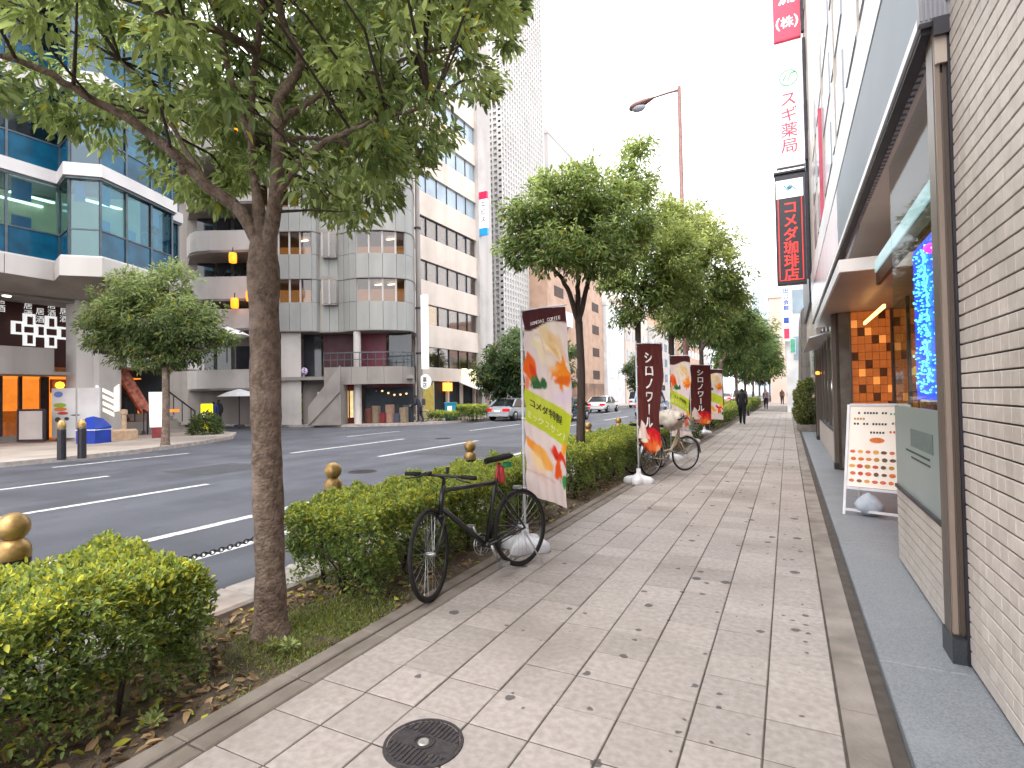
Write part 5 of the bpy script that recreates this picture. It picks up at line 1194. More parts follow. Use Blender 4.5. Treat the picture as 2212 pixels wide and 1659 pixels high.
# ---------------------------------------------------------------- litter, moss, weeds on the planting strip
def soilz(P): return -.02+.05*np.sin(np.pi*np.clip((P[:, 0]+3.555)/1.06, 0, 1))
n = 2600; P = np.c_[RNG.uniform(-3.5, -2.5, n), np.where(RNG.random(n) < .55, RNG.uniform(.3, 3.2, n), RNG.uniform(2.5, 12, n)), np.zeros(n)]; P[:, 2] = soilz(P)+.008+RNG.random(n)*.012
moss = ((P[:, 0]+2.72)/.42)**2+((P[:, 1]-2.6)/.62)**2 < 1; P = P[~moss]; n = len(P)
D = RNG.normal(0, 1, (n, 3)); D[:, 2] *= .25
V, F = leaf_arrays(P, D, RNG.uniform(.03, .085, n), .45, .3)
np_mesh('leaf_litter', V, F, m_dry, None, leaf_cols(n, '#6a4a30', '#b08f62', None, .25, yellow=.12, yc='#a8a83c'), kind='stuff')
n = 9000; P = np.c_[RNG.normal(-2.72, .20, n), RNG.normal(2.62, .32, n), np.zeros(n)]; k = (P[:, 0] < -2.51) & (P[:, 0] > -3.3); P = P[k]; n = len(P); P[:, 2] = soilz(P)-.004
D = RNG.normal(0, .7, (n, 3)); D[:, 2] = 1
V, F = leaf_arrays(P, D, RNG.uniform(.012, .034, n), .32, .1)
np_mesh('moss_grass', V, F, m_hleaf, None, leaf_cols(n, '#5c7020', '#93a032', None, .2, yellow=.05), kind='stuff')
for k, (u, v, lb) in enumerate(((590, 1398, 'small leafy weed at the foot of the near trunk'), (625, 1402, 'tiny weed just right of the near trunk foot'), (330, 1565, 'scraggly weed under the nearest hedge'))):
    p = onz(u, v, .03); w_ = thing('weed', lb, 'weed', tuple(p)); n = 60; d = RNG.normal(0, 1, (n, 3)); d[:, 2] = np.abs(d[:, 2])*.8+.3
    P = np.array(p)+unit(d)*RNG.uniform(.005, .05, (n, 1)); V, F = leaf_arrays(P, d, RNG.uniform(.02, .04, n), .5, .2); np_mesh('leaves', V, F, m_hleaf, w_, leaf_cols(n, '#6f8a34', '#b0c070', None, .2), kind='stuff')
# ================================================================ STREET FURNITURE
m_brass = pmat('brass', '#c0a06a', '#8e7142', scale=14, rough=.42, metal=.6, spec=.5, bump=.1, bscale=60, col3='#6a5334', scale3=9, f3=.7)
m_black = pmat('black_paint', '#25232b', '#1c1b21', scale=10, rough=.42, spec=.5)
m_rubber = pmat('rubber', '#232122', '#1a1919', scale=20, rough=.85)
m_silver = pmat('silver_metal', '#b4b4b6', '#98989c', scale=20, rough=.3, metal=.8)
m_bikeblk = pmat('bike_black', '#201f22', '#19181b', scale=8, rough=.32, spec=.55)
m_bikecream = pmat('bike_cream', '#c9b8a0', '#b8a68e', scale=8, rough=.35)
m_plasticw = pmat('white_plastic', '#dedee2', '#cfcfd6', scale=8, rough=.4)
# ---------------------------------------------------------------- bollards and chains
def bollard(loc, label, group, s=1., plain=False):
    t = thing('bollard', label, 'bollard', loc, group=group)
    b = MB(); b.lathe([(.095, 0), (.095, .025), (.078, .035), (.076, .60), (.08, .61), (.08, .63), (0, .63)], 18); b.build('post', m_black, t, world=False, auto=35)
    b = MB(); b.lathe([(.079, .63), (.082, .645), (.080, .69), (.062, .72), (.045, .735), (0, .735)], 18); b.build('collar', m_brass, t, world=False, auto=40)
    pr = [(.078*math.sin(a), .80-.078*math.cos(a)) for a in [math.pi*i/10 for i in range(11)]]
    b = MB(); b.lathe(pr, 18); b.build('ball', m_brass, t, world=False, smooth=True)
    for s_ in (-1, 1):
        b = MB(); b.ring(.022, .006, 12, 6, 'y', (0, s_*.0, 0)); b.v = [(p[1], p[0]+s_*.097, p[2]+.52) for p in b.v]; b.build('chain_eye', m_black, t, world=False)
    return t
BY = [1.42, 3.76, 6.2, 11.0, 13.3]
names = ('brass topped black bollard at the left edge of the picture', 'brass topped black bollard behind the hedge, just right of the near trunk', 'brass topped black bollard behind the bicycle handlebar', 'brass topped black bollard just right of the forked tree trunk', 'farthest brass topped bollard above the hedge')
for y_, nm in zip(BY, names): bollard((-3.79, y_, .03), nm, 'bollards along the near kerb')
def chain(y0, y1, label):
    t = thing('chain', label, 'chain', (-3.79, (y0+y1)/2, .3), group='chains between the bollards'); L_ = y1-y0; n = int(L_/.034)
    b = MB()
    for i in range(n):
        s_ = (i+.5)/n; y = y0+L_*s_; z = .55-.16*(1-(2*s_-1)**2); sl = .16*4*(2*s_-1)/L_*1.0
        c = MB(); c.ring(.017, .0045, 10, 5, 'y'); odd = i % 2
        for (x, yy, zz) in c.v:
            lx = x*1.35; q = (0 if not odd else zz, lx, zz if not odd else 0); th = (yy if not odd else yy)
            p = (th if not odd else zz, lx, zz if not odd else th)
            b.v.append((-3.79+p[0], y+p[1], z+p[2]+p[1]*sl))
        k = len(b.v)-len(c.v); b.f += [tuple(j+k for j in f) for f in c.f]; b.mi += [0]*len(c.f)
    b.build('links', m_black, t, smooth=True, kind='stuff'); return t
chain(BY[0]+.1, BY[1]-.1, 'dark chain sagging between the two nearest bollards'); chain(BY[1]+.1, BY[2]-.1, 'dark chain behind the hedge by the bicycle'); chain(BY[3]+.1, BY[4]-.1, 'dark chain between the two farthest bollards')
# ---------------------------------------------------------------- bicycles
def wheel(root, c, steer, R=.335, rimw=.011, side=0, m_rim=None, nsp=28, tilt=None):
    """wheel centred at local c, its plane turned by steer about z"""
    Mx = Matrix.Translation(Vector(c)) @ Matrix.Rotation(steer, 4, 'Z')
    b = MB(); b.ring(R-.016, .016, 44, 8); b.T = None; b.v = [tuple(Mx @ Vector(p)) for p in b.v]; tyre = b.build('tyre', m_rubber, root, world=False, smooth=True)
    b = MB(); b.ring(R-.036, rimw, 44, 6); b.v = [tuple(Mx @ Vector((p[0], p[1]*.8, p[2]))) for p in b.v]; b.build('rim', m_rim or m_silver, root, world=False, smooth=True)
    b = MB()
    for i in range(nsp):
        a = 2*math.pi*i/nsp; a2 = a+(.5 if i % 2 else -.5); s_ = .025 if i % 4 < 2 else -.025
        b.tube([tuple(Mx @ Vector((.02*math.cos(a2), s_, .02*math.sin(a2)))), tuple(Mx @ Vector(((R-.04)*math.cos(a), 0, (R-.04)*math.sin(a))))], .0016, 4, cap=False)
    b.build('spokes', m_silver, root, world=False, kind='stuff')
    b = MB(); b.tube([tuple(Mx @ Vector((0, -.05, 0))), tuple(Mx @ Vector((0, -.02, 0))), tuple(Mx @ Vector((0, .02, 0))), tuple(Mx @ Vector((0, .05, 0)))], [.012, .02, .02, .012], 10); b.build('hub', m_silver, root, world=False, smooth=True)
def bicycle(label, rear, front, steer, style='hybrid', lean=0., group='parked bicycles'):
    rear = Vector(rear); front = Vector(front); d = front-rear; ang = math.atan2(d.y, d.x)
    t = thing('bicycle', label, 'bicycle', (rear.x, rear.y, 0.002), ang, group)
    t.rotation_euler = (lean, 0, ang)
    WB, R = 1.06, .335; mf = m_bikeblk if style == 'hybrid' else m_bikecream
    rh = Vector((0, 0, R)); fh = Vector((WB, 0, R)); bb = Vector((.43, 0, .27)); hd_b = Vector((.885, 0, .62)); hd_t = Vector((.845, 0, .80)); st = Vector((.27, 0, .76))
    if style == 'city': hd_b = Vector((.88, 0, .60)); hd_t = Vector((.84, 0, .82)); st = Vector((.28, 0, .62))
    sd = math.radians(steer); Rs = Matrix.Rotation(sd, 3, (hd_t-hd_b).normalized())
    def S(p): return hd_b+Rs @ (Vector(p)-hd_b)
    fh2 = S(fh)
    wheel(t, rh, 0, R, m_rim=m_silver if style == 'city' else m_bikeblk); wheel(t, fh2, sd, R, m_rim=m_silver if style == 'city' else m_bikeblk)
    b = MB(); fr = .017
    b.tube([hd_b+(hd_b-hd_t)*.12, hd_t+(hd_t-hd_b)*.05], .021, 10); b.tube([hd_b+(hd_t-hd_b)*.15, bb], fr*1.15, 10)
    if style == 'hybrid': b.tube([hd_t-(hd_t-hd_b)*.15, st], fr, 10)
    else: b.tube([hd_b+(hd_t-hd_b)*.75, Vector((.62, 0, .44)), Vector((.37, 0, .42))], fr, 10)
    b.tube([bb, st, st+(st-bb).normalized()*.03], fr, 10)
    for s_ in (-1, 1):
        o = Vector((0, s_*.055, 0)); b.tube([bb+o*.5, rh+o], .010, 7); b.tube([st+o*.3-Vector((0, 0, .03)), rh+o], .0085, 7)
    b.tube([bb-Vector((0, .035, 0)), bb+Vector((0, .035, 0))], .022, 10)
    b.build('frame', mf, t, world=False, smooth=True)
    b = MB()
    for s_ in (-1, 1):
        o = Vector((0, s_*.052, 0)); b.tube([S(hd_b-(hd_t-hd_b)*.2+o*.7), S(hd_b+Vector((.07, s_*.05, -.14))), S(fh+o)], [.014, .012, .009], 8)
    b.tube([S(hd_b-(hd_t-hd_b)*.2+Vector((0, -.045, 0))), S(hd_b-(hd_t-hd_b)*.2+Vector((0, .045, 0)))], .014, 8); b.build('fork', mf, t, world=False, smooth=True)
    # stem, bar, grips
    ax = (hd_t-hd_b).normalized(); s0 = hd_t+ax*.06; bc = s0+Vector((.075, 0, .035)) if style == 'hybrid' else s0+Vector((.03, 0, .16))
    b = MB(); b.tube([S(hd_t), S(s0), S(bc)], .014, 9); b.build('stem', m_silver if style == 'city' else m_bikeblk, t, world=False, smooth=True)
    if style == 'hybrid': bar = [(0, -.29, 0), (-.012, -.15, 0), (0, 0, 0), (-.012, .15, 0), (0, .29, 0)]
    else: bar = [(-.26, -.25, -.02), (-.12, -.25, .02), (.02, -.16, .03), (.03, 0, 0), (.02, .16, .03), (-.12, .25, .02), (-.26, .25, -.02)]
    b = MB(); b.tube([S(bc+Vector(p)) for p in bar], .011, 8); b.build('handlebar', m_bikeblk if style == 'hybrid' else m_silver, t, world=False, smooth=True)
    for s_ in (-1, 1):
        e = [Vector(bar[0]), Vector(bar[1])] if s_ < 0 else [Vector(bar[-1]), Vector(bar[-2])]; dd = (e[1]-e[0]).normalized()
        b = MB(); b.tube([S(bc+e[0]-dd*.005), S(bc+e[0]+dd*.12)], .0165, 8); b.build('grip', m_rubber, t, world=False, smooth=True)
        b = MB(); q = bc+e[0]+dd*.14; b.tube([S(q), S(q+Vector((.045, 0, -.01))), S(q+Vector((.06, -s_*-.02, -.03))-dd*.10)], [.012, .008, .006], 6); b.build('brake_lever', m_bikeblk, t, world=False, smooth=True)
        b = MB(); b.tube([S(q), S(q+Vector((.08, 0, .03))), S(hd_t+Vector((.06, s_*.02, .02))), S(hd_b+Vector((.05, s_*.03, -.05)))], .0025, 4); b.build('brake_cable', m_rubber, t, world=False, smooth=True)
    b = MB(); q = bc+Vector((.0, .06, .02)); b.tube([S(q), S(q+Vector((.0, 0, .05)))], .013, 8); b.build('bell', m_bikeblk, t, world=False)
    b = MB(); q = bc+Vector((.04, -.08, .01)); b.tube([S(q+Vector((-.03, 0, .01))), S(q+Vector((.05, 0, .01)))], .017, 8); b.build('front_lamp', m_bikeblk, t, world=False)
    # seat post, saddle
    up = (st-bb).normalized(); sp = st+up*(.17 if style == 'hybrid' else .26)
    b = MB(); b.tube([st, sp], .0135, 8); b.build('seat_post', pmat('red_post', '#b0323a', '#982830', scale=9, rough=.4) if style == 'hybrid' else m_silver, t, world=False, smooth=True)
    b = MB(); prof = [(.16, .016, .0), (.10, .025, .008), (.0, .045, .012), (-.07, .07, .02), (-.115, .072, .022), (-.13, .04, .02)]; vs = []; n = 10
    for (x, wd, z) in prof:
        for i in range(n): a = 2*math.pi*i/n; vs.append((sp.x+x, wd*math.cos(a), sp.z+.03+z+(.022*math.sin(a) if math.sin(a) > 0 else .03*math.sin(a))))
    fs = [(i*n+k, i*n+(k+1) % n, (i+1)*n+(k+1) % n, (i+1)*n+k) for i in range(len(prof)-1) for k in range(n)]+[tuple(range(n)), tuple(range((len(prof)-1)*n, len(prof)*n))]
    b.add(vs, fs); b.build('saddle', m_rubber, t, world=False, smooth=True)
    if style == 'hybrid':
        b = MB(); b.lathe([(.012, -.08), (.028, -.07), (.03, .05), (.012, .07)], 10, tuple(st+up*.10+Vector((-.045, 0, -.03)))); b.build('red_lock', pmat('red_lock', '#c03a40', '#a83038', scale=6, rough=.4), t, world=False, smooth=True)
        b = MB(); b.cbox(sp.x-.13, sp.x-.07, -.03, .03, sp.z-.05, sp.z-.0, .01); b.build('green_reflector', pmat('green_plastic', '#1f8a5a', rough=.4), t, world=False)
    # crankset
    cr = Matrix.Rotation(math.radians(-62), 3, 'Y')
    b = MB(); b.ring(.088, .004, 28, 5, 'y', (bb.x, -.05, bb.z)); b.ring(.062, .003, 24, 5, 'y', (bb.x, -.05, bb.z))
    for i in range(5): a = 2*math.pi*i/5; b.bar((bb.x, -.05, bb.z), (bb.x+.086*math.cos(a), -.05, bb.z+.086*math.sin(a)), .012, .006)
    b.build('chainring', m_silver, t, world=False)
    for s_ in (-1, 1):
        e = Vector((-.02, 0, -.168))*1.0 if s_ > 0 else Vector((.02, 0, .168)); e = Matrix.Rotation(math.radians(18), 3, 'Y') @ e; o = Vector((0, s_*.065, 0))
        b = MB(); b.tube([bb+o, bb+o+e], [.013, .010], 8); b.build('crank_arm', m_silver, t, world=False, smooth=True)
        p = bb+o+e; b = MB(); b.box(p.x-.045, p.x+.045, p.y+s_*.015-.0, p.y+s_*.085, p.z-.010, p.z+.010) if s_ > 0 else b.box(p.x-.045, p.x+.045, p.y-.085, p.y-.015, p.z-.010, p.z+.010); b.build('pedal', m_silver, t, world=False)
    b = MB(); b.tube([(bb.x, -.05, bb.z+.088), (0, -.05, R+.04)], .004, 5); b.tube([(bb.x, -.05, bb.z-.088), (.0, -.05, R-.06), (-.03, -.05, R-.02)], .004, 5); b.ring(.04, .008, 16, 5, 'y', (0, -.05, R)); b.build('drive_chain', m_darkmet, t, world=False)
    b = MB(); b.tube([(.02, .07, R-.03), (-.06, .19, .006)], .008, 7); b.build('kickstand', m_silver, t, world=False)
    b = MB(); b.cbox(-.02, .03, -.035, .035, R+.335, R+.365, .004); b.build('rear_brake', m_silver, t, world=False)
    if style == 'city':
        for c_, a0, a1, stf in ((rh, 20, 200, None), (fh, 0, 170, True)):
            b = MB(); P = []
            pts = [c_+Vector(((R+.02)*math.cos(math.radians(a)), 0, (R+.02)*math.sin(math.radians(a)))) for a in range(a0, a1+1, 12)]
            vs = []; fs = []
            for k, p in enumerate(pts):
                for s_ in (-1, 0, 1): q = p+Vector((0, s_*.028, -.012*abs(s_))); vs.append(S(q) if stf else q)
            for k in range(len(pts)-1):
                for s_ in range(2): fs.append((k*3+s_, k*3+s_+1, k*3+s_+4, k*3+s_+3))
            b.add(vs, fs); b.build('mudguard', m_silver, t, world=False, smooth=True)
        # front basket
        b = MB(); q = Vector((1.06, 0, .78)); n_ = 9
        for k in range(5):
            z = .0+k*.058; w0 = .13+.018*k; l0 = .10+.014*k
            b.tube([S(q+Vector((x, y, z))) for x, y in ((-l0, -w0), (l0, -w0), (l0, w0), (-l0, w0), (-l0, -w0))], .0035, 5)
        for x, y in [(i/4*2-1, s_) for i in range(5) for s_ in (-1, 1)]+[(s_, i/4*2-1) for i in range(1, 4) for s_ in (-1, 1)]:
            b.tube([S(q+Vector((x*.10, y*.13, 0))), S(q+Vector((x*.156, y*.202, .232)))], .003, 4)
        for i in range(5): b.tube([S(q+Vector((-.10+.05*i, -.13, 0))), S(q+Vector((-.10+.05*i, .13, 0)))], .003, 4)
        b.build('basket', m_silver, t, world=False, kind='stuff')
        b = MB()
        for s_ in (-.06, 0, .06): b.tube([(.16, s_, .70), (-.28, s_, .70)], .006, 5)
        for x in (.1, -.1, -.26): b.tube([(x, -.07, .70), (x, .07, .70)], .006, 5)
        for s_ in (-1, 1): b.tube([(-.2, s_*.06, .70), (0, s_*.06, R)], .006, 5)
        b.build('rear_rack', m_silver, t, world=False)
    return t
pf, pr_ = onz(905, 1303), onz(1130, 1222)
bicycle('black bicycle with red lock parked by the near hedge', (pr_.x, pr_.y), (pf.x, pf.y), 27, 'hybrid', rad(4))
pr2, pf2 = onz(1406, 1029), onz(1466, 1018)
bicycle('cream city bicycle with wire basket parked beside the brown banner', (pr2.x, pr2.y), (pf2.x, pf2.y), -16, 'city', rad(3))
bicycle('second city bicycle parked close to the hedge behind the cream one', (pr2.x-.38, pr2.y+.25), (pf2.x-.42, pf2.y+.35), 10, 'city', rad(-3))
cv = thing('basket_cover', 'crumpled pale cover over the basket of the cream bicycle', 'cover', tuple(onz(1450, 1010))[:2]+(.85,))
q = Vector((pf2.x-.12, pf2.y-.1, .98)); vs = []; fs = []; n_ = 22
for i in range(8):
    for k in range(n_):
        a = 2*math.pi*k/n_; th = math.pi*i/7; r_ = .23*math.sin(th)*(1+.22*math.sin(3*a+i*1.3)+.12*math.sin(7*a-i*2.1))+.01; vs.append((q.x+r_*math.cos(a), q.y+r_*math.sin(a)*1.1, q.z+.17*math.cos(th)+.035*math.sin(5*a+i)+.02*math.sin(9*a)))
for i in range(7):
    for k in range(n_): fs.append((i*n_+k, i*n_+(k+1) % n_, (i+1)*n_+(k+1) % n_, (i+1)*n_+k))
b = MB(); b.add(vs, fs); b.build('cloth', pmat('pale_cover', '#cfc6ba', '#b9aea0', scale=9, rough=.8), cv, smooth=True)
# ---------------------------------------------------------------- banners (nobori)
def banner_mat():
    m = bpy.data.materials.new('banner_cloth'); m.use_nodes = True; N = m.node_tree.nodes; L = m.node_tree.links; bs = N['Principled BSDF']; bs.inputs['Roughness'].default_value = .75; bs.inputs['Specular IOR Level'].default_value = .2
    at = N.new('ShaderNodeAttribute'); at.attribute_name = 'Col'; L.new(at.outputs['Color'], bs.inputs['Base Color'])
    tr = N.new('ShaderNodeBsdfTranslucent'); L.new(at.outputs['Color'], tr.inputs[0]); ms = N.new('ShaderNodeMixShader'); ms.inputs[0].default_value = .3; L.new(bs.outputs[0], ms.inputs[1]); L.new(tr.outputs[0], ms.inputs[2]); L.new(ms.outputs[0], N['Material Output'].inputs['Surface']); return m
m_banner = banner_mat()
def sstep(a, b_, x): t = np.clip((x-a)/(b_-a), 0, 1); return t*t*(3-2*t)
def over(c, col, m): return c*(1-m[:, None])+hexl(col)*m[:, None]
def ell(s, t, cs, ct, rs, rt_, ang=0., soft=.12):
    """soft ellipse mask; s scaled to 1/3 so shapes are measured in banner heights"""
    x = (s-cs)/3; y = t-ct; ca, sa = math.cos(ang), math.sin(ang); X_ = (x*ca+y*sa)/rs; Y_ = (-x*sa+y*ca)/rt_; return 1-sstep(1-soft, 1+soft, np.sqrt(X_*X_+Y_*Y_))
def art_sandwich(s, t):
    n = len(s); c = np.tile(hexl('#e3cfcb'), (n, 1)); wob = .03*np.sin(s*17+t*23)+.02*np.sin(s*41-t*37)
    c = over(c, '#ecdccf', ell(s, t, .6, .13, .12, .08, .5)); c = over(c, '#e9c98e', ell(s+wob, t, .62, .17, .04, .10, -.6, .3)*.8); c = over(c, '#f0dcb0', ell(s+wob, t, .42, .22, .03, .09, -.7, .3)*.7); c = over(c, '#e6b87a', ell(s+wob, t, .8, .20, .03, .09, -.5, .3)*.6)
    for k in range(5): c = over(c, ('#f6e8cc', '#e2a85c')[k % 2], ell(s+wob, t, .35+.12*k, .16+.02*k, .006, .07, -.65, .4)*.6)
    c = over(c, '#e8641e', ell(s+wob, t+wob*.4, .14, .30, .05, .075, -.45)); c = over(c, '#d8401c', ell(s, t, .24, .335, .02, .055, -.5, .3)); c = over(c, '#ee8a26', ell(s+wob, t+wob, .80, .335, .07, .045, -.25)); c = over(c, '#e06a1c', ell(s+wob, t, .86, .365, .05, .022, -.2, .25)); c = over(c, '#f3b268', ell(s, t, .68, .31, .04, .02, -.3, .4)*.7)
    c = over(c, '#37633a', ell(s+wob*2, t, .32, .385, .045, .035, .3)); c = over(c, '#567f3c', ell(s, t+wob, .22, .37, .025, .03, -.2, .3)); c = over(c, '#d9c6dd', ell(s, t, .86, .45, .07, .035, -.2, .3)*.6)
    c = over(c, '#e8641e', ell(s, t, .06, .39, .02, .04, 0, .3)*.8)
    lb = t-.12*s; m = sstep(.412, .418, lb)*(1-sstep(.588, .594, lb)); c = over(c, '#b9c42e', m); c = over(c, '#d3d45e', m*ell(s, t, .3, .52, .10, .06, 0, .6)*.5)
    c = over(c, '#ef9438', ell(s+wob, t+wob*.3, .18, .725, .075, .024, .62)); c = over(c, '#f0a950', ell(s+wob, t, .42, .78, .09, .037, .7)); c = over(c, '#f4ce96', ell(s, t, .30, .81, .08, .03, .7, .3)*.9); c = over(c, '#e9b878', ell(s+wob, t, .36, .795, .07, .006, .7, .4)*.8); c = over(c, '#d93418', ell(s+wob, t+wob*.4, .80, .755, .065, .03, .35)); c = over(c, '#b82a14', ell(s+wob, t, .72, .765, .03, .008, .5, .4)*.7); c = over(c, '#ea5a1e', ell(s+wob, t, .80, .82, .035, .055, .15)); c = over(c, '#f0a030', ell(s, t, .94, .71, .03, .03, 0, .3)); c = over(c, '#3d8a48', ell(s+wob, t, .95, .875, .03, .035, .2)); c = over(c, '#e2c3b6', ell(s, t, .35, .88, .10, .02, .5, .3)*.7); c = over(c, '#cfa79c', (1-sstep(.004, .012, np.abs(t-.855-.05*s)))*.5*(s < .75))
    top = .105-.035*s+.012*np.sin(s*7); c = over(c, '#4e2428', 1-sstep(-.004, .004, t-top)); return c
def art_brown(s, t):
    n = len(s); c = np.tile(hexl('#5a2a28'), (n, 1)); wob = .03*np.sin(s*19+t*21)+.02*np.sin(s*43-t*31)
    c = over(c, '#6b3430', ell(s, t, .1, .5, .04, .5, 0, .5)*.6)
    c = over(c, '#d01c30', ell(s+wob, t, .62, .83, .13, .065, 0)); c = over(c, '#e8402a', ell(s+wob, t+wob, .6, .90, .15, .075, 0)); c = over(c, '#f07838', ell(s+wob, t+wob*.5, .70, .94, .12, .05, 0, .4)*.9); c = over(c, '#f6b080', ell(s, t, .85, .95, .035, .035, 0, .4)*.8)
    w = np.maximum(.0, (t-.70)/.16)*.30; m = (t > .70)*(t < .87)*(np.abs(s-.16-.02*np.sin(t*60)) < w); c = over(c, '#f0d8d0', m*1.); c = over(c, '#e9a898', m*sstep(.1, .3, s-.1)); c = over(c, '#f6e6c8', ell(s, t, .25, .89, .05, .02, 0, .3)); c = over(c, '#a02020', ell(s+wob, t, .5, .985, .16, .014, 0, .3)*.6)
    return c
def art_plain(s, t): return np.tile(hexl('#512624'), (len(s), 1))
def banner(label, pos, yaw_dir, art, letters=None, z0=.52, W=.58, H=1.8, base=True, group='advertising banners on white poles', cut=False):
    d = Vector((yaw_dir[0], yaw_dir[1], 0)).normalized(); nrm = Vector((d.y, -d.x, 0))     # nrm faces the viewer's side
    t = thing('banner_flag', label, 'banner', (pos[0], pos[1], 0), group=group); P0 = Vector((pos[0], pos[1], 0))
    amp = random.uniform(.015, .03); ph = random.uniform(0, 6)
    def cloth(s, tt, lift=0.):
        bow = 1.6*amp*math.sin(s*3.0+tt*4+ph)*s+.025*math.sin(tt*9+ph)*s*s+.006*math.sin(s*14+tt*26+ph)*s**.5+.004*math.sin(s*31-tt*17+2*ph)+.010*math.sin(tt*43+ph)*max(0, 1-s*5)
        z = z0+H*(1-tt)-.03*s*s-.015*math.sin(tt*3+ph)*s
        if tt < .04: z -= 0
        p = P0+d*(.03+W*s)+nrm*(bow+lift); p.z = z; return p
    ns, nt = 44, 130; S_, T_ = np.meshgrid(np.linspace(0, 1, ns+1), np.linspace(0, 1, nt+1)); s_ = S_.ravel(); t_ = T_.ravel()
    V = np.array([tuple(cloth(a, c)) for a, c in zip(s_, t_)]); idx = np.arange((ns+1)*(nt+1)).reshape(nt+1, ns+1)
    F = np.stack([idx[:-1, :-1], idx[1:, :-1], idx[1:, 1:], idx[:-1, 1:]], -1).reshape(-1, 4)
    if cut:    # brown banner: the picture at the foot is cut round
        fs_, ft_ = s_[F].mean(1), t_[F].mean(1); k = (ft_ < .82) | (((fs_-.52)/.56)**2+((ft_-.82)/.175)**2 < 1); F = F[k]
    np_mesh('cloth', V, F, m_banner, t, np.clip(art(s_, t_), 0, 1), smooth=True)
    if letters:
        for (txt, a0, t0, size, vert, matl, slope) in letters:
            for j, ch in enumerate(txt):
                if ch == ' ': continue
                vs, fsg = glyph(ch); vv = vs
                if vert and ch == 'ー': vv = [(.5-(q[1]-.38), .38-(q[0]-.5)) for q in vs]
                pts = []
                for (gx, gy) in vv:
                    if vert: a = a0+gx*size/W; tt = t0+(j*size*1.04+size*.86-gy*size)/H
                    else: a = a0+(j*size*(.98 if ord(txt[0]) > 255 else .70)+gx*size)/W; tt = t0+(-gy*size)/H+slope*(a-a0)
                    pts.append(cloth(a, tt, .004))
                bb_ = MB(); bb_.add(pts, fsg)
                for (ox, oz) in ((.05, 0), (0, .04), (.05, .04)): bb_.add([p_+d*(ox*size)+Vector((0, 0, oz*size))+nrm*(.0008*(1+ox*20+oz*40)) for p_ in pts], fsg)
                bb_.build('letter', matl, t)
    b = MB(); top = z0+H+.06
    b.tube([P0+Vector((0, 0, .06)), P0+Vector((0, 0, top))], .0125, 8); b.build('pole', m_plasticw, t, smooth=True)
    b = MB(); b.tube([P0+Vector((0, 0, z0+H+.012)), P0+d*(W+.04)+Vector((0, 0, z0+H-.02))], .008, 6); b.build('cross_bar', m_plasticw, t)
    for k in range(6):
        z = z0+.08+k*(H-.12)/5; b = MB(); b.tube([P0+nrm*.016+Vector((0, 0, z)), P0+d*.035+Vector((0, 0, z)), P0-nrm*.016+Vector((0, 0, z)), P0-d*.017+Vector((0, 0, z)), P0+nrm*.016+Vector((0, 0, z))], .006, 5); b.build('loop', m_plasticw, t)
    if base:
        b = MB(); n_ = 4; pts = []
        for k in range(32):
            a = 2*math.pi*k/32; r = .20+.055*math.cos(4*a); pts.append((r*math.cos(a), r*math.sin(a)))
        vs = []; 
        for (sc_, z) in ((1.0, 0), (1.03, .02), (1.0, .07), (.8, .105), (.35, .125), (.16, .16), (.14, .24)):
            vs += [(P0.x+x*sc_, P0.y+y*sc_, z) for x, y in pts]
        fs = [(i*32+k, i*32+(k+1) % 32, (i+1)*32+(k+1) % 32, (i+1)*32+k) for i in range(6) for k in range(32)]+[tuple(range(6*32, 7*32))]
        b.add(vs, fs); b.build('weighted_base', m_plasticw, t, smooth=True)
    return t
m_lw = pmat('banner_white', '#eee6e4', rough=.7); m_lk = pmat('banner_ink', '#4a4a20', rough=.7); m_ly = pmat('banner_pale', '#e6e49a', rough=.7)
LS = [('KOMEDAS COFFEE', .20, .085, .044, False, m_lw, -.035), ('コメダ特製', .12, .508, .086, False, m_lk, .12), ('ミックスサンド', .05, .568, .080, False, m_ly, .12)]
LB = [('シロノワール', .28, .075, .205, True, m_lw, 0)]
dir1 = (.907, -.42)
banner('tall sandwich banner with yellow green label behind the black bicycle', (-2.32, 4.80), dir1, art_sandwich, LS, W=.60)
banner('brown banner with white lettering nearest along the pavement', tuple(onz(1380, 1043))[:2], (.80, -.60), art_brown, LB, cut=True)
banner('sandwich banner standing behind the cream city bicycle', (-2.38, 12.55), (.82, -.57), art_sandwich, [LS[1], LS[2]])
banner('brown banner with white lettering beside the lamp post foot', (-2.62, 17.0), (.93, .37), art_brown, LB, cut=True)
banner('plain looking brown banner half hidden behind the lettered one', (-2.95, 17.6), (.90, .40), art_plain, None, base=False)
banner('farthest sandwich banner, past the brown ones', (-2.72, 20.6), (.92, .20), art_sandwich, None, W=.62)
# ---------------------------------------------------------------- menu board
ab = thing('menu_board', 'white framed a-board menu with rows of food pictures by the entrance', 'sign board', (.55, 7.42, .05), -.36)
tl = rad(13); up = Vector((0, math.sin(tl), math.cos(tl)))
def AB(x, h, o=0.): return (x, h*math.sin(tl)-o*math.cos(tl), h*math.cos(tl)+o*math.sin(tl))
for x in (.0, .60):
    b = MB(); b.bar(AB(x, 0), AB(x, 1.30), .028); b.build('frame_rail', m_plasticw, ab, world=False)
    b = MB(); b.bar((x, .62, 0), AB(x, 1.28), .024); b.build('rear_leg', m_plasticw, ab, world=False)
for h in (.06, .31, 1.30):
    b = MB(); b.bar(AB(0.014, h), AB(.586, h), .026); b.build('cross_rail', m_plasticw, ab, world=False)
b = MB(); b.slab(AB(.014, .33), AB(.586, .33), AB(.586, 1.285), AB(.014, 1.285), .012); b.build('panel', pmat('menu_paper', '#f0e6dc', '#e6dacd', scale=3, rough=.5), ab, world=False)
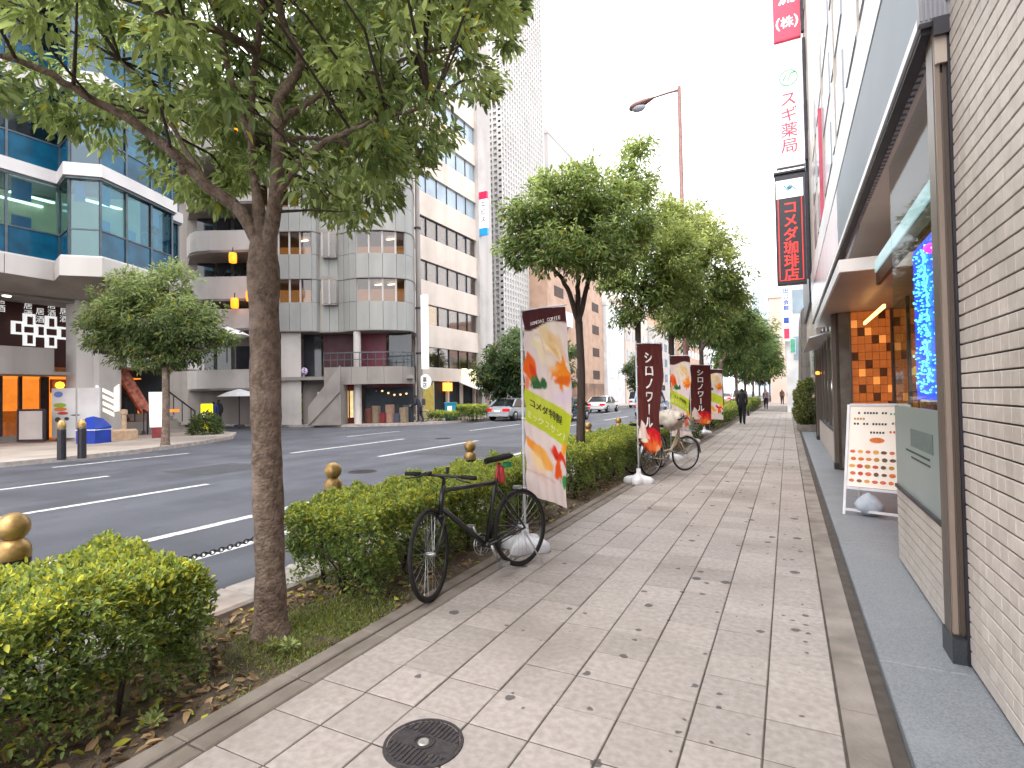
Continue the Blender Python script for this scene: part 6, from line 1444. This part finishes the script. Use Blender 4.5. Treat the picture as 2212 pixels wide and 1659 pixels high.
cols_ = ['#d8702c', '#c94a3a', '#e0a050', '#8a5a30', '#b8842c', '#d86a50', '#6a4a34']
for r_ in range(5):
    for c_ in range(7):
        x = .06+c_*.078+(.01 if r_ % 2 else 0); h = .40+r_*.085; k = random.randrange(7)
        b = MB(); cc = Vector(AB(x, h, .002)); b.disc(cc, (random.uniform(.026, .034), 0, 0), up*random.uniform(.018, .026), 9); b.build('food_picture', pmat('food%d' % k, cols_[k], scale=40, rough=.6), ab, world=False)
b = MB(); b.disc(AB(.30, .88, .002), (.075, 0, 0), up*.032, 16); b.build('food_picture', pmat('food0', cols_[0]), ab, world=False)
for (x0, x1, h, mt) in ((.10, .40, 1.20, m_ink_k), (.06, .22, 1.07, m_ink_k), (.25, .40, 1.07, m_ink_k), (.44, .56, 1.08, pmat('food3', cols_[3])), (.20, .38, .97, m_ink_k), (.42, .56, .98, pmat('food1', cols_[1])), (.42, .56, 1.19, m_ink_g), (.06, .18, 1.13, pmat('food4', cols_[4]))):
    n_ = max(2, int((x1-x0)/.03))
    for k in range(n_):
        if random.random() < .2: continue
        b = MB(); xa = x0+(x1-x0)*k/n_; b.slab(AB(xa, h-.012, .002), AB(xa+.02, h-.012, .002), AB(xa+.02, h+.012, .002), AB(xa, h+.012, .002), .001); b.build('print_mark', mt, ab, world=False)
bg_ = thing('weight_bag', 'pale grey weight bag sitting inside the foot of the menu board', 'bag', (.75, 7.45, .05))
vs = []; fs = []; n_ = 14
for i in range(8):
    th = math.pi*i/7
    for k in range(n_): a = 2*math.pi*k/n_; r = .13*math.sin(th)*(1+.1*math.sin(3*a+i)); vs.append((.80+r*math.cos(a)*1.1, 7.42+r*math.sin(a)*.8, .05+.11-.11*math.cos(th)+(.05*max(0, (i-5))/2)))
for i in range(7):
    for k in range(n_): fs.append((i*n_+k, i*n_+(k+1) % n_, (i+1)*n_+(k+1) % n_, (i+1)*n_+k))
b = MB(); b.add(vs, fs); b.build('sack', pmat('bag_grey', '#b4bac4', '#9aa2ae', scale=9, rough=.6), bg_, smooth=True)
# ---------------------------------------------------------------- street lamp
lp = thing('street_lamp', 'tall reddish brown street lamp with one arm over the road', 'street lamp', (-3.05, 19.0, 0))
m_lamp = pmat('lamp_brown', '#8a6660', '#7a5852', scale=4, rough=.5)
zt = ony(1470, 186, 19.0).z; bx = -3.05
b = MB(); b.lathe([(.16, 0), (.16, .5), (.10, .6), (.085, 5), (.06, zt), (0, zt)], 14, (bx, 19.0, 0)); b.build('pole', m_lamp, lp, smooth=True)
e = ond(1405, 200, 18.3); e2 = ond(1345, 213, 18.3)
b = MB(); b.tube([(bx, 19, zt-.12), (e.x*.4+bx*.6, 19.0, zt-.02-.1), (e.x, 19.0, e.z+.05)], [.045, .035, .03], 8); b.build('arm', m_lamp, lp, smooth=True)
vs = []; fs = []; n_ = 12; secs = ((0, .05, .05), (.15, .10, .10), (.45, .16, .16), (.8, .18, .19), (1.0, .13, .14), (1.06, .05, .06))
for (s_, w_, h_) in secs:
    c = Vector((e.x, 19, e.z+.04))+(Vector((e2.x-e.x, 0, e2.z-e.z)))*s_*.95
    for k in range(n_): a = 2*math.pi*k/n_; vs.append((c.x, c.y+w_*math.cos(a), c.z+h_*(math.sin(a)*(.75 if math.sin(a) > 0 else .5))))
fs = [(i*n_+k, i*n_+(k+1) % n_, (i+1)*n_+(k+1) % n_, (i+1)*n_+k) for i in range(len(secs)-1) for k in range(n_)]+[tuple(range(n_)), tuple(range((len(secs)-1)*n_, len(secs)*n_))]
b = MB(); b.add(vs, fs); b.build('lantern_housing', m_lamp, lp, smooth=True)
c = Vector((e.x, 19, e.z-.06))+Vector((e2.x-e.x, 0, e2.z-e.z))*.62; b = MB(); b.lathe([(0, -.14), (.10, -.10), (.15, -.02), (.15, .03)], 12, tuple(c)); b.v = [((p[0]-c.x)*1.7+c.x, p[1], p[2]) for p in b.v]; b.build('lens', pmat('lamp_lens', '#a9a9b4', '#9898a4', scale=8, rough=.25), lp, smooth=True)
# ---------------------------------------------------------------- utility pole across the road with hung signs
up_ = thing('utility_pole', 'grey utility pole on the corner before the cream building', 'pole', (-20.3, 27.4, 0))
q = Vector((-20.3, 27.4, 0)); ztp = 17.0
b = MB(); b.lathe([(.20, 0), (.17, 8), (.13, ztp), (0, ztp)], 14, tuple(q)); b.build('shaft', m_concg, up_, smooth=True)
for k, z in enumerate((4.2, 7.0, 12.0)): b = MB(); b.lathe([(.20, -.06), (.215, -.05), (.215, .05), (.20, .06)], 14, (q.x, q.y, z)); b.build('band', m_darkmet, up_)
b = MB(); b.tube([(q.x, q.y, 15.5), (q.x, q.y+1.2, 15.5)], .05, 6); b.tube([(q.x-.8, q.y, 16), (q.x+.8, q.y, 16)], .05, 6); b.build('cross_arm', m_frame, up_)
z1_, z0_ = onx(922, 640, -20.0).z, onx(922, 798, -20.0).z
b = MB(); b.box(q.x+.24, q.x+.70, q.y-.12, q.y+.02, z0_, z1_); b.build('hung_sign', m_signwhite, up_)
b = MB(); c = Vector((q.x+.45, q.y-.05, onx(922, 825, -20.0).z)); b.lathe([(0, -.05), (.42, -.05), (.45, 0), (.42, .05), (0, .05)], 20); b.v = [(c.x+p[0], c.y+p[2], c.z+p[1]) for p in b.v]; b.build('round_sign', m_signwhite, up_)
b = MB(); b.text('薬', (c.x-.16, c.y-.07, c.z+.0), X, Zv, .34, bold=.03); b.text('店', (c.x-.16, c.y-.07, c.z-.34), X, Zv, .34, bold=.03); b.build('round_sign_letters', m_ink_k, up_)
# ---------------------------------------------------------------- things across the road
def cbx(name, label, cat, u, v, D, w, d_, h, parts, group=None):
    p = ond(u, v, D); t = thing(name, label, cat, (p.x, p.y, 0), rad(YAW), group)
    for nm, bx_, mt in parts:
        b = MB(); b.cbox(*bx_, .02); b.build(nm, mt, t, world=False)
    return t
m_teal = pmat('teal_paint', '#127a96', '#0f6a84', scale=4, rough=.4); m_bluebin = pmat('blue_plastic', '#1a3fa8', '#15348e', scale=3, rough=.45)
cbx('utility_box', 'teal blue street cabinet standing before the cream building', 'cabinet', 974, 903, 34.0, 0, 0, 0, [('body', (-.34, .34, -.3, .3, .08, 1.05), m_teal), ('lid', (-.37, .37, -.33, .33, 1.05, 1.14), m_teal), ('plinth', (-.3, .3, -.26, .26, 0, .08), m_darkmet), ('label_plate', (-.16, .10, -.315, -.3, .55, .9), m_signwhite)])
cbx('utility_box', 'orange box stand on the pavement before the red brick shop', 'box', 747, 909, 33.6, 0, 0, 0, [('body', (-.2, .2, -.2, .2, .05, .58), pmat('orange_box', '#d8682c', '#c85c24', scale=5, rough=.5)), ('lid', (-.22, .22, -.22, .22, .58, .64), pmat('orange_box', '#d8682c'))])
cbx('utility_box', 'small red box right of the orange one across the road', 'box', 759, 910, 33.4, 0, 0, 0, [('body', (-.15, .15, -.15, .15, .0, .5), pmat('red_box', '#a81c28', '#901822', scale=5, rough=.5)), ('lid', (-.16, .16, -.16, .16, .5, .55), m_darkmet)])
bb_ = onz(203, 957); t = thing('covered_box', 'blue plastic covered box with sloped lid beside the concrete pillar', 'box', (bb_.x, bb_.y, 0), rad(20))
b = MB(); b.add([(p_[0]*.62, p_[1]*.7, p_[2]) for p_ in ((-.62, -.5, 0), (.62, -.5, 0), (.62, .5, 0), (-.62, .5, 0), (-.62, -.5, .55), (.62, -.5, .55), (.62, .5, .62), (-.62, .5, .62), (-.3, -.2, .95), (.25, -.25, 1.0), (.3, .3, .9), (-.3, .3, .9))], [(0, 1, 5, 4), (1, 2, 6, 5), (2, 3, 7, 6), (3, 0, 4, 7), (4, 5, 9, 8), (5, 6, 10, 9), (6, 7, 11, 10), (7, 4, 8, 11), (8, 9, 10, 11)]); b.build('cover', m_bluebin, t, world=False)
b = MB(); b.tube([(-.40, -.36, .5), (.40, -.36, .5), (.40, .36, .5), (-.40, .36, .5), (-.40, -.36, .5)], .02, 5); b.build('rope', m_whiteedge, t, world=False)
q = onz(165, 952); t = thing('notice_board', 'large white board with food pictures standing before the lit shop', 'sign board', (q.x, q.y, 0), rad(YAW))
b = MB(); b.box(-.95, .95, -.04, .04, .12, 2.1); b.build('board', m_white, t, world=False)
for k, (x, z, w_, h_, c) in enumerate(((-.68, 1.85, .18, .12, '#6a86c8'), (-.62, 1.42, .26, .09, '#8fae3c'), (-.60, 1.26, .26, .08, '#d87a3c'), (-.5, 1.10, .22, .06, '#c04a30'), (-.7, .85, .12, .10, '#5a5250'), (-.35, .88, .1, .07, '#4a4446'), (.0, 1.02, .2, .03, '#5a5a60'), (-.55, .55, .2, .06, '#4a4648'))):
    b = MB(); b.disc((x, -.046, z), (w_, 0, 0), (0, 0, h_), 14); b.build('picture', pmat('board_pic%d' % k, c, scale=20, rough=.6), t, world=False)
for x in (-.8, .8): b = MB(); b.bar((x, .05, 0), (x, .05, 2.0), .06); b.build('leg', m_darkmet, t, world=False)
q = onx(68, 900, -25.9); t = thing('notice_board', 'grey framed pavement board before the lit shop window', 'sign board', (q.x, q.y, 0), rad(YAW))
b = MB(); b.box(-.52, .52, -.05, .05, .05, 1.3); b.build('frame', m_darkmet, t, world=False); b = MB(); b.box(-.42, .46, -.062, -.05, .14, 1.22); b.build('panel', m_concw, t, world=False)
q = onz(268, 950); t = thing('sign_base', 'pale stone post base standing by the passage', 'post', (q.x, q.y, 0), rad(YAW))
b = MB(); b.cbox(-.35, .35, -.3, .3, 0, .42, .06); b.build('block', pmat('tan_stone', '#c4a98e', '#b3987e', scale=7, rough=.8), t, world=False); b = MB(); b.lathe([(.09, .42), (.08, 1.0), (.12, 1.02), (.12, 1.2), (0, 1.22)], 12); b.build('post', pmat('tan_stone', '#c4a98e'), t, world=False, auto=40)
q = onz(340, 946); t = thing('notice_board', 'leaning white board with red foot left of the far tree trunk', 'sign board', (q.x, q.y, 0), rad(YAW+12))
b = MB(); b.slab((-.28, 0, .45), (.28, 0, .45), (.14, .25, 1.9), (-.42, .25, 1.9), .05); b.build('panel', m_signwhite, t, world=False); b = MB(); b.box(-.2, .38, -.02, .25, 0, .44); b.build('red_foot', pmat('dull_red', '#8a3c3c', '#783232', scale=5, rough=.6), t, world=False); b = MB(); b.slab((-.13-.26, .22, 1.72), (.13, .22, 1.72), (.13, .25, 1.86), (-.39, .25, 1.86), .055); b.build('red_header', pmat('dull_red', '#8a3c3c'), t, world=False)
for k, (u, v, lb) in enumerate(((133, 993, 'dark pavement post with pale cap across the road, left one'), (177, 990, 'dark pavement post with pale cap across the road, right one'))):
    q = onz(u, v); t = thing('bollard', lb, 'bollard', (q.x, q.y, 0), group='posts across the road')
    b = MB(); b.lathe([(.10, 0), (.10, .8), (.085, .82)], 12); b.build('post', m_black, t, world=False); b = MB(); b.lathe([(.09, .82), (.10, .86), (.10, .95), (.05, 1.05), (0, 1.06)], 12); b.build('cap', m_brass, t, world=False, smooth=True)
def slim_flag(label, u, vb, D, w_, h_, c1, c2, z0=.25):
    p = ond(u, vb, D); t = thing('slim_banner', label, 'banner', (p.x, p.y, 0), rad(YAW), 'slim banners across the road')
    b = MB(); b.tube([(0, 0, 0), (0, 0, z0+h_+.1)], .025, 6); b.build('pole', m_plasticw, t, world=False)
    nn = 8; b = MB()
    vs = [(w_*i, -.03*math.sin(j*1.3)*i, z0+h_*j/nn) for j in range(nn+1) for i in (0, 1)]; b.add(vs, [(2*j, 2*j+1, 2*j+3, 2*j+2) for j in range(nn)]); b.m = 0; b.build('cloth', pmat('cloth_'+c1, c1, c2, scale=3, rough=.8, fac=(.45, .55)), t, world=False, smooth=True)
    b = MB(); b.lathe([(.22, 0), (.2, .08), (.04, .14)], 12); b.build('base', m_plasticw, t, world=False); return t
slim_flag('white and red slim banner before the red brick shop', 764, 906, 33.0, .45, 1.75, '#e8dcdc', '#c0405a')
slim_flag('tall yellow slim banner left of the outside stair', 648, 916, 32.6, .35, 1.6, '#d8c838', '#e8e0d8')
slim_flag('pink slim banner leaning by the shop, left one', 612, 915, 32.8, .38, 1.25, '#d8a0c8', '#e8c8dc')
slim_flag('pink slim banner leaning by the shop, right one', 632, 915, 32.9, .34, 1.2, '#c8a8dc', '#e8b8b0')
slim_flag('white slim banner right of the awning', 1049, 893, 38, .3, 1.9, '#e4dede', '#d8a8b0')
slim_flag('white slim banner beside the dark tree', 1070, 893, 38.4, .3, 1.8, '#e0dada', '#c88898')
p = ond(657, 916, 32.4); t = thing('pole_sign', 'thin white pole with a purple ball top across the road', 'pole', (p.x, p.y, 0))
b = MB(); b.tube([(0, 0, 0), (0, 0, 3.0)], .06, 8); b.build('pole', m_plasticw, t, world=False); b = MB(); b.lathe([(.25*math.sin(math.pi*i/8), 3.15-.25*math.cos(math.pi*i/8)) for i in range(9)], 12); b.build('ball', pmat('purple_ball', '#7a4a9a', '#e8e0f0', scale=9, rough=.5, fac=(.48, .52)), t, world=False, smooth=True)
p = ond(447, 916, 27.0); t = thing('vending_sign', 'tall yellow lit sign stand left of the near trunk across the road', 'sign', (p.x, p.y, 0), rad(YAW))
b = MB(); b.cbox(-.24, .24, -.12, .12, .08, 1.35, .03); b.build('body', pmat('sign_yellow', '#e8e020', '#d8cc18', scale=4, rough=.4, emit='#f0e820', estr=.35), t, world=False); b = MB(); b.box(-.28, .28, -.16, .16, 0, .08); b.build('base', m_darkmet, t, world=False); b = MB(); b.box(-.12, .14, -.135, -.12, .45, .95); b.build('label_plate', m_signwhite, t, world=False)
p = ond(517, 916, 31.0); t = thing('parasol', 'white parasol left of the near trunk before the shops', 'parasol', (p.x, p.y, 0))
b = MB(); b.tube([(0, 0, 0), (0, 0, 2.2)], .03, 8); b.build('pole', m_darkmet, t, world=False); b = MB(); b.lathe([(1.15, 1.72), (.6, 1.98), (0, 2.15)], 8); b.build('canopy', m_whiteedge, t, world=False); b = MB(); b.lathe([(.3, 0), (.28, .1), (.05, .12)], 12); b.build('base', m_darkmet, t, world=False)
p = ond(490, 715, 29.0); t = thing('parasol', 'pale parasol on the balcony above the far tree', 'parasol', (p.x, p.y, p.z-1.7))
b = MB(); b.tube([(0, 0, 0), (0, 0, 2.0)], .03, 8); b.build('pole', m_darkmet, t, world=False); b = MB(); b.lathe([(1.2, 1.45), (.6, 1.75), (0, 1.95)], 8); b.build('canopy', m_whiteedge, t, world=False)
for k, (u, lb) in enumerate(((828, 'white a-board before the dark shop, left one'), (843, 'white a-board before the dark shop, right one'))):
    p = ond(u, 907, 33.4-.3*k); t = thing('notice_board', lb, 'sign board', (p.x, p.y, 0), rad(YAW), 'a-boards before the dark shop')
    b = MB(); b.slab((-.2, -.2, 0), (.2, -.2, 0), (.16, 0, .95), (-.16, 0, .95), .03); b.build('front_panel', m_signwhite, t, world=False); b = MB(); b.slab((.2, .2, 0), (-.2, .2, 0), (-.16, 0.03, .95), (.16, .03, .95), .03); b.build('rear_panel', m_darkmet, t, world=False)
# decorated wall relief beside the stair: cluttered poster stand
p = ond(704, 910, 31.6); t = thing('poster_stand', 'cluttered stand of purple and white posters at the stair foot', 'stand', (p.x, p.y, 0), rad(YAW))
b = MB(); b.box(-.45, .45, -.06, .06, .1, 1.9); b.build('panel', pmat('poster_mess', '#8a84a8', '#d8d4e0', scale=5, rough=.7, col3='#3c3850', scale3=4, f3=.8), t, world=False)
for x in (-.4, .4): b = MB(); b.bar((x, .08, 0), (x, .08, 1.8), .05); b.build('leg', m_darkmet, t, world=False)
# traffic signals far down the street
for k, (u, v, yy, lb, c) in enumerate(((1672, 812, 88, 'red traffic signal at the far crossing', '#ff2818'), (1418, 838, 46, 'green traffic signal between the brown banners', '#40ffa0'))):
    q = ony(u, v, yy) if k == 0 else ond(u, v, 46); t = thing('traffic_signal', lb, 'traffic light', (q.x-.6, q.y, 0))
    b = MB(); b.tube([(0, 0, 0), (0, 0, q.z+.5)], .09, 8); b.tube([(0, 0, q.z+.1), (.9, 0, q.z+.1)], .05, 6); b.build('pole', m_frame, t, world=False); b = MB(); b.cbox(.1, 1.3, -.15, .15, q.z-.22, q.z+.22, .04); b.build('housing', m_darkmet, t, world=False)
    for j in range(3): b = MB(); b.disc((.32+.38*j, -.156, q.z), (.15, 0, 0), (0, 0, .15), 12); b.build('lamp', pmat('signal_on%d' % k, c, rough=.4, emit=c, estr=3) if j == (2 if k == 0 else 0) else m_winedark, t, world=False)
# ================================================================ CARS
m_carglass = pmat('car_glass', '#1d2226', '#14181b', scale=3, rough=.06, spec=.7)
m_tail = pmat('tail_lamp', '#9a1420', '#b81c28', scale=20, rough=.2, emit='#ff2030', estr=.15); m_head = pmat('head_lamp', '#d8dce0', '#c0c6cc', scale=20, rough=.15)
def car(label, loc, heading, paint, kind='sedan', group='cars on the road'):
    """local x forward, built from lofted sections"""
    t = thing('car', label, 'car', loc, heading, group)
    if kind == 'sedan': body = [(-2.25, .62, .50, .70), (-2.2, .36, .70, .82), (-1.7, .25, .95, .86), (-.9, .22, .92, .87), (.6, .22, .90, .87), (1.35, .22, .84, .86), (1.95, .25, .74, .82), (2.2, .36, .62, .70)]; roof = [(-1.65, .94, .94), (-1.0, .92, 1.38), (-.2, .92, 1.45), (.45, .92, 1.40), (1.2, .86, .88)]
    else: body = [(-1.7, .5, .9, .66), (-1.66, .32, 1.0, .74), (-1.2, .22, 1.02, .78), (.6, .22, 1.0, .78), (1.3, .24, .95, .76), (1.66, .36, .78, .66)]; roof = [(-1.66, 1.0, 1.02), (-1.5, 1.0, 1.78), (-.2, 1.0, 1.84), (.55, 1.0, 1.78), (1.25, .94, 1.0)]
    n = 10; vs = []; fs = []
    for (x, z0, z1, w_) in body:
        for k in range(n):
            a = k/n*2*math.pi; cy = math.cos(a); sz = math.sin(a); y = w_*np.sign(cy)*abs(cy)**.35; z = (z0+z1)/2+(z1-z0)/2*np.sign(sz)*abs(sz)**.45; vs.append((x, y*(1-.05*max(0, sz)), z))
    m = len(body); fs = [(i*n+k, i*n+(k+1) % n, (i+1)*n+(k+1) % n, (i+1)*n+k) for i in range(m-1) for k in range(n)]+[tuple(range(n-1, -1, -1)), tuple(range((m-1)*n, m*n))]
    b = MB(); b.add(vs, fs); b.build('body', paint, t, world=False, auto=40)
    ww = body[2][3]
    # greenhouse: glass volume + roof skin + pillars
    b = MB(); gv = []
    for (x, zb, zt) in roof: sh = (zt-zb)/(roof[2][2]-roof[2][1]); gv += [(x, -ww*.97, zb-.03), (x, -ww*(.97-.17*sh), zt-.045), (x, ww*(.97-.17*sh), zt-.045), (x, ww*.97, zb-.03)]
    gf = [];
    for i in range(len(roof)-1):
        a = 4*i; c = a+4
        for k in range(3): gf.append((a+k, c+k, c+k+1, a+k+1))
    b.add(gv, gf); b.build('windows', m_carglass, t, world=False, auto=25)
    b = MB(); rv = []
    for (x, zb, zt) in roof[1:-1]: sh = (zt-zb)/(roof[2][2]-roof[2][1]); rv += [(x, -ww*(.985-.17*sh), zt-.05), (x, -ww*.6, zt+.01), (x, ww*.6, zt+.01), (x, ww*(.985-.17*sh), zt-.05)]
    rf = [(4*i+k, 4*i+4+k, 4*i+5+k, 4*i+1+k) for i in range(len(roof)-3) for k in range(3)]; b.add(rv, rf); b.build('roof', paint, t, world=False, smooth=True)
    for s_ in (-1, 1):
        b = MB()
        for (i, j) in ((0, 1), (2, 2), (4, 3)):
            x0, zb0, zt0 = roof[i]; x1, zb1, zt1 = roof[j]
            if i == j: x0 = x1 = roof[i][0]; lo = (x0, s_*ww*.985, zb0); hi = (x0, s_*ww*.82, zt0-.04)
            else: lo = (x0, s_*ww*.985, zb0-.02); hi = (x1, s_*ww*.82, zt1-.04)
            b.bar(lo, hi, .07)
            b.build('pillar_trim', paint, t, world=False); b = MB()
        b = MB(); b.cbox(roof[-1][0]-.35, roof[-1][0]-.15, min(s_*(ww+.0), s_*(ww+.17)), max(s_*(ww+.0), s_*(ww+.17)), roof[-1][1]+.02, roof[-1][1]+.16, .03); b.build('mirror', paint, t, world=False)
        xr = body[0][0]; xf = body[-1][0]; b = MB(); b.cbox(xr-.0, xr+.22, min(s_*ww*.45, s_*ww*.93), max(s_*ww*.45, s_*ww*.93), .62, .80, .02); b.build('tail_lamp', m_tail, t, world=False)
        b = MB(); b.cbox(xf-.26, xf-.02, min(s_*ww*.5, s_*ww*.9), max(s_*ww*.5, s_*ww*.9), .52, .66, .02); b.build('head_lamp', m_head, t, world=False)
        for xw in (-1.35, 1.38) if kind == 'sedan' else (-1.1, 1.15):
            b = MB(); b.lathe([(0, -.10), (.2, -.10), (.31, -.10), (.32, -.06), (.32, .06), (.31, .10), (.2, .10), (0, .10)], 20); b.v = [(xw+p[0], s_*(ww-.07)+p[2], .32+p[1]) for p in b.v]; o = b.build('wheel', m_rubber, t, world=False, auto=35)
            b = MB(); b.lathe([(0, .02), (.05, .02), (.19, .0), (.2, -.02)], 14); b.v = [(xw+p[0], s_*(ww+.035)+s_*p[2], .32+p[1]) for p in b.v]; b.build('hubcap', m_silver, o, world=False, smooth=True)
    b = MB(); b.cbox(body[0][0]-.012, body[0][0]+.03, -.18, .18, .60, .70, .005); b.build('number_plate', m_signwhite, t, world=False)
    b = MB(); b.cbox(body[0][0]-.03, body[0][0]+.2, -ww*.9, ww*.9, .32, .48, .03); b.build('bumper', paint, t, world=False)
    return t
def paint(nm, c, c2=None): return pmat('paint_'+nm, c, c2 or c, scale=1, rough=.22, spec=.5, coat=.7, metal=.25)
AX = math.pi/2
car('silver saloon car waiting at the far kerb', (-16.3, 32.2, ROADZ), AX, paint('silver', '#a9adb4'))
car('dark teal car half hidden behind the first banner and forked tree', (-12.3, 31.6, ROADZ), -AX, paint('dark', '#20363e'))
car('white saloon car beside the forked tree trunk', (-14.6, 46.5, ROADZ), AX, paint('white', '#d6d6d6'))
car('white boxy van far along the road', (-15.2, 62.0, ROADZ), AX, paint('white2', '#e2e2e2'), 'van')
car('light blue van seen between the two banners', (-8.6, 38.5, ROADZ), AX, paint('blue', '#88a4c4'), 'van')
car('white car seen through the distant tree trunks', (-8.2, 60.0, ROADZ), AX, paint('white', '#d6d6d6'))
car('small pink tinted car at the distant crossing', (-8.0, 84.0, ROADZ), AX, paint('pink', '#caa0a4'))
car('distant white van by the far hedge', (-5.2, 72, ROADZ), AX, paint('white2', '#e2e2e2'), 'van')
# ================================================================ PEOPLE
m_skin = pmat('skin', '#c79a80', '#b98c74', scale=20, rough=.6); m_hair = pmat('hair', '#1d1817', '#2a2321', scale=40, rough=.7)
def person(label, loc, heading, top, legs, stride=.25, h=1.7, bag=None, bend=0., arms=(.12, -.12), hold=None, shoe='#1c1a1c'):
    """one continuous skinned body; x forward"""
    k = h/1.7; t = thing('person', label, 'person', loc, heading)
    me = bpy.data.meshes.new('body'); J = {}; V = []; E = []; Rr = []
    def v(p, r): V.append(Vector(p)*k); Rr.append(r*k); return len(V)-1
    bx = bend
    pel = v((0, 0, .92), .15); wa = v((bx*.25, 0, 1.08), .135); ch = v((bx*.7, 0, 1.28), .165); nk0 = v((bx, 0, 1.42), .085); nk = v((bx*1.1, 0, 1.485), .052); hd = v((bx*1.2+.01, 0, 1.57), .085); ht = v((bx*1.25+.01, 0, 1.65), .075)
    E += [(pel, wa), (wa, ch), (ch, nk0), (nk0, nk), (nk, hd), (hd, ht)]
    for s_, st in ((1, stride), (-1, -stride)):
        hp = v((0, s_*.085, .86), .11); kn = v((st*.55+.03, s_*.09, .49), .078); an = v((st-.02 if st > 0 else st-.06, s_*.09, .10), .055); fo = v((st+.11, s_*.10, .045), .04)
        E += [(pel, hp), (hp, kn), (kn, an), (an, fo)]
    for s_, ar in ((1, arms[0]), (-1, arms[1])):
        sh = v((bx, s_*.165, 1.38), .07); el = v((bx+ar*.5-.02, s_*.205, 1.12), .055)
        wr = v((bx+ar+.06 if hold is None else hold[0], s_*.20 if hold is None else s_*hold[1], .90 if hold is None else hold[2]), .042); hn = v((bx+ar+.09 if hold is None else hold[0]+.06, s_*.215 if hold is None else s_*hold[1], .83 if hold is None else hold[2]-.02), .04)
        E += [(nk0, sh), (sh, el), (el, wr), (wr, hn)]
    me.from_pydata(V, E, []); o = bpy.data.objects.new('body', me); link(o)
    md = o.modifiers.new('s', 'SKIN'); md.use_smooth_shade = True
    for i, r in enumerate(Rr): me.skin_vertices[0].data[i].radius = (r, r)
    me.skin_vertices[0].data[pel].use_root = True
    o.modifiers.new('u', 'SUBSURF').levels = 1
    dg = bpy.context.evaluated_depsgraph_get(); m2 = bpy.data.meshes.new_from_object(o.evaluated_get(dg)); bpy.data.objects.remove(o)
    o = bpy.data.objects.new('body', m2); link(o); o.parent = t
    m2.materials.clear()
    for mm in (pmat('cloth_'+top, top, scale=9, rough=.85), pmat('cloth_'+legs, legs, scale=9, rough=.85), m_skin, m_hair, pmat('shoe_'+shoe, shoe, rough=.6)): m2.materials.append(mm)
    for p in m2.polygons:
        c = p.center/k
        if c.z > 1.46: p.material_index = 3 if (c.x < bx*1.2+.045 or c.z > 1.63) else 2
        elif c.z < .09: p.material_index = 4
        elif c.z < .93 and abs(c.y) < .19: p.material_index = 1
        elif (hold is None and c.z < .90) or (hold is not None and c.x > hold[0]-.02): p.material_index = 2
        else: p.material_index = 0
        p.use_smooth = True
    if bag == 'hand':
        b = MB(); b.cbox(-.16*k, .16*k, -.30*k, -.22*k, .40*k, .66*k, .03); b.build('handbag', m_black, t, world=False); b = MB(); b.tube([(-.08, -.26, .65), (-.05, -.25, .8), (.05, -.25, .8), (.08, -.26, .65)], .01, 5); b.build('bag_strap', m_black, t, world=False)
    if bag == 'back':
        b = MB(); b.cbox(-.30*k, -.13*k, -.15*k, .15*k, 1.02*k, 1.42*k, .05); b.build('backpack', pmat('backpack', '#3a3848', '#302e3c', scale=8, rough=.8), t, world=False)
    return t
q = onz(1604, 917); person('person in dark coat walking away with a bag', (q.x, q.y, 0), AX, '#24232c', '#1d1d26', .22, 1.68, 'hand')
bk = thing('backpack', '', ''); bpy.data.objects.remove(bk)
q = onz(1655, 884); person('person in pale pink top walking far down the pavement', (q.x, q.y, 0), -AX, '#b89aa4', '#3a3444', .2, 1.68)
q = onz(1706, 876); person('person in grey coat near the far shop fronts', (q.x, q.y, 0), -AX, '#6a6668', '#3c3838', .15, 1.68)
q = onz(1690, 874); person('person in brown coat far away in the middle of the pavement', (q.x, q.y, 0), AX, '#6a4a3c', '#2c2a30', .18, 1.68)
p = ond(908, 913, 32.2); person('person in dark clothes with a backpack bending over a bicycle across the road', (p.x, p.y, 0), rad(YAW+180), '#2c2e3a', '#23242c', .12, 1.68, 'back', .22, hold=(.55, .2, 1.0))
f_ = Vector((p.x, p.y)); dd = Vector((-math.cos(rad(YAW)), -math.sin(rad(YAW))))
bicycle('silver bicycle held by the person across the road', tuple(f_-dd*.15+Vector((FH.x, FH.y))*.5), tuple(f_+dd*.91+Vector((FH.x, FH.y))*.5), 5, 'city', 0, 'bicycles across the road')
p = ond(473, 912, 29.5); person('person in black standing by the yellow sign across the road', (p.x, p.y, 0), rad(200), '#221f26', '#1e1c22', .05, 1.6)
p = ond(462, 913, 29.2); person('person in blue beside the one in black across the road', (p.x, p.y, 0), rad(150), '#2c3a7a', '#3a3a48', .05, 1.5)
